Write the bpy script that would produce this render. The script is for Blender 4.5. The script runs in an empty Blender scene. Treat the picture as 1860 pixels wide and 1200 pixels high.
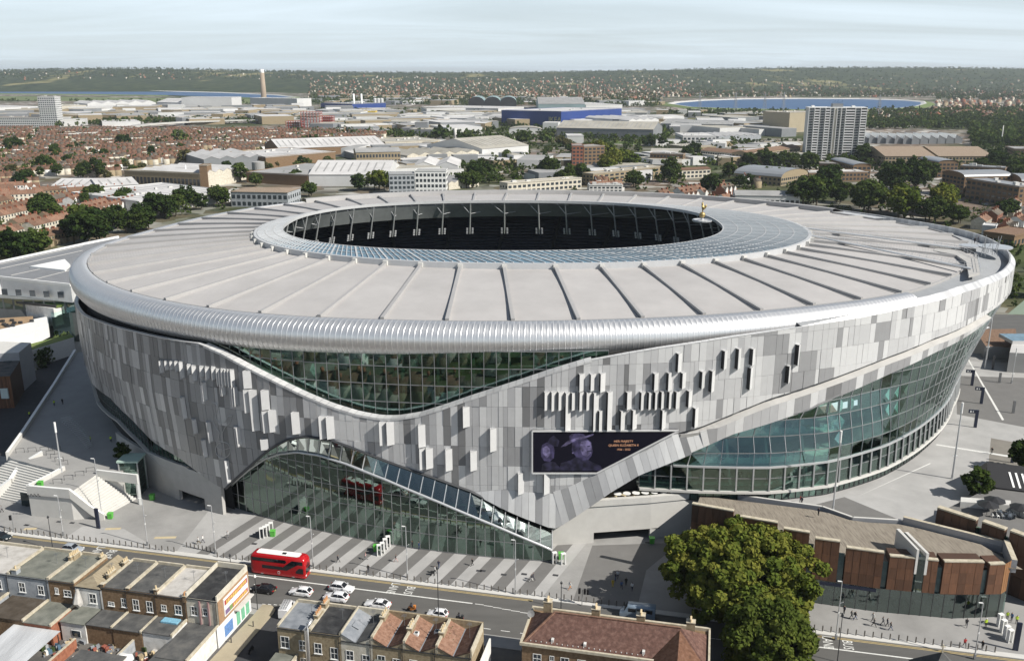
import bpy, math, random
import numpy as np
from mathutils import Vector, Matrix
random.seed(7); RNG = np.random.default_rng(7)
S = bpy.context.scene; COL = S.collection
PI = math.pi
# ---------------------------------------------------------------- camera, light, exposure
FPX, CAM_H = 1650.0, 92.0
PITCH = math.atan(467/FPX); CP, SP = math.cos(PITCH), math.sin(PITCH)
cam = bpy.data.objects.new('camera', bpy.data.cameras.new('camera')); COL.objects.link(cam)
cam.location = (0, 0, CAM_H); cam.rotation_euler = (PI/2 - PITCH, 0, 0)
cam.data.sensor_width = 36; cam.data.lens = FPX/1860*36; cam.data.clip_start = 1; cam.data.clip_end = 60000
S.camera = cam
SUN_EL = math.radians(41); SUN_DIR = Vector((.905*math.cos(SUN_EL), -.425*math.cos(SUN_EL), math.sin(SUN_EL)))
W = bpy.data.worlds.new('World'); S.world = W; W.use_nodes = True
nt = W.node_tree; nt.nodes.clear()
out = nt.nodes.new('ShaderNodeOutputWorld'); bg = nt.nodes.new('ShaderNodeBackground'); sky = nt.nodes.new('ShaderNodeTexSky')
sky.sky_type = 'NISHITA'; sky.sun_disc = False; sky.sun_elevation = SUN_EL
sky.sun_rotation = math.atan2(SUN_DIR.x, SUN_DIR.y); sky.altitude = 100; sky.air_density = 1.0; sky.dust_density = 0.9; sky.ozone_density = 1.2
bg.inputs['Strength'].default_value = 0.05
tc = nt.nodes.new('ShaderNodeTexCoord'); sep = nt.nodes.new('ShaderNodeSeparateXYZ'); nt.links.new(tc.outputs['Generated'], sep.inputs[0])
# thin high cloud: direction projected on a flat layer, stretched noise
def mth(op, a=None, b=None, va=0., vb=0., clamp=False):
    n = nt.nodes.new('ShaderNodeMath'); n.operation = op; n.use_clamp = clamp
    n.inputs[0].default_value = va; n.inputs[1].default_value = vb
    if a is not None: nt.links.new(a, n.inputs[0])
    if b is not None: nt.links.new(b, n.inputs[1])
    return n.outputs[0]
zz = mth('ADD', mth('MAXIMUM', sep.outputs['Z'], vb=0.0), vb=.07)
cx = mth('DIVIDE', sep.outputs['X'], zz); cy = mth('DIVIDE', sep.outputs['Y'], zz)
cmb = nt.nodes.new('ShaderNodeCombineXYZ'); nt.links.new(cx, cmb.inputs[0]); nt.links.new(cy, cmb.inputs[1])
mp = nt.nodes.new('ShaderNodeMapping'); mp.inputs['Rotation'].default_value = (0, 0, .35); mp.inputs['Scale'].default_value = (.16, .42, 1)
nt.links.new(cmb.outputs[0], mp.inputs[0])
nz = nt.nodes.new('ShaderNodeTexNoise'); nz.inputs['Scale'].default_value = 1.3; nz.inputs['Detail'].default_value = 9; nz.inputs['Roughness'].default_value = .58; nz.inputs['Distortion'].default_value = .7
nt.links.new(mp.outputs[0], nz.inputs['Vector'])
rmp = nt.nodes.new('ShaderNodeMapRange'); rmp.inputs['From Min'].default_value = .36; rmp.inputs['From Max'].default_value = .72; rmp.inputs['To Min'].default_value = .6; rmp.inputs['To Max'].default_value = .95
nt.links.new(nz.outputs['Fac'], rmp.inputs['Value'])
mix = nt.nodes.new('ShaderNodeMix'); mix.data_type = 'RGBA'
fal = nt.nodes.new('ShaderNodeMapRange'); fal.interpolation_type = 'SMOOTHSTEP'; fal.inputs['From Min'].default_value = .05; fal.inputs['From Max'].default_value = .34; fal.inputs['To Min'].default_value = 1; fal.inputs['To Max'].default_value = .12
nt.links.new(sep.outputs['Z'], fal.inputs['Value']); cf = mth('MULTIPLY', rmp.outputs[0], fal.outputs[0])
nt.links.new(cf, mix.inputs['Factor']); nt.links.new(sky.outputs[0], mix.inputs['A'])
mix.inputs['B'].default_value = (13.6, 15.7, 17.2, 1)
nt.links.new(mix.outputs['Result'], bg.inputs['Color']); nt.links.new(bg.outputs[0], out.inputs['Surface'])
sl = bpy.data.lights.new('sun', 'SUN'); sl.energy = 4.8; sl.angle = math.radians(.5); sl.color = (1, .955, .88)
so = bpy.data.objects.new('sun', sl); COL.objects.link(so); so.rotation_euler = SUN_DIR.to_track_quat('Z', 'Y').to_euler(); so.location = (300, -150, 300)
S.view_settings.view_transform = 'Standard'; S.view_settings.look = 'None'; S.view_settings.exposure = 0.38; S.view_settings.gamma = 1
S.view_settings.use_curve_mapping = False
S.render.engine = 'CYCLES'
cy_ = S.cycles; cy_.use_denoising = True; cy_.max_bounces = 6; cy_.diffuse_bounces = 2; cy_.glossy_bounces = 3; cy_.transmission_bounces = 4
cy_.transparent_max_bounces = 12; cy_.volume_bounces = 0; cy_.caustics_reflective = False; cy_.caustics_refractive = False
cy_.sample_clamp_indirect = 4.0

# ---------------------------------------------------------------- helpers
def ray(px, py):
    u = (px-930)/FPX; v = (600-py)/FPX
    return np.array((u, CP+v*SP, -SP+v*CP))
def G(px, py, z=0.0):
    """photo pixel -> the point of the horizontal plane at height z that it shows"""
    d = ray(px, py); t = (z-CAM_H)/d[2]; return (t*d[0], t*d[1])
def proj(x, y, z):
    dz = z-CAM_H; a = y*CP-dz*SP; b = y*SP+dz*CP
    return (930+FPX*x/a, 600-FPX*b/a)
def lerp(a, b, t): return a+(b-a)*t

class MB:
    def __init__(s): s.v = []; s.f = []; s.m = []
    def add(s, vs, fs, m=None):
        o = len(s.v); s.v += [tuple(p) for p in vs]; s.f += [tuple(o+i for i in f) for f in fs]; s.m += [m]*len(fs); return s
    def quad(s, a, b, c, d, m=None): return s.add((a, b, c, d), ((0, 1, 2, 3),), m)
    def poly(s, pts, m=None): return s.add(pts, (tuple(range(len(pts))),), m)
    def hexa(s, lo, hi, m=None, mt=None, bottom=True):
        """prism between two equal-length loops (lo counter-clockwise from above)"""
        n = len(lo); o = len(s.v); s.v += [tuple(p) for p in lo]+[tuple(p) for p in hi]
        for i in range(n):
            j = (i+1) % n; s.f.append((o+i, o+j, o+n+j, o+n+i)); s.m.append(m)
        s.f.append(tuple(o+n+i for i in range(n))); s.m.append(mt or m)
        if bottom: s.f.append(tuple(o+i for i in reversed(range(n)))); s.m.append(m)
        return s
    def prism(s, pts, z0, z1, m=None, mt=None):
        return s.hexa([(p[0], p[1], z0) for p in pts], [(p[0], p[1], z1) for p in pts], m, mt)
    def box(s, x0, x1, y0, y1, z0, z1, m=None, mt=None):
        return s.prism(((x0, y0), (x1, y0), (x1, y1), (x0, y1)), z0, z1, m, mt)
    def obox(s, c, ux, hx, hy, z0, z1, m=None, mt=None):
        """box with centre c (x, y), x axis ux, half sizes hx, hy"""
        ux = (ux[0], ux[1]); L = math.hypot(*ux); ux = (ux[0]/L, ux[1]/L); uy = (-ux[1], ux[0])
        P = [(c[0]+ux[0]*a*hx+uy[0]*b*hy, c[1]+ux[1]*a*hx+uy[1]*b*hy) for a, b in ((-1, -1), (1, -1), (1, 1), (-1, 1))]
        return s.prism(P, z0, z1, m, mt)
    def bar(s, a, b, w, h=None, m=None, up=(0, 0, 1)):
        """square bar from a to b, width w, height h"""
        a, b = Vector(a), Vector(b); d = (b-a); h = h or w
        if d.length < 1e-6: return s
        d.normalize(); u = Vector(up)
        if abs(d.dot(u)) > .98: u = Vector((0, 1, 0))
        x = d.cross(u).normalized(); y = x.cross(d).normalized()
        lo = [a+x*i*w/2+y*j*h/2 for i, j in ((-1, -1), (1, -1), (1, 1), (-1, 1))]; hi = [p+(b-a) for p in lo]
        return s.add(lo+hi, ((0, 1, 5, 4), (1, 2, 6, 5), (2, 3, 7, 6), (3, 0, 4, 7), (4, 5, 6, 7), (3, 2, 1, 0)), m)
    def tube(s, pts, r, n=8, m=None, cap=True):
        pts = [Vector(p) for p in pts]; o = len(s.v); k = len(pts)
        rs = r if isinstance(r, (list, tuple)) else [r]*k
        for i, p in enumerate(pts):
            d = (pts[min(i+1, k-1)]-pts[max(i-1, 0)]).normalized(); u = Vector((0, 0, 1)) if abs(d.z) < .95 else Vector((0, 1, 0))
            x = d.cross(u).normalized(); y = x.cross(d)
            s.v += [tuple(p+(x*math.cos(2*PI*j/n)+y*math.sin(2*PI*j/n))*rs[i]) for j in range(n)]
        for i in range(k-1):
            for j in range(n):
                q = (j+1) % n; s.f.append((o+i*n+j, o+i*n+q, o+(i+1)*n+q, o+(i+1)*n+j)); s.m.append(m)
        if cap:
            s.f.append(tuple(o+j for j in reversed(range(n)))); s.m.append(m)
            s.f.append(tuple(o+(k-1)*n+j for j in range(n))); s.m.append(m)
        return s
    def lathe(s, prof, n=12, c=(0, 0, 0), m=None):
        o = len(s.v); k = len(prof)
        for r, z in prof: s.v += [(c[0]+r*math.cos(2*PI*j/n), c[1]+r*math.sin(2*PI*j/n), c[2]+z) for j in range(n)]
        for i in range(k-1):
            for j in range(n):
                q = (j+1) % n; s.f.append((o+i*n+j, o+i*n+q, o+(i+1)*n+q, o+(i+1)*n+j)); s.m.append(m)
        s.f.append(tuple(o+(k-1)*n+j for j in range(n))); s.m.append(m)
        return s
    def grid(s, P, m=None, closed=False):
        """P[i][j] points -> quads"""
        o = len(s.v); a = len(P); b = len(P[0])
        for r in P: s.v += [tuple(p) for p in r]
        for i in range(a if closed else a-1):
            for j in range(b-1):
                k = (i+1) % a; s.f.append((o+i*b+j, o+k*b+j, o+k*b+j+1, o+i*b+j+1)); s.m.append(m)
        return s
    def panel(s, a, b, c, d, th, m=None):
        """slab: quad a b c d (counter-clockwise seen from outside) with thickness th going inwards"""
        a, b, c, d = map(Vector, (a, b, c, d)); n = (c-a).cross(d-b)
        if n.length < 1e-9: return s
        n.normalize(); q = [p-n*th for p in (a, b, c, d)]
        return s.add([a, b, c, d]+q, ((0, 1, 2, 3), (0, 4, 5, 1), (1, 5, 6, 2), (2, 6, 7, 3), (3, 7, 4, 0), (7, 6, 5, 4)), m)
    def shift(s, L): s.v = [(p[0]-L[0], p[1]-L[1], p[2]-L[2]) for p in s.v]; return s
    def xf(s, M): s.v = [tuple(M @ Vector(p)) for p in s.v]; return s
    def mesh(s, name, mat=None, smooth=False):
        me = bpy.data.meshes.new(name); me.from_pydata(s.v, [], s.f)
        mats = []
        idx = []
        for x in s.m:
            x = x or mat
            if x not in mats: mats.append(x)
            idx.append(mats.index(x))
        for x in mats: me.materials.append(x)
        if len(mats) > 1: me.polygons.foreach_set('material_index', idx)
        if smooth: me.polygons.foreach_set('use_smooth', [True]*len(me.polygons))
        return me

LOC = {}
def tag(o, label=None, cat=None, group=None, kind=None):
    if label: o['label'] = label
    if cat: o['category'] = cat
    if group: o['group'] = group
    if kind: o['kind'] = kind
    return o
def thing(name, label, cat, loc=(0, 0, 0), group=None, rz=0):
    o = bpy.data.objects.new(name, None); COL.objects.link(o); o.location = loc; o.rotation_euler = (0, 0, rz); o.empty_display_size = .3
    LOC[o] = tuple(loc); return tag(o, label, cat, group)
def part(name, mb, mat=None, parent=None, world=False, smooth=False, label=None, kind=None):
    """link mb as one object; world=True: mb is in world coordinates and the parent is unrotated"""
    if parent is not None and world: mb.shift(LOC[parent])
    me = mb if isinstance(mb, bpy.types.Mesh) else mb.mesh(name, mat, smooth)
    o = bpy.data.objects.new(name, me); COL.objects.link(o); LOC[o] = LOC[parent] if parent is not None else (0, 0, 0)
    if parent is not None: o.parent = parent
    return tag(o, label, kind=kind)
def struct(name, mb, mat=None, smooth=False): return tag(part(name, mb, mat, smooth=smooth), kind='structure')
def dup(root, loc, rz=0., label=None, group=None, scale=None, mats=None):
    r = root.copy(); COL.objects.link(r); r.location = loc; r.rotation_euler = (0, 0, rz); LOC[r] = tuple(loc)
    if scale: r.scale = (scale,)*3 if not isinstance(scale, tuple) else scale
    if label: r['label'] = label
    if group: r['group'] = group
    for ch in root.children:
        c = ch.copy(); COL.objects.link(c); c.parent = r
        for g in ch.children:
            d = g.copy(); COL.objects.link(d); d.parent = c
    return r

# ---------------------------------------------------------------- materials
def M(name, col, rough=.65, metal=0., var=.12, scale=.5, bump=0., bscale=None, rnd=0., spec=.5, fine=.0, stretch=None, aniso=None):
    m = bpy.data.materials.new(name); m.use_nodes = True; t = m.node_tree; b = t.nodes['Principled BSDF']
    b.inputs['Roughness'].default_value = rough; b.inputs['Metallic'].default_value = metal; b.inputs['Specular IOR Level'].default_value = spec
    c4 = tuple(col)+(1,); b.inputs['Base Color'].default_value = c4
    if var or bump or rnd:
        g = t.nodes.new('ShaderNodeNewGeometry'); vec = g.outputs['Position']
        if stretch:
            mp = t.nodes.new('ShaderNodeMapping'); mp.inputs['Scale'].default_value = stretch; t.links.new(vec, mp.inputs[0]); vec = mp.outputs[0]
    if var or rnd:
        n = t.nodes.new('ShaderNodeTexNoise'); n.inputs['Scale'].default_value = scale; n.inputs['Detail'].default_value = 7; n.inputs['Roughness'].default_value = .65
        t.links.new(vec, n.inputs['Vector'])
        r = t.nodes.new('ShaderNodeMapRange'); r.inputs['From Min'].default_value = .28; r.inputs['From Max'].default_value = .72
        r.inputs['To Min'].default_value = 1-var; r.inputs['To Max'].default_value = 1+var; t.links.new(n.outputs['Fac'], r.inputs['Value'])
        val = r.outputs[0]
        if rnd:
            oi = t.nodes.new('ShaderNodeObjectInfo'); r2 = t.nodes.new('ShaderNodeMapRange'); r2.inputs['To Min'].default_value = 1-rnd; r2.inputs['To Max'].default_value = 1+rnd
            t.links.new(oi.outputs['Random'], r2.inputs['Value']); mu = t.nodes.new('ShaderNodeMath'); mu.operation = 'MULTIPLY'
            t.links.new(val, mu.inputs[0]); t.links.new(r2.outputs[0], mu.inputs[1]); val = mu.outputs[0]
        mx = t.nodes.new('ShaderNodeVectorMath'); mx.operation = 'SCALE'; mx.inputs[0].default_value = tuple(col); t.links.new(val, mx.inputs['Scale'])
        t.links.new(mx.outputs[0], b.inputs['Base Color'])
    if bump:
        n2 = t.nodes.new('ShaderNodeTexNoise'); n2.inputs['Scale'].default_value = bscale or scale*6; n2.inputs['Detail'].default_value = 4
        t.links.new(vec, n2.inputs['Vector']); bp = t.nodes.new('ShaderNodeBump'); bp.inputs['Strength'].default_value = bump; bp.inputs['Distance'].default_value = .1
        t.links.new(n2.outputs['Fac'], bp.inputs['Height']); t.links.new(bp.outputs[0], b.inputs['Normal'])
    return m
def ramp_mat(name, cols, scale, rough=.9, detail=8, stretch=None, vor=0, spec=.3, pos=None):
    """noise through a colour ramp"""
    m = bpy.data.materials.new(name); m.use_nodes = True; t = m.node_tree; b = t.nodes['Principled BSDF']; b.inputs['Roughness'].default_value = rough; b.inputs['Specular IOR Level'].default_value = spec
    g = t.nodes.new('ShaderNodeNewGeometry'); vec = g.outputs['Position']
    if stretch:
        mp = t.nodes.new('ShaderNodeMapping'); mp.inputs['Scale'].default_value = stretch; t.links.new(vec, mp.inputs[0]); vec = mp.outputs[0]
    if vor:
        n = t.nodes.new('ShaderNodeTexVoronoi'); n.inputs['Scale'].default_value = scale; o = n.outputs['Color']
    else:
        n = t.nodes.new('ShaderNodeTexNoise'); n.inputs['Scale'].default_value = scale; n.inputs['Detail'].default_value = detail; n.inputs['Roughness'].default_value = .62; o = n.outputs['Fac']
    t.links.new(vec, n.inputs['Vector'])
    r = t.nodes.new('ShaderNodeValToRGB'); t.links.new(o, r.inputs[0]); e = r.color_ramp.elements
    k = len(cols)
    while len(e) < k: e.new(.5)
    for i, c in enumerate(cols):
        e[i].position = pos[i] if pos else (.3+.4*i/(k-1) if not vor else i/(k-1)); e[i].color = tuple(c)+(1,)
    t.links.new(r.outputs[0], b.inputs['Base Color'])
    return m
def glass(name, tint, refl=.16, rough=.02, rcol=(.9, 1, .98)):
    m = bpy.data.materials.new(name); m.use_nodes = True; t = m.node_tree; t.nodes.clear()
    o = t.nodes.new('ShaderNodeOutputMaterial'); tr = t.nodes.new('ShaderNodeBsdfTransparent'); gl = t.nodes.new('ShaderNodeBsdfGlossy'); mx = t.nodes.new('ShaderNodeMixShader')
    lw = t.nodes.new('ShaderNodeLayerWeight'); lw.inputs['Blend'].default_value = .35
    mr = t.nodes.new('ShaderNodeMapRange'); mr.inputs['To Min'].default_value = refl; mr.inputs['To Max'].default_value = .95; t.links.new(lw.outputs['Fresnel'], mr.inputs['Value'])
    tr.inputs[0].default_value = tuple(tint)+(1,); gl.inputs[0].default_value = tuple(rcol)+(1,); gl.inputs['Roughness'].default_value = rough
    t.links.new(mr.outputs[0], mx.inputs[0]); t.links.new(tr.outputs[0], mx.inputs[1]); t.links.new(gl.outputs[0], mx.inputs[2]); t.links.new(mx.outputs[0], o.inputs[0])
    return m
def emis(name, col, s=1., grain=0):
    m = bpy.data.materials.new(name); m.use_nodes = True; b = m.node_tree.nodes['Principled BSDF']; b.inputs['Base Color'].default_value = tuple(c*.3 for c in col)+(1,)
    b.inputs['Emission Color'].default_value = tuple(col)+(1,); b.inputs['Emission Strength'].default_value = s; b.inputs['Roughness'].default_value = .4
    if grain:
        t = m.node_tree; g = t.nodes.new('ShaderNodeNewGeometry'); n = t.nodes.new('ShaderNodeTexNoise'); n.inputs['Scale'].default_value = .9; n.inputs['Detail'].default_value = 6; r = t.nodes.new('ShaderNodeMapRange'); r.inputs['From Min'].default_value = .35; r.inputs['From Max'].default_value = .65; r.inputs['To Min'].default_value = .15*s; r.inputs['To Max'].default_value = 1.7*s
        t.links.new(g.outputs['Position'], n.inputs['Vector']); t.links.new(n.outputs['Fac'], r.inputs['Value']); t.links.new(r.outputs[0], b.inputs['Emission Strength'])
    return m

asphalt = M('asphalt', (.104, .101, .095), .85, var=.16, scale=.35, bump=.15, bscale=9, stretch=(.25, 1, 1))
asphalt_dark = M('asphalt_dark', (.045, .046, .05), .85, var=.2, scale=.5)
paving_l = M('paving_light', (.37, .365, .355), .8, var=.17, scale=.14)
paving_d = M('paving_dark', (.155, .151, .145), .8, var=.1, scale=.3)
paving_m = M('paving_mid', (.285, .28, .27), .8, var=.2, scale=.12)
paving_y = M('paving_buff', (.5, .42, .27), .8)
concrete = M('concrete', (.42, .41, .39), .75, var=.1, scale=.4)
concrete_l = M('concrete_light', (.56, .55, .52), .7, var=.07, scale=.5)
concrete_d = M('concrete_dark', (.2, .2, .2), .8, var=.15, scale=.4)
white = M('white_paint', (.78, .78, .76), .5, var=.04)
road_white = M('road_paint', (.66, .66, .63), .7, var=.18, scale=2.5)
road_yellow = M('road_paint_yellow', (.5, .38, .16), .8, var=.15, scale=2)
grey_metal = M('grey_metal', (.34, .35, .36), .4, .6, var=.05)
light_metal = M('light_metal', (.62, .63, .64), .35, .5, var=.05)
dark_metal = M('dark_metal', (.05, .052, .056), .5, .3, var=.1)
black = M('black', (.012, .012, .014), .6, var=0)
steel = M('brushed_steel', (.8, .795, .79), .41, .78, var=.04, scale=2)
navy = M('navy', (.014, .02, .045), .5, var=.1)
green_bin = M('green_plastic', (.1, .42, .06), .5, var=0)
hedge_m = ramp_mat('hedge_green', ((.02, .035, .012), (.05, .075, .02), (.085, .11, .03)), .6)
lawn = ramp_mat('lawn', ((.08, .13, .03), (.13, .18, .05), (.17, .2, .07)), .15)
# ================================================================ GROUND, STREET, WATER, HILLS
def R(s, n):
    """street frame: s metres along the far kerb of the high road, n metres from it towards the camera"""
    return (s*.9762-n*.2167, 146.8-s*.2167-n*.9762)
RANG = math.atan2(-.2167, .9762)
GZ = -.14
def city_mat():
    m = bpy.data.materials.new('ground_city'); m.use_nodes = True; t = m.node_tree; b = t.nodes['Principled BSDF']; b.inputs['Roughness'].default_value = .95; b.inputs['Specular IOR Level'].default_value = .15
    g = t.nodes.new('ShaderNodeNewGeometry')
    def noise(sc, det=8):
        n = t.nodes.new('ShaderNodeTexNoise'); n.inputs['Scale'].default_value = sc; n.inputs['Detail'].default_value = det; n.inputs['Roughness'].default_value = .6; t.links.new(g.outputs['Position'], n.inputs['Vector']); return n.outputs['Fac']
    def ramp(f, L):
        r = t.nodes.new('ShaderNodeValToRGB'); e = r.color_ramp.elements
        while len(e) < len(L): e.new(.5)
        for i, (p, c) in enumerate(L): e[i].position = p; e[i].color = tuple(c)+(1,)
        t.links.new(f, r.inputs[0]); return r.outputs[0]
    green = ramp(noise(.035), [(.3, (.022, .035, .012)), (.5, (.045, .06, .02)), (.7, (.09, .105, .04))])
    v = t.nodes.new('ShaderNodeTexVoronoi'); v.inputs['Scale'].default_value = .07; t.links.new(g.outputs['Position'], v.inputs['Vector'])
    sp = t.nodes.new('ShaderNodeSeparateColor'); t.links.new(v.outputs['Color'], sp.inputs[0])
    built = ramp(sp.outputs[0], [(.0, (.13, .1, .075)), (.35, (.2, .15, .115)), (.6, (.11, .105, .1)), (.8, (.3, .28, .25)), (.97, (.5, .48, .45))])
    f = t.nodes.new('ShaderNodeMapRange'); f.inputs['From Min'].default_value = .42; f.inputs['From Max'].default_value = .56; t.links.new(noise(.0035, 6), f.inputs['Value'])
    mx = t.nodes.new('ShaderNodeMix'); mx.data_type = 'RGBA'; t.links.new(f.outputs[0], mx.inputs['Factor']); t.links.new(green, mx.inputs['A']); t.links.new(built, mx.inputs['B'])
    t.links.new(mx.outputs['Result'], b.inputs['Base Color']); return m
ground_m = city_mat()
mb = MB(); mb.quad((-16000, -300, GZ), (16000, -300, GZ), (16000, 26000, GZ), (-16000, 26000, GZ)); struct('ground', mb, ground_m)
# near yards and side land: worn tarmac between the houses
yard_m = ramp_mat('yard_tarmac', ((.06, .06, .062), (.11, .105, .1), (.17, .155, .135)), .12)
mb = MB(); mb.poly([(*R(s, n), GZ+.004) for s, n in ((-160, 12.5), (-160, 80), (120, 80), (120, 12.5))][::1]); struct('yard_ground', mb, yard_m)
mb = MB(); mb.poly([(*R(s, n), GZ+.008) for s, n in ((-170, 0), (-170, 12.4), (150, 12.4), (150, 0))]); struct('road', mb, asphalt)
# far pavement / forecourt, one step above the road
mb = MB(); fp = [R(-170, 0), R(150, 0)]+[(220, 150), (220, 200), (60, 205), (-60, 230), (-150, 260), (-260, 230)]
mb.prism(fp, GZ-.2, 0, paving_m); struct('forecourt', mb, paving_m)
mb = MB(); mb.hexa([(*R(s, n), GZ-.1) for s, n in ((-170, .02), (150, .02), (150, -.32), (-170, -.32))], [(*R(s, n), .012) for s, n in ((-170, .02), (150, .02), (150, -.32), (-170, -.32))]); struct('kerb', mb, concrete_l)
mb = MB(); mb.poly([(*R(s, n), .006) for s, n in ((-170, -.32), (150, -.32), (150, -1.25), (-170, -1.25))]); struct('kerb_paving', mb, concrete_l)
mb = MB()
for s0, s1 in ((-170, -43.2), (-30.5, 5), (6, 150)): mb.hexa([(*R(s, n), GZ-.1) for s, n in ((s0, 15.6), (s1, 15.6), (s1, 12.4), (s0, 12.4))], [(*R(s, n), 0) for s, n in ((s0, 15.6), (s1, 15.6), (s1, 12.4), (s0, 12.4))])
struct('near_pavement', mb, paving_m)
cb_ = MB(); c_in = [R(s, n) for s, n in ((-43.3, 12.3), (-41.5, 12.35), (-40.4, 13.2), (-40.1, 14.5), (-40.4, 40), (-44.5, 40), (-43.3, 15.6))]; cb_.prism(c_in[::-1], GZ-.1, 0.003, M('pavement_buff', (.36, .31, .22), .85, var=.15, scale=.3)); struct('corner_pavement', cb_, paving_y)
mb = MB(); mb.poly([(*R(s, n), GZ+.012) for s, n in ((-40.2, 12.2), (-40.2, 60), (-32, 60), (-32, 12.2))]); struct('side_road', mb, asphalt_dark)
# stripes
ls = G(655, 1032.5); dv = Vector((.43, .9)).normalized(); u_ = Vector((.9762, -.2167))
def s_of(p): return (p[0]*.9762-(p[1]-146.8)*.2167)
per = 5.02; mb = MB()
def slab(name, P, m, z=.004): b = MB(); b.poly([(p[0], p[1], z) for p in P], m); return struct(name, b, m)
lightP = [G(330, 1000), G(1041, 1092), G(1088, 960), G(380, 930)]
slab('forecourt_light', [R(-69, -1.3), R(5.6, -1.3), (18, 172), (8, 180), (-66, 190)], paving_l, .003)
s_l = s_of(ls); nl_ = -((ls[0])*.2167+(ls[1]-146.8)*.9762)
sk_ = (dv.dot(Vector((.9762, -.2167))))/(dv.dot(Vector((.2167, .9762))))       # ds per metre away from the kerb
s_k = s_l+(nl_+1.3)*sk_*0
s_k = s_l-sk_*(-nl_-1.3)
for k in range(-7, 7):
    a = s_k+per*(k+.25)+.1; b = s_k+per*(k+.75)+.1
    if k == 6: a += .0; b += .3
    D = 30; slab('paving_stripe', [R(a, -1.3), R(b, -1.3), R(b+sk_*D, -1.3-D), R(a+sk_*D, -1.3-D)], paving_d, .008)
slab('paving_block', [G(1041, 1090), G(1157, 1104), G(1174, 1035), G(1235, 985), G(1076, 990)], paving_d, .01)
slab('paving_block', [G(150, 955), G(225, 960), G(268, 985), G(300, 1003), G(120, 975)], paving_l, .01)
for x, y, w in ((55, 960, 1.3), (205, 960, 1.6), (300, 976, 2.2)): p = G(x, y); slab('tactile_paving', [(p[0]-w, p[1]-.5), (p[0]+w, p[1]-.3), (p[0]+w, p[1]+.6), (p[0]-w, p[1]+.4)], paving_y, .014)
for x, y in ((48, 953), (97, 936), (107, 947), (131, 949), (462, 987), (1177, 985), (870, 1036), (915, 1043), (952, 1042), (1009, 1044), (877, 1036)):
    p = G(x, y); slab('drain_cover', [R(s_of(p)+a, -((p[0])*.2167+(p[1]-146.8)*.9762)+b) for a, b in ((-.55, .35), (.55, .35), (.55, -.35), (-.55, -.35))], asphalt_dark, .012)
# road markings
def strip(name, s0, s1, n0, n1, m, z=GZ+.012): b = MB(); b.poly([(*R(s, n), z) for s, n in ((s0, n1), (s1, n1), (s1, n0), (s0, n0))], m); return struct(name, b, m)
strip('lane_line', -100, -6.5, 3.55, 3.85, road_white); strip('lane_line', 44, 110, 3.55, 3.85, road_white)
for a, b in ((-170, 4), (47, 150)): strip('yellow_line', a, b, .28, .42, road_yellow); strip('yellow_line', a, b, .62, .76, road_yellow)
for s in np.arange(-6, 45, 1.7):
    n = 3.7+1.4*min(1, (s+6)/14); b = MB(); b.poly([(*R(q, n+o), GZ+.012) for q, o in ((s, .1), (s+1.6, .1), (s+1.6, -.06), (s, -.06))]); struct('zigzag_line', b, road_white); 
for s in np.arange(-20, 12, 3.4): strip('lane_dash', s, s+1.6, 10.6, 10.75, road_white)
for s in np.arange(-97, -44, 4.2): strip('lane_dash', s, s+2.0, 8.1, 8.2, road_white)
def road_text(body, s, n, size):
    o = text_road(body, R(s, n), size)
def text_road(body, p, size):
    cu = bpy.data.curves.new('road_word', 'FONT'); cu.body = body; cu.size = size; cu.align_x = 'CENTER'; cu.materials.append(road_white); cu.resolution_u = 2
    o = bpy.data.objects.new('road_word', cu); COL.objects.link(o); bpy.context.view_layer.update()
    me = bpy.data.meshes.new_from_object(o.evaluated_get(bpy.context.evaluated_depsgraph_get())); bpy.data.objects.remove(o)
    ex = Vector((-.2167, -.9762, 0)); ey = Vector((.9762, -.2167, 0)); Mx = Matrix((ex, ey*1.55, Vector((0, 0, 1)))).transposed().to_4x4(); Mx.translation = (p[0], p[1], GZ+.013)
    me.transform(Mx); o = bpy.data.objects.new('road_word', me); COL.objects.link(o); return tag(o, kind='structure')
for x, y in ((183, 997), (721, 1063), (1510, 1175)):
    p = G(x, y, GZ); s = s_of(p); road_text('LANE', s-1.2, 2.05, 1.55); road_text('BUS', s+2.0, 2.05, 1.55)
tri = MB()
for a, b in (((-37.6, 18.2), (-36.5, 14.4)), ((-36.5, 14.4), (-35.4, 14.7)), ((-35.4, 14.7), (-37.6, 18.2))): tri.bar((*R(*a), GZ+.015), (*R(*b), GZ+.015), .22, .006)
struct('give_way_marking', tri, road_white)
for i in range(9):
    a = math.radians(200-14*i); strip('corner_dash', -43.5+1.05*i, -42.9+1.05*i, 12.0-.14*i, 12.2-.14*i, road_white)
# north podium with stairs
PL = 6.3
pl = [G(x, y, PL) for x, y in ((137, 640), (41, 790), (14, 826), (20, 832), (108, 857), (92, 867), (50, 888), (127, 895), (176, 861), (222, 861), (226, 845), (262, 836))]
inside = [(-70, 195), (-75, 250), (-95, 300), (-120, 285)]
podm = M('podium_paving', (.3, .295, .285), .8, var=.1, scale=.25)
mb = MB(); mb.prism([p for p in (pl+inside)], -.1, PL, concrete_l, podm); struct('north_podium', mb, podm)
def stairs(name, top, bot, z0, z1, n, m):
    """flight between a top edge (two points) and a bottom edge"""
    mb = MB(); (a, b), (c, d) = [tuple(map(lambda p: Vector((p[0], p[1])), e)) for e in (top, bot)]
    for i in range(n):
        u0, u1 = i/n, (i+1)/n; z = z1-(z1-z0)*(i+1)/(n+1)
        lo = [a.lerp(c, u0), b.lerp(d, u0), b.lerp(d, u1), a.lerp(c, u1)]
        if (lo[1]-lo[0]).cross(lo[2]-lo[1]) < 0: lo = lo[::-1]
        mb.prism(lo, z0-.2, z, m)
    return struct(name, mb, m)
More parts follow.
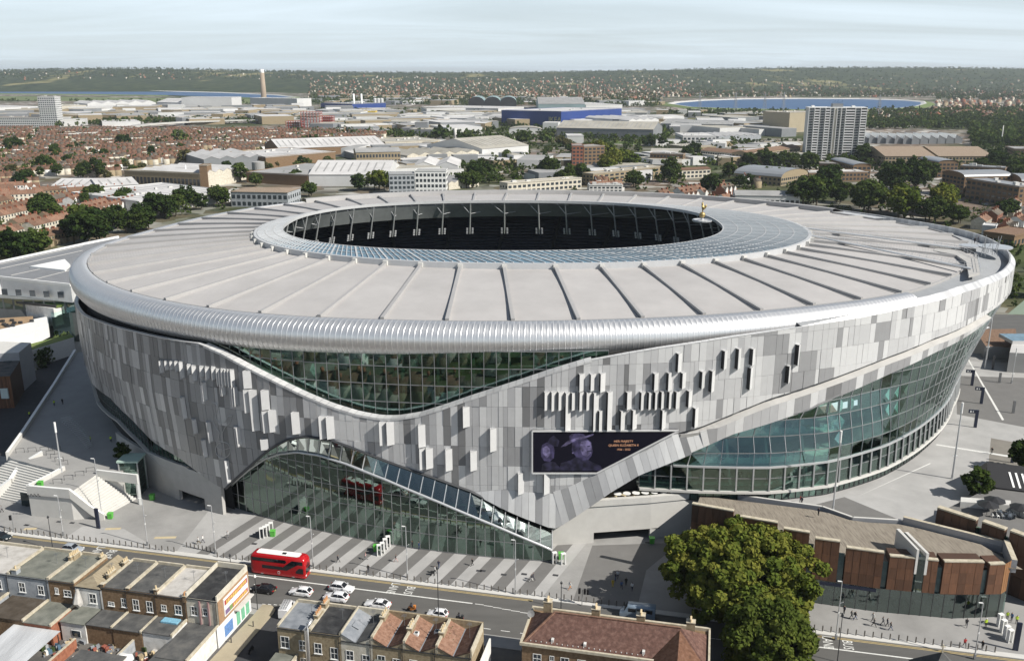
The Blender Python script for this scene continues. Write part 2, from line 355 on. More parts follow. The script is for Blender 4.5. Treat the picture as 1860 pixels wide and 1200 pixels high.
stairs('stairs', (G(176, 862, PL), G(127, 895, PL)), (G(247, 906), G(188, 938)), 0, PL, 14, concrete_l)
stairs('stairs', (G(108, 858, PL), G(20, 833, PL)), (G(49, 916), G(-70, 892)), 0, PL, 15, concrete_l)
def balu(name, pts, h, th=.45, m=concrete_l, mt=white):
    mb = MB()
    for a, b in zip(pts, pts[1:]):
        a, b = Vector(a), Vector(b); d = (b-a); d.z = 0; d.normalize(); n = Vector((-d.y, d.x, 0))*th/2
        lo = [a-n, b-n, b+n, a+n]; mb.hexa([(p.x, p.y, p.z-h*1.2) for p in lo], [(p.x, p.y, p.z+h) for p in lo], m, mt)
    return part(name, mb, m)
def G3(px, py, z): return (*G(px, py, z), z)
w1 = balu('podium_wall', [G3(137, 640, PL), G3(100, 700, PL), G3(41, 790, PL), G3(14, 828, PL)], 1.0, .7); tag(w1, 'long pale parapet wall curving along the shaded north concourse beside the ramp road', 'wall')
w2 = balu('podium_wall', [G3(77, 826, PL), G3(37, 850, 4.6), G3(20, 876, 2.9), G3(-20, 905, .6)], 1.0, .9); tag(w2, 'stepped white balustrade wall between the two far left stair flights', 'wall')
w3 = balu('podium_wall', [G3(117, 853, PL), G3(92, 867, PL), G3(50, 888, PL), G3(127, 895, PL), G3(165, 925, 2.4), G3(190, 940, .4)], .95, .6); tag(w3, 'white topped wall wrapping the raised terrace with a dark emblem, left of the middle stairs', 'wall')
w4 = balu('podium_wall', [G3(176, 860, PL), G3(250, 869, PL)], 1.0, .45); tag(w4, 'grey wall rising from the stairs to the glass lift box', 'wall')
mb = MB(); a, b = G3(250, 869, PL), G3(253, 914, 0); mb.prism([(a[0]-.3, a[1]), (b[0]-.3, b[1]), (b[0]+.3, b[1]), (a[0]+.3, a[1])], 0, PL+.9); tag(part('podium_wall', mb, white), 'upright white end wall at the right edge of the middle stairs', 'wall')
mb = MB(); e0, e1 = Vector(G3(55, 893, 3.4)), Vector(G3(74, 895, 3.4))
emb = [(0, 0), (.15, .7), (.35, .1), (.5, .75), (.68, .1), (.85, .75), (1, .1), (1.1, .3)]
for (a0, b0), (a1, b1) in zip(emb, emb[1:]): mb.bar(Vector(G3(55, 893, PL))+Vector((a0*2.2, -.45-a0*.1, -.9+b0)), Vector(G3(55, 893, PL))+Vector((a1*2.2, -.45-a1*.1, -.9+b1)), .12, .06)
wm = part('wall_monogram', mb, black, w3, world=False)
gl_w = MB(); p = [G(40, 918), G(140, 930)]; gl_w.panel((*p[0], .05), (*p[1], .05), (*p[1], 3.2), (*p[0], 3.2), .1); go = part('shopfront_glass', gl_w, M('shop_glass', (.03, .045, .045), .08, var=.2), w3)
# ramp road and lower north side
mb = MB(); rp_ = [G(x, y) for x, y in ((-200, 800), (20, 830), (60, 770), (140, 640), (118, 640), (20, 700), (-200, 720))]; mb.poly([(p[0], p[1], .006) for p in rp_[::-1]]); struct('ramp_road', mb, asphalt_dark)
# south podium
PR = 8.0
ps = [(45, 169.9), (61.5, 164.2), (65.9, 159.6), (74.9, 158.4), (89, 148.5), (150, 135), (240, 150), (330, 260), (330, 330)]+[G(1990, 655, PR), G(1745, 640, PR)]+[(118, 300), (60, 230)]
mb = MB(); mb.prism(ps, -.2, PR, concrete_l, paving_l); struct('south_podium', mb, paving_l)
def pslab(P, m, z=.004, nm='podium_band'): return slab(nm, [G(x, y, PR) for x, y in P], m, PR+z)
pslab([(1738, 682), (1990, 690), (1990, 800), (1738, 752)], paving_d); pslab([(1750, 640), (1990, 655), (1990, 666), (1746, 655)], paving_m, .004)
pslab([(1476, 917), (1534, 902), (1640, 946), (1548, 944)], paving_d); pslab([(1800, 795), (1990, 830), (1990, 985), (1790, 900)], M('paving_tan', (.2, .185, .16), .85, var=.12), .005)
pslab([(1390, 915), (1476, 917), (1548, 944), (1500, 930)], paving_m)
for P in ([(1752, 643), (1754, 642), (1824, 762), (1820, 763)], [(1700, 808), (1701, 806), (1840, 828), (1840, 831)], [(1560, 900), (1562, 899), (1690, 840), (1690, 842)]): pslab(P, road_white, .009, 'podium_line')
balw = MB()
def low_wall(pts, z0, z1, th, m, mt): 
    b = MB()
    for a, c in zip(pts, pts[1:]):
        a, c = Vector(a), Vector(c); d = (c-a).normalized(); n = Vector((-d.y, d.x))*th; b.prism([a, c, c+n, a+n] , z0, z1, m, mt)
    return b
zinc = M('zinc_cladding', (.36, .37, .39), .5, .2, var=.08)
tag(part('podium_wall', low_wall([(43.5, 169.8), (53, 166.6), (61.5, 163.8), (65.9, 159.2), (74.9, 158.0), (89, 148.2)], 4, 9.4, .5, zinc, concrete_l), zinc), 'long grey clad parapet stepping down behind the timber shop roof', 'wall')

# water and hills
def water_mat():
    m = bpy.data.materials.new('water'); m.use_nodes = True; t = m.node_tree; b = t.nodes['Principled BSDF']; b.inputs['Base Color'].default_value = (.028, .085, .2, 1); b.inputs['Roughness'].default_value = .42; b.inputs['Specular IOR Level'].default_value = .22
    g = t.nodes.new('ShaderNodeNewGeometry'); n = t.nodes.new('ShaderNodeTexNoise'); n.inputs['Scale'].default_value = .15; t.links.new(g.outputs['Position'], n.inputs['Vector'])
    bp = t.nodes.new('ShaderNodeBump'); bp.inputs['Strength'].default_value = .5; bp.inputs['Distance'].default_value = .8; t.links.new(n.outputs['Fac'], bp.inputs['Height']); t.links.new(bp.outputs[0], b.inputs['Normal']); return m
water_m = water_mat()
def loop(P): return [G(x, y) for x, y in P]
def reservoir(P, bank_m):
    pts = [Vector(p) for p in loop(P)]; c = sum(pts, Vector((0, 0)))/len(pts)
    def off(p, k): return p+(p-c).normalized()*k
    wb = MB(); wb.poly([(p.x, p.y, GZ+.5) for p in pts]); struct('reservoir_water', wb, water_m)
    bk = MB(); n = len(pts)
    for r0, z0, r1, z1, m in ((0, .3, 12, 3.5, concrete_l), (12, 3.5, 18, 3.5, concrete_l), (18, 3.5, 45, 0, bank_m)):
        bk.grid([[(*off(p, r0), z0), (*off(p, r1), z1)] for p in pts], m, closed=True)
    struct('reservoir_bank', bk, bank_m)
reservoir([(1222, 190), (1262, 196.5), (1330, 199), (1450, 201), (1560, 200.5), (1625, 198.5), (1655, 195), (1672, 190), (1672, 186), (1640, 183), (1560, 180.5), (1450, 180), (1350, 181), (1280, 183.5), (1235, 187)], lawn)
reservoir([(-260, 166), (0, 171), (160, 172.5), (300, 174.5), (420, 178.5), (500, 180), (535, 177.5), (500, 173.5), (400, 169), (250, 165.2), (100, 163.2), (-100, 162.6), (-260, 163)], lawn)
wood_m = bpy.data.materials.new('hill_wood'); 
def hill_mat():
    m = wood_m; m.use_nodes = True; t = m.node_tree; b = t.nodes['Principled BSDF']; b.inputs['Roughness'].default_value = 1; b.inputs['Specular IOR Level'].default_value = .05
    g = t.nodes.new('ShaderNodeNewGeometry'); mp = t.nodes.new('ShaderNodeMapping'); mp.inputs['Scale'].default_value = (1, .35, 1); t.links.new(g.outputs['Position'], mp.inputs[0])
    def noise(sc, det=8, r=.62):
        n = t.nodes.new('ShaderNodeTexNoise'); n.inputs['Scale'].default_value = sc; n.inputs['Detail'].default_value = det; n.inputs['Roughness'].default_value = r; t.links.new(mp.outputs[0], n.inputs['Vector']); return n.outputs['Fac']
    def ramp(f, L):
        r = t.nodes.new('ShaderNodeValToRGB'); e = r.color_ramp.elements
        while len(e) < len(L): e.new(.5)
        for i, (p, c) in enumerate(L): e[i].position = p; e[i].color = tuple(c)+(1,)
        t.links.new(f, r.inputs[0]); return r.outputs[0]
    a = ramp(noise(.02, 10, .7), [(.34, (.01, .02, .008)), (.5, (.03, .045, .016)), (.66, (.075, .09, .035))])
    fl = ramp(noise(.0028, 3), [(.60, (0, 0, 0)), (.66, (1, 1, 1))])
    mx = t.nodes.new('ShaderNodeMix'); mx.data_type = 'RGBA'; t.links.new(fl, mx.inputs['Factor']); t.links.new(a, mx.inputs['A']); mx.inputs['B'].default_value = (.22, .2, .09, 1)
    t.links.new(mx.outputs['Result'], b.inputs['Base Color']); return m
hill_mat()
rx = np.array([-1500, -300, 0, 100, 200, 330, 450, 600, 800, 950, 1100, 1250, 1400, 1550, 1700, 1860, 2200, 3400]); ry = np.array([128, 130, 131, 128, 126.5, 128, 130.5, 132, 133.5, 133, 130, 127.5, 126, 124.5, 125, 127, 128, 128])
ph = RNG.uniform(0, 6.28, 24)
def hill_h(x, y):
    px = 930+FPX*x/(y*CP+92*SP); prof_ = np.interp(px, rx, ry); top = CAM_H+(133.3-prof_)*7600/FPX
    u = np.clip((y-4700)/2900, 0, 1); u = u*u*(3-2*u)
    n = sum(np.sin(x*.0013*k+ph[k]+y*.0007*k)*np.sin(y*.0017*k+ph[k+8]) / k for k in range(1, 8))
    far = np.clip((y-7600)/3000, 0, 1)
    return np.maximum(top*u*(1-.12*far)+n*5*np.minimum(u*2, 1)+np.where(u > .05, np.sin(x*.05+y*.09)*1.2+np.sin(x*.11-y*.05)*1.0, 0)-3.0*(u < .001), GZ-3)
gx = np.linspace(-9500, 9500, 300); gy = np.linspace(4700, 12500, 90)
X, Y = np.meshgrid(gx, gy, indexing='ij'); Z = hill_h(X, Y); hb = MB(); hb.grid(np.stack((X, Y, Z), -1).tolist()); hb.f = [f[::-1] for f in hb.f]; struct('hills', hb, wood_m, smooth=True)
# ================================================================ THE STADIUM
SC = np.array((8.5, 270.0))
RI_PX = [(165,475),(180,500),(200,515),(260,535),(350,555),(450,568),(600,578),(700,581),(900,584),(1100,581),(1250,575),(1350,568),(1450,558),(1550,546),(1650,530),(1700,510),(1750,485),(1768,465),(1750,440),(1700,418),(1600,402),(1500,386),(1400,374),(1290,364),(1100,355),(900,353),(700,358),(500,375),(400,392),(300,418),(220,440),(180,455)]
_p = np.array([G(x, y, 45) for x, y in RI_PX])-SC
_a = np.arctan2(_p[:, 1], _p[:, 0]); _r = np.hypot(_p[:, 0], _p[:, 1]); _o = np.argsort(_a)
_ta = np.linspace(-PI, PI, 720, endpoint=False); _rr = np.interp(_ta, _a[_o], _r[_o], period=2*PI)
_k = np.exp(-.5*(np.arange(-40, 41)*.5/4)**2); _k /= _k.sum()
_rr = np.convolve(np.concatenate((_rr[-40:], _rr, _rr[:40])), _k, 'valid')
def Rr(th): return np.interp(th, _ta, _rr, period=2*PI)*(1+.009*np.cos(th)**2)
_oa = np.radians([-230, -180, -150, -125, -105, -90, -65, -40, -10, 20, 60, 100, 130]); _ov = [3.8, 4.0, 4.2, 5.2, 6.4, 7.3, 7.9, 8.4, 9.8, 10.2, 5.0, 4.0, 3.6]
def offs(th): return np.interp(th, _oa, _ov)
_th = np.radians(np.linspace(-230, 100, 6601)); _R = Rr(_th)+offs(_th)
_xy = np.stack((SC[0]+_R*np.cos(_th), SC[1]+_R*np.sin(_th)), 1)
_t = np.concatenate(((0,), np.cumsum(np.hypot(*np.diff(_xy, axis=0).T))))
T_MAX = float(_t[-1])
def th_of(t): return float(np.interp(t, _t, _th))
def t_of(th): return float(np.interp(th, _th, _t))
def lean(th, z):
    w = min(1, max(0, (math.radians(-105)-th)/.5))
    return -.07*w*max(0, 26-z)
def SP_(t, z, out=0.0):
    th = th_of(t); r = Rr(th)+offs(th)+lean(th, z)+out
    return Vector((SC[0]+r*math.cos(th), SC[1]+r*math.sin(th), z))
def roofP(th, z, d=0.0):
    r = Rr(th)+d; return Vector((SC[0]+r*math.cos(th), SC[1]+r*math.sin(th), z))
def hit(px, py, out=0.0):
    """where the line of sight through a photo pixel meets the facade surface -> (t, z)"""
    d = ray(px, py)
    def f(l):
        x, y, z = l*d[0], l*d[1], CAM_H+l*d[2]; th = math.atan2(y-SC[1], x-SC[0])
        if th > math.radians(100): th -= 2*PI
        return math.hypot(x-SC[0], y-SC[1])-(Rr(th)+offs(th)+lean(th, z)+out), th, z
    l0 = 110.; best = (1e9, l0)
    while l0 < 420:
        v = f(l0)[0]
        if v < best[0]: best = (v, l0)
        if v < 0: break
        l0 += 1.
    if l0 >= 420: _, th, z = f(best[1]); return t_of(th), z
    a, b = l0-1., l0
    for _ in range(24):
        m = (a+b)/2
        if f(m)[0] > 0: a = m
        else: b = m
    _, th, z = f(b); return t_of(th), z
def curve(pts, out=0.0):
    q = sorted(hit(x, y, out) for x, y in pts)
    ts = np.array([p[0] for p in q]); zs = np.array([p[1] for p in q])
    return lambda t: float(np.interp(t, ts, zs))
tx = lambda x, y: hit(x, y)[0]

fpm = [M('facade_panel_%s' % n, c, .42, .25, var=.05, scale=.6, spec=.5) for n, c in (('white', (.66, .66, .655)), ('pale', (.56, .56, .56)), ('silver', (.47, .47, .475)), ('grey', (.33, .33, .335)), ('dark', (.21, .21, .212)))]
def perforate(m):
    t = m.node_tree; b = t.nodes['Principled BSDF']; g = t.nodes.new('ShaderNodeNewGeometry'); v = t.nodes.new('ShaderNodeTexVoronoi'); v.inputs['Scale'].default_value = 5; v.inputs['Randomness'].default_value = 0
    t.links.new(g.outputs['Position'], v.inputs['Vector']); bp = t.nodes.new('ShaderNodeBump'); bp.inputs['Strength'].default_value = .12; bp.inputs['Distance'].default_value = .05
    t.links.new(v.outputs['Distance'], bp.inputs['Height']); t.links.new(bp.outputs[0], b.inputs['Normal'])
for m in fpm: perforate(m)
membrane = M('roof_membrane', (.42, .405, .395), .7, rnd=.05, var=.1, scale=.1, bump=.05, bscale=.9, spec=.3)
q_t = membrane.node_tree; _g = q_t.nodes.new('ShaderNodeNewGeometry'); _m = q_t.nodes.new('ShaderNodeMapping'); _m.inputs['Location'].default_value = (-8.5, -344, 0); _m.inputs['Scale'].default_value = (1, 1.274, 0); q_t.links.new(_g.outputs['Position'], _m.inputs[0])
_w = q_t.nodes.new('ShaderNodeTexWave'); _w.wave_type = 'RINGS'; _w.rings_direction = 'SPHERICAL'; _w.inputs['Scale'].default_value = .42; _w.inputs['Distortion'].default_value = .35; _w.inputs['Detail'].default_value = 3; q_t.links.new(_m.outputs[0], _w.inputs['Vector'])
_b = q_t.nodes['Principled BSDF']; _s = _b.inputs['Base Color'].links[0].from_socket; _r = q_t.nodes.new('ShaderNodeMapRange'); _r.inputs['To Min'].default_value = .93; _r.inputs['To Max'].default_value = 1.03; q_t.links.new(_w.outputs['Fac'], _r.inputs['Value']); _v = q_t.nodes.new('ShaderNodeVectorMath'); _v.operation = 'SCALE'; q_t.links.new(_s, _v.inputs[0]); q_t.links.new(_r.outputs[0], _v.inputs['Scale']); q_t.links.new(_v.outputs[0], _b.inputs['Base Color'])
roof_rib_m = M('roof_rib', (.38, .372, .365), .6, .1, var=.06)
ring_white = M('ring_white', (.5, .505, .51), .5, .1, var=.06)
gl_front = glass('glass_front', (.56, .78, .7), .16, .015, (.8, 1, .96))
gl_atrium = glass('glass_atrium', (.32, .46, .41), .22, .012, (.6, .76, .69))
gl_roof = glass('glass_roof', (.5, .62, .6), .16, .03)
gl_right = glass('glass_curtain', (.76, .91, .87), .1, .02, (.8, .95, .9))
gl_ring = M('glass_ring', (.17, .27, .34), .22, .15, var=.3, scale=.5, spec=.8)
inner_wall = M('inner_wall', (.15, .16, .16), .8, var=.25, scale=.2)
floor_slab = M('floor_slab', (.42, .42, .38), .7, var=.15, scale=.3)
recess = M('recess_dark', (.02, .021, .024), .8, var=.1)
seat_navy = M('seat_navy', (.03, .042, .08), .55, var=.25, scale=.8)

FT = curve([(123,549),(125,555),(150,571),(180,584),(250,604),(330,620),(362,624),(400,641),(450,668),(500,693),(550,717),(600,738),(650,753),(690,760),(720,760),(760,754),(800,742),(850,725),(900,709),(950,693),(1000,676),(1070,655),(1140,642),(1200,632),(1330,612),(1400,602),(1475,590),(1560,577),(1650,558),(1750,531),(1800,514),(1830,500)])
B1 = curve([(127,655),(135,668),(165,692),(200,722),(240,762),(280,803),(330,834),(385,876),(410,889),(450,850),(490,815),(520,797),(555,790),(600,797),(650,815),(700,835),(800,870),(860,893),(890,890),(920,888),(960,893),(1010,896),(1049,883),(1140,835),(1187,816),(1232,786),(1270,776),(1350,743),(1400,723),(1473,700),(1615,647),(1700,613),(1795,568),(1815,554)])
FBo = curve([(855,895),(900,915),(950,937),(1003,957),(1014,955),(1060,925),(1110,890),(1160,860),(1230,832),(1290,807),(1330,789),(1400,768),(1473,742),(1540,711),(1615,674),(1700,632),(1797,578)], .4)
_fb0, _t1, _t2 = FBo, tx(1440, 710), tx(1796, 570)
def FBo(t): return _fb0(t) if t < _t1 else min(B1(t)-.9, lerp(min(_fb0(_t1), B1(_t1)-4.5), B1(t)-(5.0-2.9*(t-_t1)/(_t2-_t1)), min(1, (t-_t1)/6)))
t_left, t_right = t_of(math.radians(-215)), t_of(math.radians(48))
T = lambda x, y: tx(x, y)

stad = thing('stadium', 'huge oval stadium with silver panelled facade and pale ribbed roof round an open hole', 'stadium', (SC[0], SC[1], 0))
# ---- roof
roof = thing('roof', None, None); roof.parent = stad; LOC[roof] = LOC[stad]
NR = 54
ri_th = np.linspace(-PI, PI, 1441); ri_xy = np.stack([np.array(roofP(a, 0)[:2]) for a in ri_th]); ri_s = np.concatenate(((0,), np.cumsum(np.hypot(*np.diff(ri_xy, axis=0).T))))
th0 = math.atan2(G(1050, 581, 45)[1]-SC[1], G(1050, 581, 45)[0]-SC[0]); s0 = float(np.interp(th0, ri_th, ri_s))
def rib_th(i): return float(np.interp((s0+i*ri_s[-1]/NR) % ri_s[-1], ri_s, ri_th))
RO_C, RO_A, RO_B = (5.7, 262.2), 78.5, 53.4
HO_C, HO_A, HO_B = (-2.6, 265.5), 63.0, 45.5
def sup(a, b, t, n):
    c, s = math.cos(t), math.sin(t); return (a*math.copysign(abs(c)**(2/n), c), b*math.copysign(abs(s)**(2/n), s))
def ell_t(th):
    p = roofP(th, 0); return math.atan2((p.y-SC[1])/97.5, (p.x-SC[0])/122.5)
def RO(th, z, d=0.):
    t = ell_t(th); t = t-.1*math.sin(2*t); x, y = sup(RO_A+d, RO_B+d, t, 2.15); return Vector((RO_C[0]+x, RO_C[1]+y, z))
def HO(th, z, d=0.):
    t = ell_t(th); t = t-.1*math.sin(2*t); x, y = sup(HO_A+d, HO_B+d, t, 2.35); return Vector((HO_C[0]+x, HO_C[1]+y, z))
def wrap(a, b): return b if b > a else b+2*PI
for i in range(NR):
    a = rib_th(i); b = wrap(a, rib_th(i+1)); mb = MB(); P = []
    for k in range(5):
        th = lerp(a, b, k/4); P.append([roofP(th, 44.9).lerp(RO(th, 47.9), q/4)+Vector((0, 0, .35*math.sin(PI*q/4))) for q in range(5)])
    mb.grid(P); mb.f = [f[::-1] for f in mb.f]; o = part('roof_panel', mb, membrane, roof, world=True)
    p, q = roofP(a, 45.25), RO(a, 48.2); mb = MB(); mb.bar(p, q, .75, .95); n = (q-p).normalized()
    side = Vector((-n.y, n.x, 0)); mb.bar(p+side*.75-Vector((0, 0, .3)), q+side*.75-Vector((0, 0, .3)), .35, .3)
    o = part('roof_rib', mb, roof_rib_m, roof, world=True)
    mb = MB(); mb.obox(q.lerp(p, .012)[:2], (n.x, n.y), .8, .55, q.z-.3, q.z+.85); part('rib_shoe', mb, concrete_l, roof, world=True)
mb = MB(); P = []; fas = MB(); gut = MB()
TH = np.linspace(-PI, PI, 217)
fas.grid([[RO(t, 47.5, .5), RO(t, 49.25, .5), RO(t, 49.25, -.35), RO(t, 48.9, -.35)] for t in TH][:-1], closed=True); fas.f = [f[::-1] for f in fas.f]
part('ring_fascia', fas, ring_white, roof, world=True)
gut.grid([[roofP(t, 44.6, .1), roofP(t, 45.25, .1), roofP(t, 45.25, -.35), roofP(t, 44.6, -.35)] for t in TH][:-1], closed=True)
part('roof_gutter', gut, roof_rib_m, roof, world=True)
# glazed inner ring: panes between bars
cells = []; bars = MB()
for i in range(NR):
    a = rib_th(i); b = wrap(a, rib_th(i+1))
    for k in range(5):
        t0, t1 = lerp(a, b, k/5), lerp(a, b, (k+1)/5); q = [RO(t0, 49.2, -.4), HO(t0, 50., .3), RO(t1, 49.2, -.4), HO(t1, 50., .3)]
        bars.bar(q[0]+Vector((0, 0, .12)), q[1]+Vector((0, 0, .12)), .42 if k == 0 else .2, .18)
        L = (q[0]-q[1]).length; n = 3 if L < 16 else 6
        for j in range(n):
            c = [q[0].lerp(q[1], j/n), q[2].lerp(q[3], j/n), q[2].lerp(q[3], (j+1)/n), q[0].lerp(q[1], (j+1)/n)]; cells.append(c)
            if j: bars.bar(c[0]+Vector((0, 0, .1)), c[1]+Vector((0, 0, .1)), .15, .12)
cells.sort(key=lambda c: -(c[0]-c[2]).length*(1 if c[0].y < 268 else .4))
rest = MB()
for i, c in enumerate(cells):
    if i < 300: m_ = MB(); m_.panel(*c, .06); part('ring_pane', m_, gl_ring, roof, world=True)
    else: rest.panel(*c, .06)
tag(part('ring_glazing', rest, gl_ring, roof, world=True), kind='stuff')
part('ring_glazing_bars', bars, ring_white, roof, world=True)
edge = MB(); edge.grid([[HO(t, 49.3), HO(t, 50.15), HO(t, 50.15, .35), HO(t, 49.3, .35)] for t in TH][:-1], closed=True); part('inner_edge_ring', edge, ring_white, roof, world=True)
# underside: soffit cone from hole edge out and down
sof = MB(); sof.grid([[HO(t, 48.6, .3), RO(t, 44.0), roofP(t, 41.5, -2)] for t in TH][:-1], closed=True); part('roof_soffit', sof, inner_wall, roof, world=True)
# hanging columns under the inner edge
col_m = M('column_steel', (.45, .46, .46), .45, .4, var=.1)
for i in range(44):
    th = -PI+2*PI*i/44; top = HO(th, 49.5, .2); ft = HO(th, 38.2, 3.2)
    c = thing('roof_mast', None, None); c.parent = stad; LOC[c] = LOC[stad]
    mb = MB(); mb.tube([top, ft], .24, 6); part('mast_post', mb, col_m, c, world=True)
    mb = MB(); s2 = HO(th+.05, 49.3, .6); mb.tube([top.lerp(ft, .36), s2], .15, 5); mb.tube([top.lerp(ft, .36), RO(th, 46.5)], .12, 4); part('mast_strut', mb, light_metal, c, world=True)
    mb = MB(); dr = Vector((-math.sin(th), math.cos(th), 0))
    for k in range(4):
        for s in (-1, 1): mb.obox((top.lerp(ft, .83+.05*k)+dr*s*.95)[:2], (dr.x, dr.y), .3, .22, lerp(top.z, ft.z, .83+.05*k)-.18, lerp(top.z, ft.z, .83+.05*k)+.2)
    part('floodlight_cluster', mb, light_metal, c, world=True)
# ---- silver tube round the roof edge
tube_a, tube_b = -math.radians(43.5), math.radians(62)-2*PI       # clockwise from the front right, past the front and left, to the back
prof = [(.1, 44.6), (.3, 45.25), (1.2, 45.5), (2.6, 45.2), (3.9, 44.3), (4.6, 43.0), (4.75, 41.7), (4.4, 40.4), (3.6, 39.2), (2.6, 38.5)]
s_ = []; a = tube_a; n_seg = 0
rng = random.Random(3)
tube = thing('roof_edge_tube', None, None); tube.parent = stad; LOC[tube] = LOC[stad]
restt = MB(); seg_objs = 0
st = steel; st2 = M('brushed_steel_b', (.78, .775, .77), .42, .75, var=.05, scale=2)
for m_ in (st, st2):
    b_ = m_.node_tree.nodes['Principled BSDF']; b_.inputs['Anisotropic'].default_value = .35
while a > tube_b:
    p = roofP(a, 0); r = (p.xy-Vector(SC)).length; da = 1.28/r
    for _ in range(2):
        w_ = (roofP(a-da, 0, 4.5)-roofP(a, 0, 4.5)).length; da *= 1.12/w_
    a2 = a-da; mb = MB(); bulge = .014
    rowsP = []
    for u, e in ((0, -.03), (.08, .045), (.17, 0.0), (.55, bulge), (1, -.03)):
        th = lerp(a, a2, u); th_n = lerp(a, a2, u)
        rowsP.append([roofP(th, z+e*(.6 if z > 42 else -.6), d+e) for d, z in prof])
    mm = st if rng.random() < .7 else st2
    tgt = mb if seg_objs < 298 else restt
    tgt.grid(rowsP, mm)
    if tgt is mb: part('tube_panel', mb, mm, tube, world=True, smooth=True); seg_objs += 1
    a = a2
tag(part('tube_panels_behind', restt, st, tube, world=True, smooth=True), kind='stuff')
# dark recess under the tube
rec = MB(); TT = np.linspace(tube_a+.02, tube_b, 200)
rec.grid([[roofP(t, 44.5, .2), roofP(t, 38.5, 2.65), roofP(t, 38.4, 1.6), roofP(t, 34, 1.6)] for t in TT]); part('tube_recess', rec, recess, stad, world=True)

# ---- facade panels: columns along the wall, rows of about 4.2 m, cut by the swooping edges
fac = thing('facade', None, None); fac.parent = stad; LOC[fac] = LOC[stad]
PWID, PH = 1.42, 4.15
rng = random.Random(11); cells = []
t = t_left; k = 0
fold = T(1270, 776); te0 = T(360, 622); te1 = T(1072, 655)
rowsh = {}; T_R, T_L = T(1180, 700), T(560, 800)
scr = [hit(966, 780), hit(1231, 778), hit(1090, 856), hit(966, 856)]
while t < t_right:
    w = PWID*(1 if rng.random() < .8 else .62); t1 = t+w; jig = rng.uniform(-.0, .0)
    za0, za1, zb0, zb1 = FT(t), FT(t1), B1(t), B1(t1)
    z = 46.5; sh = None; r = 0
    while z > min(zb0, zb1):
        z2 = z-PH
        a0, a1 = min(z, za0), min(z, za1); b0, b1 = max(z2, zb0), max(z2, zb1)
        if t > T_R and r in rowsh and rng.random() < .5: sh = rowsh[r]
        elif sh is None or rng.random() < .62: sh = rng.choices(range(5), ((50, 22, 14, 12, 2) if t > T_R else (26, 30, 20, 16, 8)) if t > T_L else (0, 4, 18, 40, 38))[0]  # left of the facade gets darker panels: its shade put into the colour
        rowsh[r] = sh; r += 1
        if a0-b0 > .02 or a1-b1 > .02:
            a0, a1 = max(a0, b0+.02), max(a1, b1+.02); cells.append((t, t1, a0, a1, b0, b1, sh, rng.uniform(0, .1)))
        z = z2
    t = t1
t_vis0, t_vis1 = T(140, 620), T(1836, 520)
def c_size(c):
    if not (t_vis0 < c[0] < t_vis1): return 0
    return (c[1]-c[0])*(c[2]+c[3]-c[4]-c[5])*(1.5 if T_A < c[0] < T_B else 1)
T_A, T_B = T(560, 780), T(1560, 600)
cells.sort(key=c_size, reverse=True)
rest = MB()
def in_screen(c): return False
for i, c in enumerate(cells):
    g = .018; o_ = c[7]; mb = MB() if i < 300 else rest
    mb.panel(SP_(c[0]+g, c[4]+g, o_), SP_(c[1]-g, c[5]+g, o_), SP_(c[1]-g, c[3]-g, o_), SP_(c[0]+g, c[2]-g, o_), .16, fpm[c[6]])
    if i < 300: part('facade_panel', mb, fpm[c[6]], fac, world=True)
tag(part('facade_panels_rest', rest, fpm[1], fac, world=True), kind='stuff')
back = MB(); TS = np.arange(t_left, t_right, 1.5)
back.grid([[SP_(t, B1(t)+.1, -.2), SP_(t, FT(t)-.1, -.2)] for t in TS]); part('facade_backing', back, recess, fac, world=True)
cop = MB()
for t in np.arange(t_left, t_right, 1.45):
    u = t+1.45
    if T(362, 622) < t < T(1065, 655):                        # wide pale coping along the swoop
        c_ = fpm[0] if rng.random() < .55 else fpm[1]
        cop.grid([[SP_(q, FT(q)-.35, .16), SP_(q, FT(q)+.12, .16), SP_(q, FT(q)+.3, -1.3), SP_(q, FT(q)-.9, -1.5)] for q in (t, u-.05)], c_)
    elif t >= T(1440, 595):                                    # chamfer row on the high ribbon
        c_ = rng.choices(fpm[:3], (3, 5, 3))[0]; e = min(1, (t-T(1440, 595))/25)
        cop.grid([[SP_(q, FT(q)-.02, .06), SP_(q, FT(q)+1.15*e+.05, -1.0*e-.1), SP_(q, FT(q)+1.15*e, -1.35*e-.12), SP_(q, FT(q)-1.6, -1.35*e-.12)] for q in (t, u-.03)], c_)
    else:
        cop.grid([[SP_(q, FT(q)-.02, .12), SP_(q, FT(q)+.12, .12), SP_(q, FT(q)+.12, -.7), SP_(q, FT(q)-.6, -.7)] for q in (t, u-.04)], fpm[0])
cop.f = [f[::-1] for f in cop.f]
part('facade_coping', cop, fpm[0], fac, world=True)
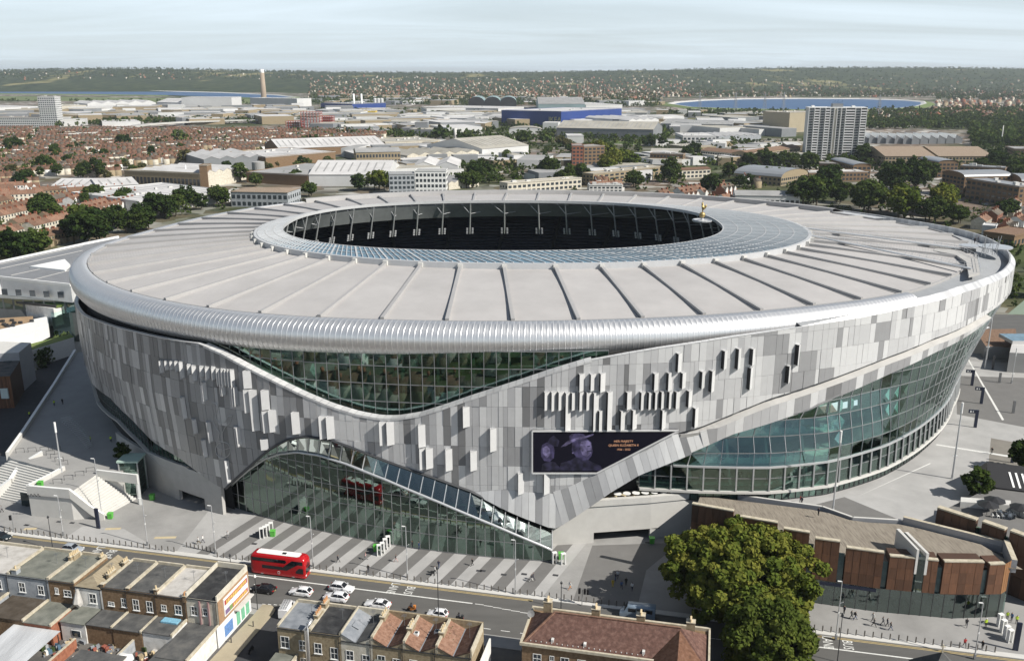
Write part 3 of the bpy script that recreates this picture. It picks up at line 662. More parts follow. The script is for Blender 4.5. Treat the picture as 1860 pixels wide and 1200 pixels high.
# lower ribbon: panels square to the sweeping edge, flaring outwards
t = T(862, 894); rib_cells = []
tend = T(1796, 573)
while t < tend:
    w = 1.35 if t < T(1300, 790) else 1.9; sk = lambda q: q
    def rp(q):
        zt = B1(q); zb = FBo(q); h = max(0.05, zt-zb)
        if q > fold-6:
            e = min(1, max(0, (q-fold+6)/10)); zt = zt-1.5*e
            zt = max(zt, zb+.15)
        return zt, zb
    sh = rng.choices(range(5), (26, 34, 16, 16, 4))[0]
    za, zb = rp(t); zc, zd = rp(t+w); s = .0
    e0 = min(1, (za-zb)/4)*(1 if t < fold-3 else .35); e1 = min(1, (zc-zd)/4)*(1 if t < fold-3 else .35)
    sk0 = -.28*(za-zb) if T(1020, 900) < t < T(1300, 790) else 0; sk1 = -.28*(zc-zd) if T(1020, 900) < t+w < T(1300, 790) else 0
    mb = MB(); mb.panel(SP_(t+.02, zb, .1+1.0*e0), SP_(t+w-.02, zd, .1+1.0*e1), SP_(t+w-.02+sk1, zc, .12+.3*(t > fold)), SP_(t+.02+sk0, za, .12+.3*(t > fold)), .25)
    part('ribbon_panel', mb, fpm[sh], fac, world=True); t += w
led = MB(); TS = np.arange(fold-4, tend+2, 1.2)
led.grid([[SP_(q, B1(q)-.05, -.12), SP_(q, B1(q)-.55, -1.2), SP_(q, B1(q)-.6, -1.2), SP_(q, max(B1(q)-1.5*min(1, max(0, (q-fold+6)/10)), FBo(q)+.15), .44), SP_(q, max(B1(q)-1.7, FBo(q)+.1), .1), SP_(q, FBo(q)+.1, -.2), SP_(q, FBo(q)+.12, -1.4)] for q in TS]); part('ribbon_ledge', led, concrete, fac, world=True)
slit = MB(); slit.grid([[SP_(q, B1(q)+.3, -.1), SP_(q, B1(q)-.65, -1.25)] for q in TS]); part('ribbon_slit', slit, recess, fac, world=True)
# folded-out fins
def Z4(ox, oy, s, L): return [(ox+x/s, oy+a/s, oy+b/s) for x, a, b in L]
FINS = Z4(865, 600, 4, [(765,310,435),(915,305,440),(845,310,430),(1300,305,430),(1400,300,430),(1500,300,415),(1470,160,295),(1800,140,275),(1640,290,415),(1710,285,440),(515,440,570),(565,440,575),(615,440,570),(665,445,720),(710,445,570),(765,440,575),(815,440,570),(865,445,720),(965,440,720),(1105,440,565),(1205,440,570),(1260,440,565),(1305,440,565),(1350,435,560),(1405,435,560),(1455,435,560),(1545,430,550),(905,575,720),(1060,575,715),(1145,570,710),(1355,570,710),(1590,555,695),(125,705,870),(325,1030,1180),(510,1030,1180)]) \
 + Z4(400, 600, 4, [(10,290,460),(48,280,390),(90,280,400),(115,405,540),(210,290,415),(215,425,590),(262,430,720),(340,430,570),(395,575,730),(350,580,735),(560,590,745),(125,695,835),(335,785,860),(757,620,780),(810,620,780),(1190,660,825),(1243,660,825),(1470,680,840),(1478,850,1000),(1525,850,995),(1665,855,1010),(1790,550,695),(1843,870,1010),(58,940,1090)]) \
 + Z4(0, 650, 4, [(1180,15,100),(1218,15,80),(1255,18,80),(1290,18,90),(1325,22,140),(1380,40,110),(1415,50,160),(1470,55,130),(1510,60,150),(1555,60,150),(1590,75,190),(1625,75,200),(1670,80,200),(1340,280,430),(1490,170,300),(1625,190,265),(1700,205,340),(1420,440,540),(1527,460,600),(1735,495,630),(1490,590,710)]) \
 + Z4(1330, 600, 3.51, [(35,110,240),(125,110,215),(110,230,370),(412,85,215),(352,220,330)])
for x, ya, yb in FINS:
    t0, z1 = hit(x, ya); t2, z0 = hit(x, yb); tm = (t0+t2)/2; hw = .62; q = .95
    fl_ = x < 452; a_, b_ = (tm+hw, tm-hw) if fl_ else (tm-hw, tm+hw)          # on the shaded side the fins fold the other way
    A0, A1 = SP_(a_, z0, .1), SP_(a_, z1, .1); B0, B1_ = SP_(b_, z0, .1), SP_(b_, z1, .1); O0, O1 = SP_(tm+(a_-tm)*.75, z0, .1+q), SP_(tm+(a_-tm)*.75, z1, .1+q)
    f = MB(); f.panel(*((B0, O0, O1, B1_) if fl_ else (O0, B0, B1_, O1)), .07); fo = part('facade_fin', f, fpm[2] if fl_ else fpm[0], fac, world=True)  # face of flipped fins greyed: shade put into the colour
    f = MB(); e = (O0-A0)*.94; n_ = Vector((0, 0, .1)); f.quad(A0+n_, A0+e+n_, A1+e-n_, A1-n_, fpm[0] if fl_ else black); f.poly((A1, O1, B1_), fpm[0] if fl_ else fpm[1]); f.poly((A0, B0, O0), fpm[2])  # side is a black window; on flipped fins, white as if sunlit
    f.bar(A1, O1, .07, .07, fpm[0]); f.bar(A0, O0, .07, .07, fpm[0]); part('fin_window', f, black, fac, world=True)

# ---- the big screen, with its printed picture and words (same writing as on the real one)
screen_m = M('screen_dark', (.006, .0055, .012), .4, var=0, spec=.2); spurple = emis('screen_purple', (.028, .024, .055), 1.0, 1); sdim = emis('screen_dim', (.012, .011, .024), 1.0, 1); slite = emis('screen_light', (.085, .074, .14), 1.0, 1); stext = emis('screen_text', (.55, .29, .17), .8)
sA, sB = np.array(scr[0]), np.array(scr[1]); 
def scrP(u, v, o=.0):
    """u, v in photo pixels on the screen"""
    t, z = hit(u, v); return SP_(t, z, .2+o)
base = Vector(scrP(966, 780)); ex = (Vector(scrP(1231, 779))-base).normalized(); ez = Vector((0, 0, 1)); en = ex.cross(ez).normalized()
def scr2(px, py, o):
    d = Vector(ray(px, py)); k_ = (base-Vector((0, 0, CAM_H))).dot(en)/d.dot(en); return Vector((0, 0, CAM_H))+d*k_+en*o
scrn = thing('video_screen', None, None); scrn.parent = stad; LOC[scrn] = LOC[stad]
mb = MB(); q = [scr2(x, y, .75) for x, y in ((966, 856), (1082, 856), (1231, 779), (966, 780))]; q2 = [p-en*.8 for p in q]
mb.add(q+q2, ((0, 1, 2, 3), (0, 4, 5, 1), (1, 5, 6, 2), (2, 6, 7, 3), (3, 7, 4, 0)), screen_m); part('screen_face', mb, screen_m, scrn, world=True)
mb = MB()
for a_, b_ in ((0, 1), (1, 2), (2, 3), (3, 0)): mb.bar(q[a_], q[b_], .28, .3, fpm[0])
part('screen_frame', mb, fpm[0], scrn, world=True)
def S4(L): return [(865+x/4, 600+y/4) for x, y in L]
pic = MB()
def blob(L, m, o): pic.poly([scr2(x, y, .77+o) for x, y in reversed(S4(L))], m)
blob([(600,1005),(610,950),(680,930),(720,905),(790,915),(840,945),(900,970),(915,1005)], sdim, .004)      # coat
blob([(690,790),(735,775),(800,775),(832,800),(838,840),(842,862),(832,900),(810,925),(765,930),(720,905),(690,860)], spurple, .008)   # face in profile
blob([(755,795),(805,785),(828,805),(834,845),(828,880),(800,905),(765,890),(750,845)], slite, .012)
blob([(610,835),(660,790),(730,765),(800,752),(850,738),(845,750),(790,770),(720,785),(650,825)], slite, .016)    # hat brim
blob([(670,785),(672,755),(690,738),(740,735),(775,742),(790,755),(730,765)], spurple, .014)
blob([(470,905),(465,860),(475,820),(510,800),(555,815),(566,860),(560,915),(530,940),(490,935)], spurple, .008)     # younger face
blob([(480,880),(478,840),(510,825),(530,845),(535,890),(510,915)], slite, .012)
blob([(515,800),(530,770),(560,750),(600,790),(590,830),(560,830)], sdim, .014)
blob([(470,1005),(475,960),(520,935),(570,945),(610,990),(600,1005)], sdim, .006)
blob([(800,862),(836,860),(836,866),(802,870)], sdim, .018); blob([(800,826),(822,822),(824,830),(802,833)], sdim, .018); blob([(692,872),(702,872),(702,882),(692,882)], slite, .018)
part('screen_picture', pic, spurple, scrn, world=True)
def text_obj(name, body, origin, ex, ez, size, mat, parent=None, align='CENTER', ext=.0):
    cu = bpy.data.curves.new(name, 'FONT'); cu.body = body; cu.size = size; cu.align_x = align; cu.extrude = ext; cu.materials.append(mat); cu.resolution_u = 3
    o = bpy.data.objects.new(name, cu); COL.objects.link(o); ex = Vector(ex).normalized(); ez = Vector(ez).normalized(); en_ = ex.cross(ez)
    Mx = Matrix((ex, ez, en_)).transposed().to_4x4(); L = Vector(LOC[parent]) if parent is not None else Vector((0, 0, 0))
    Mx.translation = Vector(origin)-L; o.matrix_world = Mx
    bpy.context.view_layer.update(); me = bpy.data.meshes.new_from_object(o.evaluated_get(bpy.context.evaluated_depsgraph_get())); me.transform(Mx); bpy.data.objects.remove(o)
    o = bpy.data.objects.new(name, me); COL.objects.link(o)
    if parent is not None: o.parent = parent
    return o
for s_, px_, py_, sz in (('HER MAJESTY', 1131, 800, .98), ('QUEEN ELIZABETH II', 1131, 807.2, .98), ('1926 - 2022', 1131, 814.5, .86)):
    text_obj('screen_text', s_, scr2(px_, py_, .8), ex, ez, sz*.66, stext, scrn)
# outline of a bird on a ball on the shaded facade
cock = MB(); CL = fpm[2]
def wline(L, w=.1, closed=False):
    pts = [SP_(*hit(x/4, 650+y/4), .16) for x, y in L]
    for a_, b_ in zip(pts, pts[1:]+(pts[:1] if closed else [])): cock.bar(a_, b_, w, .08, CL, up=(0, -1, .2))
wline([(1545,320),(1575,325),(1590,350),(1580,390),(1570,430),(1600,470),(1640,465),(1660,420),(1690,415),(1680,460),(1640,500),(1620,540),(1625,600),(1590,600),(1600,540),(1570,500),(1548,450),(1555,390),(1540,350)], .12, True)
wline([(1625+55*math.cos(a), 665+55*math.sin(a)*1.05) for a in np.linspace(0, 2*PI, 18)][:-1], .12, True); wline([(1575,640),(1625,665),(1680,650)]); wline([(1610,612),(1620,665),(1605,715)])
part('cockerel_emblem', cock, CL, fac, world=True)

RJ = random.Random(17)
# ---- helper: a glazed sheet given as P(u, v); panes as parts, bars joined
def glazing(parent, cols, rows, P, gmat, bmat, name='glass_pane', bw=.12, bd=.18, keep=None, vbar=None, pane_th=.05):
    bars = MB()
    for i in range(cols):
        for j in range(rows):
            if keep and not keep(i, j): continue
            a, b, c, d = P(i, j), P(i+1, j), P(i+1, j+1), P(i, j+1)
            if (a-d).length < .12 and (b-c).length < .12: continue
            nn = (b-a).cross(d-a).normalized(); a, b, c, d = [p_+nn*RJ.uniform(-.032, .032) for p_ in (a, b, c, d)]; mb = MB(); mb.panel(a, b, c, d, pane_th); part(name, mb, gmat, parent, world=True)
            bars.bar(a, b, bw*.8, bd*.8)
            bars.bar(a, d, vbar or bw, bd)
            if j == rows-1 or (keep and not keep(i, j+1)): bars.bar(d, c, bw, bd)
            if i == cols-1 or (keep and not keep(i+1, j)): bars.bar(b, c, bw, bd)
    part(name.replace('pane', 'frame'), bars, bmat, parent, world=True)

# ---- front upper window
uw = thing('upper_window', None, None); uw.parent = stad; LOC[uw] = LOC[stad]
ta, tb = T(352, 620)-1, T(1082, 655)+3; ncol = int((tb-ta)/2.45); RW = [14.5, 18.2, 21.9, 25.6, 29.3, 33, 36.7, 40.3]
def uP(i, j):
    t = lerp(ta, tb, i/ncol); z = max(RW[j], FT(t)-1.6); z = min(z, 40.3); return SP_(t, z, -2.6-.0)
glazing(uw, ncol, len(RW)-1, uP, gl_front, grey_metal, 'window_pane', .11, .2)
# sill and glass balustrade between coping and window
bal = MB(); TS = np.linspace(ta, tb, 120)
bal.grid([[SP_(t, FT(t)-.9, -1.5), SP_(t, FT(t)-1.4, -2.6)] for t in TS]); part('window_sill', bal, concrete, uw, world=True)
bl = MB(); bl.grid([[SP_(t, FT(t)-.3, -1.75), SP_(t, FT(t)+.75, -1.9)] for t in np.linspace(ta+1.5, T(700, 758), 60)]); part('balustrade', bl, gl_right, uw, world=True)
inr = MB()
for z in (21.6, 25.3, 29, 32.7, 36.4): inr.grid([[SP_(t, z+.35, -3.2), SP_(t, z+.35, -9), SP_(t, z, -9), SP_(t, z, -3.2), SP_(t, z+.35, -3.2)] for t in TS[::3]])
part('window_floors', inr, floor_slab, uw, world=True)
inr = MB()
for t in np.arange(ta+1, tb, 7.35): inr.bar(SP_(t, 12, -4.2), SP_(t, 42, -4.2), .5, .5)
part('window_columns', inr, concrete, uw, world=True)
inw = MB(); inw.grid([[SP_(t, 8, -9), SP_(t, 44, -9)] for t in TS[::3]]); part('window_back_wall', inw, inner_wall, uw, world=True)

# ---- entrance atrium: vertical glass front, sloping glass roof up to the facade
at = thing('atrium', None, None); at.parent = stad; LOC[at] = LOC[stad]
FBASE = [G(x, y) for x, y in ((410, 916), (455, 931), (500, 946), (550, 958), (600, 968), (650, 977), (700, 986), (800, 1001), (900, 1011), (1003, 1021))]
fbx = np.array([p[0] for p in FBASE]); fby = np.array([p[1] for p in FBASE])
kf = np.polyfit(fbx, fby, 2)
def fb(x): return float(np.polyval(kf, x))
x0_, x1_ = float(fbx[0]), float(fbx[-1])
EDGE = [(412, 890), (430, 872), (455, 851), (480, 834), (505, 825), (540, 821), (580, 827), (630, 843), (700, 871), (800, 913), (900, 955), (985, 991), (1005, 1000)]
def edge_pt(px, py):
    d = ray(px, py); y = 170.
    for _ in range(40):
        x = y*d[0]/d[1]; y = .5*y+.5*(fb(x))
    return (y*d[0]/d[1], CAM_H+y*d[2]/d[1])
ep = sorted(edge_pt(*p) for p in EDGE); ex_ = np.array([p[0] for p in ep]); ez_ = np.array([p[1] for p in ep])
def ztop(x): return float(np.interp(x, ex_, ez_))
nc = 38; ROWS = [0.12, 3.6, 7.4, 11.2, 15, 19]
def aP(i, j):
    x = lerp(x0_, x1_, i/nc); return Vector((x, fb(x), min(ROWS[j], max(ztop(x), .2))))
glazing(at, nc, 5, aP, gl_atrium, grey_metal, 'atrium_pane', .12, .16)
sil = MB(); XS = np.linspace(x0_, x1_, 70); sil.tube([Vector((x, fb(x)-.12, ztop(x)+.1)) for x in XS], .26, 6); part('atrium_edge_beam', sil, light_metal, at, world=True, smooth=True)
# roof panes: from edge beam to the facade curve
upc = [(411, 886), (430, 868), (450, 850), (490, 815), (520, 798), (555, 791), (600, 798), (650, 816), (700, 836), (800, 871), (860, 893), (900, 915), (950, 937), (1003, 957)]
ua = sorted((lambda h: (h[0], h[1]))(hit(*p)) for p in upc); ut = np.array([p[0] for p in ua]); uz = np.array([p[1] for p in ua])
def rP(i, j):
    u = i/30; x = lerp(x0_+.3, x1_, u); a = Vector((x, fb(x), ztop(x)+.15)); t = lerp(ut[0], ut[-1], u**.98); b = SP_(t, float(np.interp(t, ut, uz))-.1, .05)
    return a.lerp(b, j)
glazing(at, 30, 1, rP, gl_roof, light_metal, 'atrium_roof_pane', .14, .2)
eg = MB(); eg.tube([rP(i, 1)+Vector((0, -.15, .12)) for i in range(31)], .3, 5); part('atrium_gutter', eg, dark_metal, at, world=True)
endw = MB(); xq = x1_+.02; tq = float(ut[-1]); e1 = SP_(tq, .1, .1); e2 = SP_(tq, float(uz[-1]), .1)
endw.panel(Vector((xq, fb(xq), .1)), Vector((e1.x, e1.y, .1)), e2, Vector((xq, fb(xq), ztop(xq))), .1); part('atrium_end_pane', endw, gl_atrium, at, world=True)
endw = MB(); xq = x0_; e1 = SP_(float(ut[0]), 0, .1); endw.bar((xq, fb(xq), 0), (xq, fb(xq), ztop(xq)), .3); part('atrium_end_post', endw, light_metal, at, world=True)
inr = MB()
for i in range(1, 32, 2):
    x = lerp(x0_, x1_, i/32); zt = ztop(x)
    if zt > 5: inr.bar((x, fb(x)+1.2, 0), (x+.6, fb(x)+1.2+(16-zt)*.1, zt-.5), .35, .35, concrete)
for z in (4.2, 8.4): inr.grid([[Vector((x, fb(x)+4.5, z+.4)), Vector((x, fb(x)+12, z+.4)), Vector((x, fb(x)+12, z)), Vector((x, fb(x)+4.5, z)), Vector((x, fb(x)+4.5, z+.4))] for x in np.linspace(x0_+8, x1_-9, 12)], floor_slab)
for i in range(9):
    x = lerp(x0_+16, x1_-14, i/8); inr.bar((x-3, fb(x)+6, .2), (x+3, fb(x)+6, 8.4), .3, .5, light_metal)
part('atrium_structure', inr, concrete, at, world=True)
# ---- core wall (keeps daylight out of the body) and bowl
core = MB(); core.grid([[roofP(t, 0, -7.5), roofP(t, 44, -2.2)] for t in TH][:-1], closed=True); part('core_wall', core, inner_wall, stad, world=True)
bowl = MB(); P = []
for t in TH:
    row = []; r0 = .36
    for k in range(44):
        u = k/43; a = HO(t, 0, -14).lerp(roofP(t, 0, -7), u); zz_ = 4+34*u**1.25
        row.append(Vector((a.x, a.y, zz_)))
        if k < 43:
            b = HO(t, 0, -14).lerp(roofP(t, 0, -7), (k+1)/43); row.append(Vector((b.x, b.y, zz_)))
    P.append(row)
bowl.grid(P[:-1], closed=True); part('seating_bowl', bowl, seat_navy, stad, world=True)
pit = MB(); pit.poly([HO(t, 3.9, -14) for t in TH[:-1]]); part('pitch', pit, lawn, stad, world=True)
rib = MB()
for i in range(26):
    th = -PI+2*PI*i/26; a = HO(th, 5, -12); b = roofP(th, 37, -8); rib.bar(a+Vector((0, 0, .4)), b+Vector((0, 0, .6)), 1.1, .3)
part('aisle_steps', rib, M('aisle', (.1, .105, .115), .7, var=.1), stad, world=True)
led_ = MB(); led_.grid([[HO(t, 21.5, 21).lerp(roofP(t, 21.5, -8), .2), HO(t, 23.1, 21).lerp(roofP(t, 23.1, -8), .2)] for t in TH][:-1], closed=True); part('balcony_front', led_, M('balcony_front_m', (.05, .055, .06), .5, var=.2), stad, world=True)

# ---- right curtain wall
cw = thing('curtain_wall', None, None); cw.parent = stad; LOC[cw] = LOC[stad]
BGp = [G(x, y, 8) for x, y in ((1150, 903), (1200, 906), (1300, 910), (1390, 911), (1500, 899), (1600, 868), (1680, 817), (1725, 752), (1738, 712))]
bga = np.array([math.atan2(y-SC[1], x-SC[0]) for x, y in BGp]); bgr = np.array([math.hypot(y-SC[1], x-SC[0]) for x, y in BGp])
ta2, tb2 = T(1172, 858), T(1812, 560)+16
NC = 40
CR = [8.0, 10.3, 13.2, 15.6, 18.2, 21, 24, 27, 30, 33, 36]
def cwP(t, z, o=0.):
    th = th_of(t); r0 = float(np.interp(th, bga, bgr)); r1 = Rr(th)+offs(th)-1.3
    if th > bga[-1]: r0 = r1-4.5
    u = min(1, max(0, (z-15.6)/max(4, ctop(t)-16.2))); r = lerp(r0, max(r1, r0-4), u*u*(3-2*u)) if r1 < r0 else lerp(r0, r1, u)
    r += .25*max(0, (15.6-z)/7.6)+o
    return Vector((SC[0]+r*math.cos(th), SC[1]+r*math.sin(th), z))
def ctop(t): return FBo(t)+.3 if t < tend else B1(t)-1.0
def cP(i, j):
    t = lerp(ta2, tb2, i/NC)+max(0, CR[j]-15.6)*.28; return cwP(t, min(CR[j], max(8.0, ctop(t))))
glazing(cw, NC, len(CR)-1, cP, gl_right, grey_metal, 'curtain_pane', .1, .2, keep=lambda i, j: j > 0)
lo = MB(); lo.grid([[cwP(t, 10.0, .5), cwP(t, 10.5, .5), cwP(t, 10.5, -.6), cwP(t, 10.0, -.6), cwP(t, 10.0, .5)] for t in np.linspace(ta2, tb2, 120)]); part('curtain_ledge', lo, concrete_l, cw, world=True)
belt = MB(); belt.grid([[cwP(t, 15.45, .35), cwP(t, 15.8, .35), cwP(t, 15.8, -.5), cwP(t, 15.45, -.5), cwP(t, 15.45, .35)] for t in np.linspace(T(1230, 830), tb2, 120)]); part('curtain_belt', belt, light_metal, cw, world=True)
for i in range(1, NC):
    t = lerp(ta2, tb2, i/NC)
    if ctop(t) > 15: mb = MB(); mb.bar(cwP(t, 10.4, .15), cwP(t, 15.6, .15), .3, .45); part('curtain_column', mb, col_m, cw, world=True)
glazing(cw, 84, 1, lambda i, j: cwP(lerp(ta2, tb2, i/84), 8.1+1.9*j, -.5), gl_right, dark_metal, 'ground_pane', .14, .2)
fl = MB(); TS = np.linspace(ta2, tb2, 90)
for z in (10.3, 15.5, 20.5, 25.5, 30.5): fl.grid([[cwP(t, min(z, ctop(t)-.4)+.35, -1.2), cwP(t, min(z, ctop(t)-.4)+.35, -11), cwP(t, min(z, ctop(t)-.4), -11), cwP(t, min(z, ctop(t)-.4), -1.2), cwP(t, min(z, ctop(t)-.4)+.35, -1.2)] for t in TS])
part('curtain_floors', fl, floor_slab, cw, world=True)
fr = MB(); rng = random.Random(5)
for z in (10.7, 15.9, 20.9):
    for t in np.arange(ta2+2, tb2-4, 2.1):
        if ctop(t) > z+3 and rng.random() < .8:
            p = cwP(t, z, -rng.uniform(2, 7)); fr.box(p.x-.5, p.x+.5, p.y-.5, p.y+.5, z, z+rng.uniform(.7, 1.1), rng.choice((white, dark_metal, concrete_d, paving_y)))
    fr.grid([[cwP(t, min(z+1.1, ctop(t)), -1.5), cwP(t, min(z, ctop(t)), -1.5)] for t in TS], gl_right)
for t in np.arange(ta2+3, tb2, 8.0):
    fr.bar(cwP(t, 8, -2.5), cwP(t, max(9, ctop(t)-.5), -3.2), .55, .55, concrete_l)
part('curtain_interior', fr, white, cw, world=True)
bw = MB(); bw.grid([[cwP(t, 8, -11), cwP(t, max(8.5, ctop(t)), -11)] for t in TS]); part('curtain_back_wall', bw, M('core_beige', (.26, .3, .3), .8, var=.3, scale=.15), cw, world=True)
top = MB(); top.grid([[cwP(t, ctop(t)+.05, .2), cwP(t, ctop(t)+.05, -11.5)] for t in TS]); part('curtain_soffit', top, concrete_d, cw, world=True)
# deck behind the high ribbon
dk = MB(); TS = np.arange(T(1470, 592), t_right, 1.5); dk.grid([[SP_(t, FT(t)-.9, -1.3), roofP(th_of(t), 44.7, .15)] for t in TS]); part('roof_deck', dk, M('roof_deck_m', (.3, .31, .32), .6, var=.1), roof, world=True)
dk = MB(); ths = np.linspace(math.radians(16), math.radians(64), 30); dk.grid([[roofP(t, 45.2, 5), roofP(t, 45.4, .1)] for t in ths]); part('roof_deck', dk, ring_white, roof, world=True)
rim = MB(); ths = np.linspace(th_of(t_right-.5), math.radians(66), 24); rim.grid([[roofP(t, 38, 5), roofP(t, 45.9, 5.2), roofP(t, 45.9, 4.6), roofP(t, 44.8, 4.6)] for t in ths]); part('roof_rim', rim, ring_white, roof, world=True)
dk = MB(); dk.grid([[roofP(t, 44.8, -.5), roofP(t, 46.5, -.3), roofP(t, 46.6, 1), roofP(t, 45.2, 4.6)] for t in np.linspace(math.radians(24), math.radians(140), 70)]); part('far_rim', dk, roof_rib_m, roof, world=True)
# ---- concrete base walls
cb = MB(); wl = [G(x, y) for x, y in ((1003, 990), (1078, 985.5))]; wr = [G(x, y) for x, y in ((1180, 978), (1262, 969), (1330, 962))]
def wall_run(mb, pts, z0, z1, th, m=None):
    for a, b in zip(pts, pts[1:]):
        d = (Vector(b)-Vector(a)).normalized(); n = Vector((d.y, -d.x)); mb.prism((Vector(a), Vector(b), Vector(b)-n*th, Vector(a)-n*th), z0, z1, m)
wall_run(cb, wl, 0, 8.2, .6); wall_run(cb, [wl[-1], wr[0]], 2.3, 8.2, .6); wall_run(cb, wr, 0, 8.2, .6); part('base_wall', cb, concrete_l, stad, world=True)
cb = MB(); full = [wl[0], wl[1], wr[0], wr[1], wr[2]]; wall_run(cb, [(x-.1, y-.25) for x, y in full], 8.2, 9.5, 1.0); part('terrace_parapet', cb, concrete_l, stad, world=True)
cb = MB(); wall_run(cb, [(wl[-1][0]-2, wl[-1][1]+7), (wr[0][0]+2, wr[0][1]+7)], 0, 3, .3); part('garage_opening', cb, black, stad, world=True)
cb = MB(); cb.poly([(p[0], p[1]-.2, 8.55) for p in full]+[(p[0]-2, p[1]+12, 8.55) for p in reversed(full)]); part('terrace_deck', cb, paving_y, stad, world=True)
cb = MB(); cb.poly([(wl[-1][0]-2, wl[-1][1]+.2, 2.32), (wr[0][0]+2, wr[0][1]+.2, 2.32), (wr[0][0]+2, wr[0][1]+8, 2.32), (wl[-1][0]-2, wl[-1][1]+8, 2.32)]); part('garage_ceiling', cb, black, stad, world=True)
# left: plinth and north glass
tl0, tl1 = T(205, 760), T(412, 900)
cb = MB(); TS = np.linspace(tl0-2, tl1-1.7, 40)
og = [tl1-9.5, tl1-4.2]                                            # service opening
def plz(t): return min(8.6, B1(t)-.1) if t > T(335, 836) else 8.9
for a, b in zip(TS, TS[1:]):
    m_ = (a+b)/2; z0 = 2.6 if T(326, 905) < m_ < T(373, 905) else 0
    A, Bq = SP_(a, 0, .15), SP_(b, 0, .15); A2, B2 = SP_(a, 0, -.6), SP_(b, 0, -.6)
    cb.hexa([(A.x, A.y, z0), (Bq.x, Bq.y, z0), (B2.x, B2.y, z0), (A2.x, A2.y, z0)], [(A.x, A.y, plz(a)), (Bq.x, Bq.y, plz(b)), (B2.x, B2.y, plz(b)), (A2.x, A2.y, plz(a))])
part('plinth_wall', cb, concrete, stad, world=True)
nb = MB(); nb.grid([[SP_(t, 0, -3), SP_(t, 14, -3)] for t in np.linspace(t_left, tl1-1.9, 60)]); part('plinth_recess', nb, recess, stad, world=True)
nw = thing('north_window', None, None); nw.parent = stad; LOC[nw] = LOC[stad]
n0, n1 = T(140, 668), T(335, 836); NCn = 40
def nP(i, j):
    t = lerp(n0, n1, i/NCn); zb = max(6.6, B1(t)-6.2); return SP_(t, min([zb, zb+2.2, zb+4.4, zb+6.6][j], B1(t)+.2), -1.1)
glazing(nw, NCn, 3, nP, gl_front, dark_metal, 'north_pane', .1, .16)
nl = MB(); nl.grid([[SP_(t, max(6.4, B1(t)-6.2), -.3), SP_(t, max(6.4, B1(t)-6.2)+.35, -.3), SP_(t, max(6.4, B1(t)-6.2)+.35, -2.8)] for t in np.linspace(n0, n1, 50)]); part('north_ledge', nl, concrete, nw, world=True)
# ---- terrace tables
nb = MB(); nb.grid([[SP_(t, 8.5, -6), SP_(t, 16, -6)] for t in np.linspace(T(1040, 900), T(1240, 830), 12)]); part('terrace_recess', nb, recess, stad, world=True)
tt = thing('terrace_table', 'white round table in the row on the terrace above the garage opening', 'table', (*G(1122, 896, 9.63), 8.56), 'round tables along the terrace')
mb = MB(); mb.lathe([(.05, 0), (.05, 1.0), (.0, 1.0)], 6); part('table_leg', mb, dark_metal, tt); mb = MB(); mb.lathe([(.0, 1.0), (.8, 1.0), (.8, 1.07), (0, 1.07)], 14); part('tabletop', mb, white, tt)
for k in range(1, 10): dup(tt, (*G(1122+16.6*k, 896-.8*k, 9.63), 8.56))
# ---- roof walk deck and golden cockerel
sk = thing('sky_platform', 'curved viewing platform with rails and masts perched on the south roof edge', 'platform', (*G(1730, 470, 45), 45))
mb = MB(); pts = [G(x, y, 46) for x, y in ((1700, 448), (1745, 455), (1775, 470), (1780, 495), (1760, 500), (1755, 475), (1735, 462), (1695, 455))]; mb.prism(pts[::-1], 45.4, 46.0); part('platform_deck', mb, concrete, sk, world=True)
mb = MB()
for a, b in zip(pts[:4], pts[1:4]):
    for k in range(6):
        p = lerp(np.array(a), np.array(b), k/5); mb.bar((p[0], p[1], 46), (p[0], p[1], 47.2), .07)
    mb.bar((*a, 47.2), (*b, 47.2), .07); mb.bar((*a, 46.6), (*b, 46.6), .05)
part('platform_rail', mb, light_metal, sk, world=True)
mb = MB(); p0 = G(1808, 448, 47); mb.lathe([(0, 0), (4.2, .2), (4.3, .5), (0, .55)], 24, (p0[0], p0[1], 46.6)); mb.lathe([(0, 0), (2.6, .2), (2.6, .45), (0, .5)], 20, (p0[0]-6, p0[1]+2, 46.6)); part('platform_disc', mb, light_metal, sk, world=True)
mb = MB(); rng = random.Random(2)
for k in range(16):
    p = G(1775+rng.uniform(-12, 40), 455+rng.uniform(-8, 8), 46); mb.bar((p[0], p[1], 45.5), (p[0]+rng.uniform(-1, 1), p[1], 47+rng.uniform(.5, 3)), .1)
part('platform_masts', mb, grey_metal, sk, world=True)
wk = thing('roof_walkway', 'railed metal walkway running across the south roof from the platform to the glazed ring', 'walkway', (*G(1590, 440, 46), 46.5))
a, b = Vector((*G(1455, 424, 49), 49.0)), Vector((*G(1765, 488, 46.2), 46.2)); a2, b2 = Vector((*G(1460, 415, 49), 49.2)), Vector((*G(1745, 452, 46.2), 46.3))
for A, Bq in ((a, b), (a2, b2)):
    mb = MB(); mb.bar(A, Bq, 1.0, .25); part('walkway_deck', mb, light_metal, wk, world=True); mb = MB()
    for k in range(26): p = A.lerp(Bq, k/25); mb.bar(p, p+Vector((0, 0, 1.2)), .07)
    for h in (.6, 1.2): mb.bar(A+Vector((0, 0, h)), Bq+Vector((0, 0, h)), .06)
    part('walkway_rail', mb, light_metal, wk, world=True)
gold = M('gold', (.42, .31, .13), .45, .6, var=.05)
ck = thing('golden_cockerel', 'golden cockerel statue on a ball above the right end of the roof hole', 'statue', (*G(1275, 402, 50), 50))
c = Vector(LOC[ck])
mb = MB(); mb.lathe([(1.6, 0), (1.6, .3), (.5, .4), (.4, 1.0), (.2, 1.1)], 12, c); part('statue_base', mb, ring_white, ck, world=True)
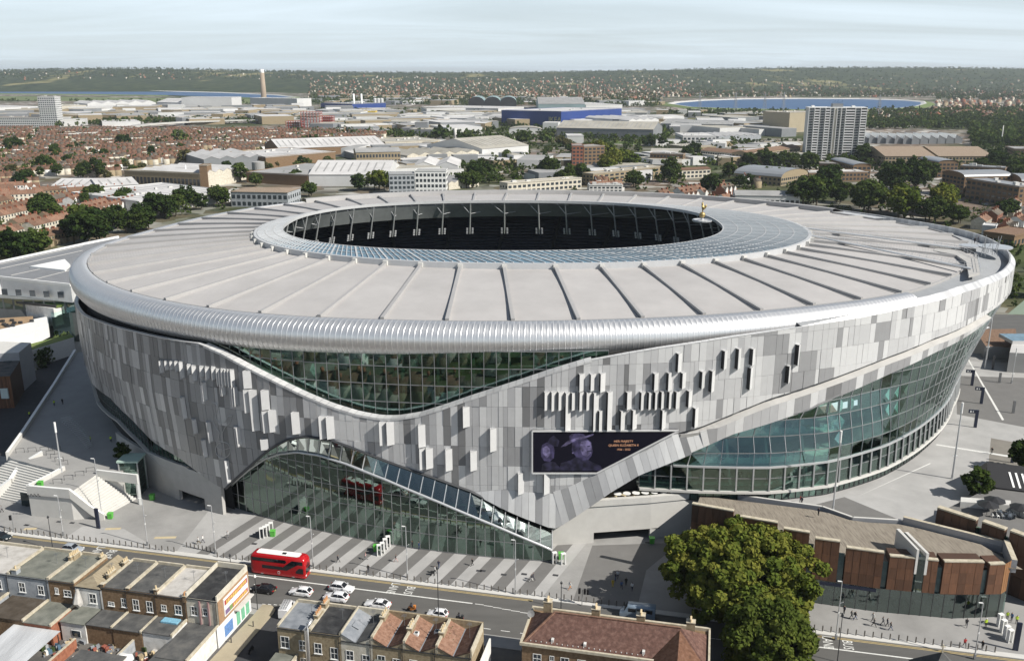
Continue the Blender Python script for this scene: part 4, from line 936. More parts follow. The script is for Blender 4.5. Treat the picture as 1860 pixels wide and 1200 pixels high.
mb = MB(); mb.lathe([(.1, 1.0), (.7, 1.3), (.95, 1.9), (.7, 2.5), (.1, 2.8)], 14, c); part('ball', mb, gold, ck, world=True, smooth=True)
mb = MB(); mb.tube([c+Vector(p) for p in ((0, 0, 2.7), (.05, 0, 3.3), (.3, 0, 3.8), (.1, 0, 4.4), (-.15, 0, 5.0), (-.1, 0, 5.5), (-.35, 0, 5.55))], [.12, .18, .6, .55, .32, .26, .05], 8); mb.tube([c+Vector(p) for p in ((.5, 0, 3.9), (1.0, 0, 4.5), (.95, 0, 5.0))], [.3, .3, .08], 6); mb.bar(c+Vector((-.05, 0, 5.7)), c+Vector((-.05, 0, 6.05)), .1, .4); part('bird', mb, gold, ck, world=True, smooth=True)
mb = MB(); mb.lathe([(2.6, -.2), (2.9, .1), (2.9, .5), (2.5, .2)], 18, c); part('statue_deck', mb, light_metal, ck, world=True)
# ================================================================ BUILDINGS CLOSE TO THE STADIUM
brick_b = ramp_mat('brick_brown', ((.13, .085, .05), (.2, .13, .075), (.26, .18, .11)), 2.2)
brick_y = ramp_mat('brick_stock', ((.2, .155, .095), (.3, .24, .155), (.36, .3, .2)), 2.0)
brick_r = ramp_mat('brick_red', ((.2, .075, .045), (.3, .12, .07), (.36, .16, .1)), 2.0)
render_w = ramp_mat('render_white', ((.5, .49, .46), (.68, .67, .64), (.74, .73, .71)), .8)
render_g = ramp_mat('render_grey', ((.24, .26, .28), (.34, .36, .38), (.42, .43, .44)), .8)
render_c = ramp_mat('render_cream', ((.42, .38, .3), (.56, .52, .43), (.64, .6, .52)), .8)
felt_g = ramp_mat('felt_grey_green', ((.11, .115, .1), (.165, .17, .145), (.22, .22, .19)), .5)
felt_d = ramp_mat('felt_dark', ((.055, .056, .056), (.09, .09, .088), (.14, .135, .125)), .5)
felt_k = ramp_mat('felt_black', ((.02, .02, .022), (.035, .036, .038), (.07, .07, .07)), .6)
felt_c = ramp_mat('felt_cream', ((.34, .32, .29), (.46, .44, .41), (.54, .52, .49)), .5)
lead_g = ramp_mat('lead_grey', ((.15, .165, .185), (.22, .235, .255), (.28, .29, .31)), .7)
coping = ramp_mat('coping_stone', ((.34, .3, .22), (.48, .43, .33), (.56, .51, .42)), 1.5)
terracotta = M('terracotta', (.5, .26, .12), .8, var=.15, scale=3)
pot_buff = M('pot_buff', (.6, .48, .3), .8, var=.12, scale=3)
pane_m = M('window_glass', (.035, .045, .055), .06, var=.3, scale=.8, spec=.8)
def tile_mat(name, c1, c2, sx=.30, sy=.34):
    """clay tiles: courses and columns relief on the roof plane through the object's own UV-free coordinates"""
    m = ramp_mat(name, (tuple(x*.62 for x in c1), c1, c2), 1.6); t = m.node_tree; b = t.nodes['Principled BSDF']; g = t.nodes.new('ShaderNodeTexCoord')
    s = t.nodes.new('ShaderNodeSeparateXYZ'); t.links.new(g.outputs['Object'], s.inputs[0])
    def saw(o, k):
        a = t.nodes.new('ShaderNodeMath'); a.operation = 'MULTIPLY'; a.inputs[1].default_value = 1/k; t.links.new(o, a.inputs[0]); f = t.nodes.new('ShaderNodeMath'); f.operation = 'FRACT'; t.links.new(a.outputs[0], f.inputs[0]); return f.outputs[0]
    ad = t.nodes.new('ShaderNodeMath'); ad.operation = 'ADD'; t.links.new(saw(s.outputs['X'], sx*1.6), ad.inputs[0]); t.links.new(saw(s.outputs['Y'], sy*1.5), ad.inputs[1])
    bp = t.nodes.new('ShaderNodeBump'); bp.inputs['Strength'].default_value = .8; bp.inputs['Distance'].default_value = .09; t.links.new(ad.outputs[0], bp.inputs['Height']); t.links.new(bp.outputs[0], b.inputs['Normal']); return m
tile_o = tile_mat('tile_orange', (.25, .14, .095), (.32, .2, .145)); tile_b = tile_mat('tile_brown', (.15, .075, .045), (.2, .11, .075)); tile_r = tile_mat('tile_redbrown', (.13, .07, .055), (.2, .12, .095), .55, .6)
shaded_sheet = tile_mat('corrugated_shaded', (.13, .07, .05), (.19, .12, .09), .25, 9)  # browner slope turned from the sun: its shade is in the colour
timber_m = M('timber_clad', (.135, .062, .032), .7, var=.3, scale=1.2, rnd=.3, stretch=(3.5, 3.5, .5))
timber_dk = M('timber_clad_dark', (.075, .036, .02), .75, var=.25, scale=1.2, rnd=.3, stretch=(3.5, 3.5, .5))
deck_m = ramp_mat('deck_boards', ((.13, .11, .09), (.24, .21, .17), (.3, .27, .22)), 1.0, stretch=(4, .35, 1))

def add_window(parent, x, z, w, h, y=0., fm=None, name='window', split=True, sill=True):
    """sash window on the wall y=const of a house, facing -y in the house's own frame"""
    fm = fm or white; f = MB(); b = .09
    f.box(x-w/2-b, x-w/2, y-.06, y+.05, z-b, z+h+b); f.box(x+w/2, x+w/2+b, y-.06, y+.05, z-b, z+h+b); f.box(x-w/2, x+w/2, y-.06, y+.05, z+h, z+h+b); f.box(x-w/2, x+w/2, y-.06, y+.05, z-b, z)
    if split: f.box(x-w/2, x+w/2, y-.05, y+.05, z+h*.5-.04, z+h*.5+.04); f.box(x-.03, x+.03, y-.045, y+.05, z, z+h)
    if sill: f.box(x-w/2-.18, x+w/2+.18, y-.14, y-.0, z-b-.1, z-b)
    o = part(name, f, fm, parent); p = MB(); p.box(x-w/2, x+w/2, y-.012, y+.04, z, z+h); part('pane', p, pane_m, o); return o
def add_chimney(parent, x, y, z, w=.6, l=1.6, h=1.3, pots=3, mat=None, pm=None):
    c = MB(); c.box(x-w/2, x+w/2, y-l/2, y+l/2, z-.6, z+h, mat or brick_y); c.box(x-w/2-.07, x+w/2+.07, y-l/2-.07, y+l/2+.07, z+h, z+h+.12, coping)
    o = part('chimney', c, mat or brick_y, parent); p = MB()
    for k in range(pots): p.lathe([(.15, 0), (.13, .5), (.16, .55), (.1, .56)], 8, (x, y-l/2+l*(k+.5)/pots, z+h+.12))
    part('chimney_pots', p, pm or pot_buff, o); return o
def house(name, label, s0, s1, n0, n1, h, wall, roofm, wins=(), group=None, roofk='flat', par=.35, cat='house', z0=GZ, parm=None):
    t = thing(name, label, cat, (*R(s0, n1), 0), group, RANG); w = s1-s0; d = n1-n0
    b = MB(); g_ = .012
    if roofk == 'flat':
        b.box(g_, w-g_, 0, d, z0, h-.12); part('wall', b, wall, t)
        r = MB(); r.box(.26, w-.26, .03, d-.3, h-.12, h); part('roof', r, roofm, t)
        r = MB(); pm = parm or coping
        if par: r.box(g_, .26, 0, d, h-.12, h+par); r.box(w-.26, w-g_, 0, d, h-.12, h+par); r.box(.26, w-.26, d-.3, d, h-.12, h+par+.15); part('parapet', r, pm, t)
    elif roofk == 'butterfly':
        hv = h-1.15; m_ = w*.48
        b.hexa([(g_, 0, z0), (w-g_, 0, z0), (w-g_, d, z0), (g_, d, z0)], [(g_, 0, hv-.1), (w-g_, 0, hv-.1), (w-g_, d, hv-.1), (g_, d, hv-.1)]); b.prism(((g_, d-.3), (w-g_, d-.3), (w-g_, d), (g_, d)), hv-.1, h+.3)
        b.add([(g_, .0, hv-.1), (m_, .0, hv-.1), (g_, .0, h-.1), (g_, .25, hv-.1), (m_, .25, hv-.1), (g_, .25, h-.1)], ((0, 1, 2), (5, 4, 3), (1, 4, 5, 2), (0, 2, 5, 3)))
        b.add([(w-g_, .0, hv-.1), (m_, .0, hv-.1), (w-g_, .0, h-.1), (w-g_, .25, hv-.1), (m_, .25, hv-.1), (w-g_, .25, h-.1)], ((1, 0, 2), (3, 4, 5), (4, 1, 2, 5), (2, 0, 3, 5)))
        part('wall', b, wall, t)
        for a, c, mm in ((.2, m_-.08, roofm[0]), (w-.2, m_+.08, roofm[1])):
            r = MB(); P = [(a, -.1, h), (c, -.1, hv), (c, d-.3, hv), (a, d-.3, h)]
            if a > c: P = [P[1], P[0], P[3], P[2]]
            r.panel(*P, .14); part('roof_slope', r, mm, t)
        r = MB(); r.box(g_, .2, -.02, d, hv, h+.28); r.box(w-.2, w-g_, -.02, d, hv, h+.28); r.box(m_-.08, m_+.08, -.1, d-.3, hv-.1, hv+.02, lead_g); part('party_wall', r, coping, t)
    for x, z, ww, hh in wins: add_window(t, x, z, ww, hh)
    q = MB(); q.tube([(w-.35, -.1, 1), (w-.35, -.1, h-.4)], .06, 6); part('drainpipe', q, black, t); q = MB(); q.box(.1, w-.1, -.14, -.0, h-1.35 if roofk == 'butterfly' else h-.3, h-1.22 if roofk == 'butterfly' else h-.18); part('gutter', q, dark_metal, t)
    q = MB(); ax, ay = w*.75, d*.55; q.bar((ax, ay, h-1), (ax, ay, h+2.0), .05)
    for k in range(4): q.bar((ax-.45+.05*k, ay-.3+.2*k, h+1.9), (ax+.45-.05*k, ay-.3+.2*k, h+1.9), .035)
    part('roof_aerial', q, grey_metal, t)
    return t
def extension(parent, x0, x1, dep, h, wall, roofm, y1=0., slope=0., wins=(), name='rear_extension', par=True):
    b = MB(); b.box(x0, x1, y1-dep, y1-.005, GZ, h-.15); o = part(name, b, wall, parent)
    r = MB(); r.panel((x0-.08, y1-dep-.2, h-slope), (x1+.08, y1-dep-.2, h-slope), (x1+.08, y1-.01, h), (x0-.08, y1-.01, h), .14); part('extension_roof', r, roofm, o)
    if par: r = MB(); r.hexa([(x1-.2, y1-dep-.2, h-slope-.2), (x1+.1, y1-dep-.2, h-slope-.2), (x1+.1, y1-.01, h-.1), (x1-.2, y1-.01, h-.1)], [(x1-.2, y1-dep-.2, h-slope+.3), (x1+.1, y1-dep-.2, h-slope+.3), (x1+.1, y1-.01, h+.3), (x1-.2, y1-.01, h+.3)]); part('extension_coping', r, coping, o)
    for x, z, ww, hh in wins:
        f = MB(); y = y1-dep; f.box(x-ww/2-.08, x+ww/2+.08, y-.06, y, z-.08, z+hh+.08, white); f.box(x-ww/2, x+ww/2, y-.075, y-.05, z, z+hh, pane_m); part('extension_window', f, white, o)
    return o
# --- row one: flat roofed terrace on the left, seen from behind
N0, N1, HH = 15.8, 24.8, 8.0
a = house('terraced_house', 'far left terraced house with pale cream flat roof and satellite dish', -101.5, -84.6, N0, N1, HH, render_g, felt_c, ((11.5, 5.0, 1.0, 1.5), (14.6, 4.9, 1.1, 1.6), (3, 5, 1, 1.4)))
b_ = MB(); b_.box(-2, 6.5, 4, 9, 8, 9.1, render_g, felt_g); part('roof_annex', b_, render_g, a); extension(a, 2, 16.5, 7, 4.2, render_g, felt_d)
a = house('terraced_house', 'grey rendered terraced house with dark flat roof and a grey chimney block', -84.6, -76.6, N0, N1, HH, render_g, felt_g, ((2.5, 4.9, 1.1, 1.7), (6.3, 4.9, 1.0, 1.6)))
add_chimney(a, 1.2, .6, 7.6, 1.0, 1.0, 1.2, 1, render_g); add_chimney(a, 7.95, 6.6, 8.0, .5, 1.6, 1.0, 4); extension(a, .3, 7.6, 6.2, 3.9, brick_b, ramp_mat('felt_umber', ((.05, .04, .03), (.075, .06, .045), (.1, .085, .07)), .6), wins=())
a = house('terraced_house', 'brown brick terraced house with grey green felt roof and two small white windows', -76.6, -71.4, N0, N1, HH, brick_b, felt_g, ((1.5, 5.5, .5, 1.0), (3.6, 5.2, 1.3, 1.1)))
add_chimney(a, .15, 7.2, 8, .5, 1.7, 1.0, 4); add_chimney(a, 4.9, 8, 8, .4, .9, .6, 2); extension(a, -.4, 4.9, 6.2, 3.7, brick_r, felt_g, wins=((1.2, 1.2, 1.5, 1.0), (3.2, 1.2, 1.4, 1.0)))
a = house('terraced_house', 'white rendered terraced house with tan boarded pitched roof and a draped balcony', -71.4, -66.2, N0, N1, HH-.5, render_w, felt_g, ((3.3, 4.6, 1.2, 1.7),), par=0)
r = MB(); r.add([(.1, -.2, 7.5), (5.1, -.2, 7.5), (5.1, 8.6, 7.5), (.1, 8.6, 7.5), (2.6, 1.6, 9.0), (2.6, 8.6, 9.0)], ((0, 1, 4), (1, 2, 5, 4), (2, 3, 5), (3, 0, 4, 5))); part('pitched_roof', r, ramp_mat('ribbed_tan', ((.2, .165, .11), (.27, .225, .155), (.31, .27, .19)), .8, stretch=(1, 6, 1)), a)
r = MB(); r.tube([(1.2, -.9, 7.4), (1.0, -1.0, 5.0), (1.3, -.8, 4.3)], [.25, .8, .5], 7); part('draped_cover', r, felt_c, a); add_chimney(a, 5.0, 3.2, 8.0, .5, 2.0, .9, 4); add_chimney(a, 5.0, 7.2, 8.0, .5, 1.3, .7, 3); extension(a, .2, 4.9, 4.6, 3.6, render_w, felt_g, par=False, wins=((3, 1, 1.6, 1.1),))
a = house('terraced_house', 'dark brick terraced house with charcoal flat roof between two tall back chimneys', -66.2, -61.2, N0, N1, HH, brick_b, felt_d, ((1.6, 4.6, 1.0, .6), (4.1, 4.7, .8, 1.5)))
add_chimney(a, .2, .3, 7.9, .6, .6, .5, 0, brick_b); extension(a, -.3, 4.7, 4.4, 3.6, brick_b, felt_d)
a = house('terraced_house', 'dark brick terraced house with two tall white framed arched windows', -61.2, -55.7, N0, N1, HH, brick_b, felt_d, ((1.4, 4.4, 1.0, 1.9), (4.0, 4.4, 1.0, 1.9)))
add_chimney(a, 5.4, .3, 7.8, .6, .6, .9, 1, brick_b); add_chimney(a, .1, .3, 7.9, .6, .6, .4, 0, brick_b); extension(a, -.2, 5.2, 4.5, 3.6, brick_b, felt_d)
a = house('terraced_house', 'brown brick terraced house with pale cream flat roof beside the white pub', -55.7, -50.2, N0, N1, HH, brick_b, felt_c, ((1.2, 5.0, .8, 1.0), (3.9, 4.7, 1.1, 1.6)))
add_chimney(a, 5.3, .2, 7.7, .6, .7, .6, 2, brick_b, terracotta); e = extension(a, -.2, 5.3, 4.4, 3.7, render_w, felt_d)
r = MB(); r.box(1.4, 4.4, -1.6, -.3, 3.72, 4.0); part('blue_tarpaulin', r, M('tarp_blue', (.2, .42, .55), .5, var=.3, scale=3), a)
pub = house('corner_building', 'white rendered corner building with black flat roof and red and yellow billboard', -50.2, -44.4, N0-1.2, N1, HH+.2, render_c, felt_k, ((1.4, 5.0, 1.0, 1.5), (3.4, 5.2, .7, 1.2), (1.7, 1.8, 1.2, 1.3), (5.2, 2.0, .5, .9)), par=.8, parm=render_c, cat='building')
r = MB(); r.box(2.4, 2.65, -.25, .0, 0, 7.8, M('pipe_pink', (.32, .2, .2), .6)); r.box(4.0, 4.25, -.25, 0, 2, 7.8, M('pipe_pink_b', (.3, .19, .19), .6)); part('drain_pipe', r, white, pub)
W_ = 5.8; side = MB(); side.box(W_-.012, W_+.06, .0, 10.2, 3.6, 7.9, M('side_brick', (.34, .21, .12), .8, var=.2, scale=2)); part('side_brickwork', side, brick_y, pub)
side = MB(); side.box(W_-.012, W_+.09, -1, 10.2, GZ, 3.55, white); side.box(W_+.09, W_+.14, 1.2, 3.9, .5, 2.6, M('poster_blue', (.12, .24, .5), .5, var=.4, scale=3)); part('side_base', side, white, pub)
side = MB()
for k in range(3): side.box(W_+.09, W_+.16, 5.2+1.6*k, 6.3+1.6*k, .2, 2.8)
part('green_door', side, M('door_green', (.16, .42, .27), .6, var=.2, scale=2), pub)
bb = MB(); bb.box(W_+.06, W_+.2, 1.6, 9.6, 4.2, 7.5, white); fo = part('billboard', bb, white, pub)
bb = MB(); red_m = M('poster_red', (.4, .06, .07), .5, var=.25, scale=2); yel_m = M('poster_yellow', (.62, .46, .13), .5, var=.2, scale=2)
bb.box(W_+.2, W_+.215, 1.8, 9.4, 6.2, 7.1, red_m); bb.box(W_+.2, W_+.215, 4.2, 9.4, 4.4, 5.2, red_m); bb.box(W_+.2, W_+.215, 1.8, 3.2, 4.4, 5.3, M('poster_violet', (.2, .14, .26), .5)); bb.box(W_+.2, W_+.215, 3.2, 4.2, 4.4, 5.3, M('poster_green', (.2, .3, .1), .5))
rg = random.Random(4); y = 2.3
while y < 9.0:
    dy = rg.uniform(.3, .6); bb.box(W_+.215, W_+.23, y, y+dy, 6.3+rg.uniform(-.15, .15), 6.95, yel_m)
    if y > 4.4: bb.box(W_+.215, W_+.23, y, y+dy, 4.5, 5.05, yel_m)
    y += dy+.12
part('billboard_print', bb, red_m, fo)
r = MB(); r.box(W_+.1, W_+1.0, 4.6, 10, 3.4, 3.6); part('side_canopy', r, concrete_l, pub)
extension(pub, .2, 5.6, 9.5, 3.4, render_w, felt_d, wins=())
# yards behind row one
def yard(name, label, cat, mbs, loc, group=None):
    t = thing(name, label, cat, (*R(*loc), GZ), group, RANG)
    for nm, b, m in mbs: part(nm, b, m, t)
    return t
cm = M('polycarbonate', (.5, .51, .52), .35, var=.25, scale=.4, stretch=(1, .15, 1)); b = MB()
for i in range(12): b.panel((i*.75, -14, 2.6), (i*.75+.71, -14, 2.6+(i % 2)*.05), (i*.75+.71, -1.5, 3.0), (i*.75, -1.5, 3.0), .05)
p_ = MB()
for x in (.2, 4.4, 8.8):
    for y in (-13.5, -2): p_.box(x-.06, x+.06, y-.06, y+.06, 0, 2.6)
yard('canopy_roof', 'long whitish corrugated canopy roof sloping over a back yard', 'canopy', (('corrugated_sheets', b, cm), ('canopy_post', p_, dark_metal)), (-79, 29.5))
b = MB(); b.add([(math.cos(a)*2.1, math.sin(a)*2.1, 2.0-.25*(k % 2)) for k, a in enumerate(np.linspace(0, 2*PI, 13)[:-1])]+[(0, 0, 2.9)], [(k, (k+1) % 12, 12) for k in range(12)]); b.add([v[:2]+(v[2]-.05,) for v in b.v], [f[::-1] for f in b.f]); p_ = MB(); p_.tube([(0, 0, 0), (0, 0, 2.9)], .04, 6)
yard('garden_parasol', 'white open parasol leaning in the cluttered back yard', 'parasol', (('canopy', b, white), ('pole', p_, dark_metal)), (-56.6, 34.5))
for k, (s, n, L, lab, mm) in enumerate(((-83.5, 34, 13, 'weathered grey board fence on the left of the back yards', brick_b), (-57.8, 29, 16, 'sloping grey lean-to wall between two back yards', render_g), (-51, 29.5, 15, 'buff plastered yard wall running down from the white corner building', render_c), (-67.5, 31, 14, 'low brick yard wall beside the rubbish heap', brick_r))):
    b = MB(); b.box(0, .3, -L, 0, 0, 2.0); t = thing('yard_wall' if k else 'yard_fence', lab, 'wall' if k else 'fence', (*R(s, n), GZ), None, RANG)
    if k: part('wall_face', b, mm, t); b = MB(); b.box(-.05, .35, -L, 0, 2.0, 2.1); part('wall_coping', b, coping, t)
    else:
        for i in range(26): b = MB(); b.box(0, .05, -i*.5-.46, -i*.5, 0, 1.9+(i % 3)*.03); part('board', b, M('fence_board', (.16, .145, .13), .85, var=.2) if i == 0 else t.children[0].data.materials[0], t)
rg = random.Random(9); junk = MB(); jm = [white, M('junk_red', (.3, .1, .07), .6), M('junk_blue', (.1, .17, .24), .6), felt_c, hedge_m, pot_buff, dark_metal, lead_g, render_g, brick_y]
for k in range(150):
    s, n = rg.choice(((-70, 32), (-62.5, 30.2), (-66, 37), (-54, 31), (-84, 31))); x, y = R(s+rg.gauss(0, 1.7), n+rg.gauss(0, 1.6)); q = rg.uniform(.12, .5); junk.obox((x, y), (rg.uniform(-1, 1), rg.uniform(.1, 1)), q, q*rg.uniform(.3, 1), GZ, GZ+rg.uniform(.2, .9), rg.choice(jm))
tag(part('yard_rubbish', junk, white), 'scattered rubbish and household clutter in the back yards', None, None, 'stuff')
for s, n, w, d, h, lab in ((-86, 44, 9, 6, 3.0, 'flat dark shed roof at the lower left corner'), (-63, 42, 8, 7, 3.2, 'grey flat shed roof below the rubbish heap'), (-50.5, 40, 5.4, 9, 3.4, 'flat grey rear workshop roof with a white side strip')):
    t = thing('yard_shed', lab, 'shed', (*R(s, n), GZ), None, RANG); b = MB(); b.box(0, w, 0, d, 0, h-.12); part('wall', b, render_w, t); b = MB(); b.box(-.15, w+.15, -.15, d+.15, h-.12, h); part('roof', b, felt_d, t)
# --- row two
H2, A0, A1 = 8.0, 21.6, 29.0
gm2 = ((1.3, 4.2, 1.2, 1.8), (3.9, 4.0, 1.0, 1.7))
a = house('terraced_house', 'end terraced house with blue grey lead flat roof and white bay window', -31.6, -26.1, A0, A1, H2, brick_y, lead_g, ((1.2, 4.4, 1.3, 1.9), (4.2, 4.4, 1.0, 1.6), (4.2, 1.2, 1.0, 1.6))); add_chimney(a, 5.4, 3.8, 8, .7, 2.2, .9, 4, brick_y, terracotta); add_chimney(a, 5.4, 6.6, 8, .7, 1.6, 1.1, 4, brick_y, terracotta); extension(a, -.5, 3.2, 6.0, 3.2, render_c, felt_g)
d = MB(); d.tube([(5.3, -.6, 1), (5.3, -.6, 8.6), (5.4, -.1, 9.3), (5.6, .8, 9.5)], .33, 9); part('silver_duct', d, steel, a, smooth=True)
a = house('terraced_house', 'terraced house with jet black felt flat roof and stock brick rear', -26.1, -20.9, A0, A1, H2, brick_y, felt_k, ((1.3, 4.2, 1.1, 1.7), (4.0, 3.6, 1.1, 1.9), (1.3, 1.0, 1.1, 1.5))); 
a = house('terraced_house', 'terraced house with grey and white valley roof beside the black roofed one', -20.9, -15.7, A0, A1, H2+.3, render_c, (lead_g, felt_d), ((1.4, 3.8, 1.1, 1.6), (4.1, 3.4, 1.1, 1.6)), roofk='butterfly')
r = MB(); r.panel((.9, 2.6, 8.14), (2.0, 2.6, 7.6), (2.0, 4.2, 7.6), (.9, 4.2, 8.14), .05); part('skylight', r, lead_g, a)
for k, (s0, s1, lab) in enumerate(((-15.7, -10.5, 'terraced house with orange and brown valley roof next to the grey valley roof'), (-10.5, -5.3, 'middle orange valley roofed terraced house with a white skylight'), (-5.3, .2, 'right end terraced house with orange valley roof spotted with dark moss'))):
    a = house('terraced_house', lab, s0, s1, A0, A1, H2+.3, brick_y, (tile_o, shaded_sheet), ((1.4, 3.6, 1.1, 1.7), (3.9, 3.4, 1.1, 1.7)), roofk='butterfly'); add_chimney(a, .0, 5.6-2*(k > 0), 8.3, .8, 2.2, .7, 3, brick_y, pot_buff)
    if k == 1:
        for x, y in ((1.0, 3.0), (3.9, 4.4)):
            r = MB(); zz_ = 8.3-1.15*(x-.2)/2.2 if x < 2.4 else 8.3-1.15*(5.0-x)/2.2; r.box(x-.35, x+.35, y-.4, y+.4, zz_-.2, zz_+.3, white); r.box(x-.25, x+.25, y-.3, y+.3, zz_+.3, zz_+.32, pane_m); part('skylight', r, white, a)
    if k == 2:
        r = MB(); rg = random.Random(1)
        for q in range(14): x, y = rg.uniform(.5, 2.1), rg.uniform(2.5, 6); z = 8.3-1.15*(x-.2)/2.2; r.lathe([(0, 0), (rg.uniform(.05, .14), .06), (0, .1)], 6, (x, y, z-.02))
        part('moss_patches', r, hedge_m, a)
    extension(a, .4, 2.6, 3.5, 4.6, brick_y, felt_g, par=False)
d = MB(); d.box(0, .25, -9, 8, 0, 6.2); yard('side_wall', 'tall narrow white gable wall at the right end of the valley roofed terrace', 'wall', (('wall_face', d, render_w),), (1.2, 30))
# --- big hipped building
t = thing('brick_block', 'long brown brick block with red brown tiled hipped roof behind a stone parapet', 'building', (*R(7, 24.5), 0), None, RANG); W2, D2 = 28, 9.4
b = MB(); b.box(0, W2, 0, D2, GZ, 7.6); part('wall', b, brick_b, t)
b = MB(); b.box(-.3, W2+.3, -.35, 0, 7.55, 8.0, coping); b.box(-.3, W2+.3, D2, D2+.4, 7.55, 8.15, coping); b.box(-.3, 0, 0, D2, 7.55, 8.05, coping); b.box(W2, W2+.3, 0, D2, 7.55, 8.05, coping); part('parapet', b, coping, t)
r = MB(); e = 7.62; rd = 10.4; r.add([(.1, .1, e), (W2-.1, .1, e), (W2-.1, D2-.9, e), (.1, D2-.9, e), (4.2, 5.2, rd), (W2-4.2, 5.2, rd)], ((0, 1, 5, 4), (1, 2, 5), (2, 3, 4, 5), (3, 0, 4))); part('tiled_roof', r, tile_r, t)
r = MB()
for P, Q in (((.1, .1, e), (4.2, 5.2, rd)), ((4.2, 5.2, rd), (W2-4.2, 5.2, rd))): r.bar(Vector(P)+Vector((0, 0, .08)), Vector(Q)+Vector((0, 0, .08)), .28, .16)
part('ridge_tiles', r, tile_o, t)
w2 = MB(); w2.add([(19.6, -4.5, e), (27.6, -4.5, e), (27.6, 5.0, e+.1), (19.6, 5.0, e+.1), (23.6, -4.5, 10.2), (23.6, 5.0, 10.25)], ((0, 1, 4), (1, 2, 5, 4), (3, 0, 4, 5))); part('wing_roof', w2, tile_b, t)
w2 = MB(); w2.box(19.9, 27.3, -4.3, -.02, GZ, 7.6); part('wing_wall', w2, brick_b, t)
for x, y in ((2.6, 8.0), (10.4, 7.6), (17.5, 7.4), (25.2, 7.2)): add_chimney(t, x, y, 8.6, 1.3, 1.0, 1.9, 4, brick_y, pot_buff)
for i, x in enumerate((2.4, 4.7, 6.7, 9.3, 11.4, 13.6, 15.8, 18)): add_window(t, x, 4.6, .55 if i % 3 == 1 else 1.15, 1.5)
for i, x in enumerate((2.4, 6.7, 11.4, 15.8)): add_window(t, x, 1.4, 1.15, 1.5)
r = MB()
for k in range(22): r.box(1.2+.82*k, 1.32+.82*k, .55, .67, 7.9, 8.05)
part('snow_guards', r, render_w, t)
for x in (4.6, 9.6, 18.5): r = MB(); r.box(x-.2, x+.2, .8, 1.4, 8.0, 8.45); part('roof_vent', r, render_w, t)
d = MB(); d.lathe([(0, 0), (.55, .15), (.6, .25), (.5, .2), (0, .08)], 14); d.xf(Matrix.Translation((.1, 6.4, 8.9)) @ Matrix.Rotation(1.2, 4, 'X') @ Matrix.Rotation(.3, 4, 'Y')); part('satellite_dish', d, concrete_d, t)
# --- timber clad shop with sloping boarded roof
R8 = lambda x, y: (1330+x/3.43, 850+y/3.43)
gl_shop = glass('glass_shop', (.6, .7, .68), .1, .02)
shop = thing('timber_shop', 'long angular shop clad in reddish timber panels over a dark glass ground floor', 'shop', (64.7, 143, 0))
ZT = 11.4
BL = [((-250, 215), (8, 275)), ((50, 290), (282, 352)), ((322, 366), (482, 412)), ((520, 425), (672, 470)), ((714, 486), (947, 535)), ((985, 537), (1142, 570)), ((1208, 567), (1287, 576)), ((1325, 574), (1571, 592)), ((1608, 594), (1700, 600))]
blk = []
FLN = [(30, 154.6), (36, 152), (45, 148.2), (54.1, 144.8), (64.7, 141.6), (77.1, 139.4), (85.3, 139.9), (92, 140.4)]
def on_front(px, py):
    d = Vector(ray(px, py))
    for (xa, ya), (xb, yb) in zip(FLN, FLN[1:]):
        ex2, ey2 = xb-xa, yb-ya; den = d.x*ey2-d.y*ex2; l = (xa*ey2-ya*ex2)/den; u = (d.x*l-xa)/ex2
        if u <= 1 or (xb, yb) == FLN[-1]: return Vector((d.x*l, d.y*l)), CAM_H+d.z*l
BLZ = []
for k, (p, q) in enumerate(BL):
    a, za_ = on_front(*R8(*p)); b, zb_ = on_front(*R8(*q)); zt = (za_+zb_)/2; blk.append((a, b, zt))
    d = (b-a).normalized(); n = Vector((-d.y, d.x))          # n points away from the camera
    if n.y < 0: n = -n
    f = MB(); f.prism([a+n*.12, b+n*.12, b+n*(.9 if k < 5 else 3.2), a+n*(.9 if k < 5 else 3.2)], 4.7, zt-.1, timber_dk); f.prism([a-n*.08, b-n*.08, b+n*.75, a+n*.75], zt-.1, zt+.12, coping); bo = part('timber_block', f, timber_dk, shop, world=True)
    nc_ = max(2, round((b-a).length/1.25)); nr = 3
    for i in range(nc_):
        for j in range(nr):
            z0, z1 = lerp(4.7, zt-.12, j/nr)+.015, lerp(4.7, zt-.12, (j+1)/nr)-.015; u0, u1 = a.lerp(b, i/nc_), a.lerp(b, (i+1)/nc_); g_ = d*.02
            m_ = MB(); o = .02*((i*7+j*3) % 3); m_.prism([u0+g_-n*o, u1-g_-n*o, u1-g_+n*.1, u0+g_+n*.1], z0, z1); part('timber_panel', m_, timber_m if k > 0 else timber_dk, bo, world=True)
    if k:
        pa = blk[k-1][1]; m_ = MB(); m_.panel((pa.x, pa.y+.5, 4.7), (a.x, a.y+.5, 4.7), (a.x, a.y+.5, zt-1.4), (pa.x, pa.y+.5, zt-1.4), .1); part('slot_window', m_, M('slot_glass', (.08, .13, .13), .1, var=.4, scale=.6), shop, world=True)
e_ = blk[-1][1]; c2 = Vector(G(*R8(1742, 570), 10.6)); f = MB(); f.panel((e_.x, e_.y, 4.7), (c2.x+.0, c2.y, 4.7), (c2.x, c2.y, 10.5), (e_.x, e_.y, 10.4), .3)
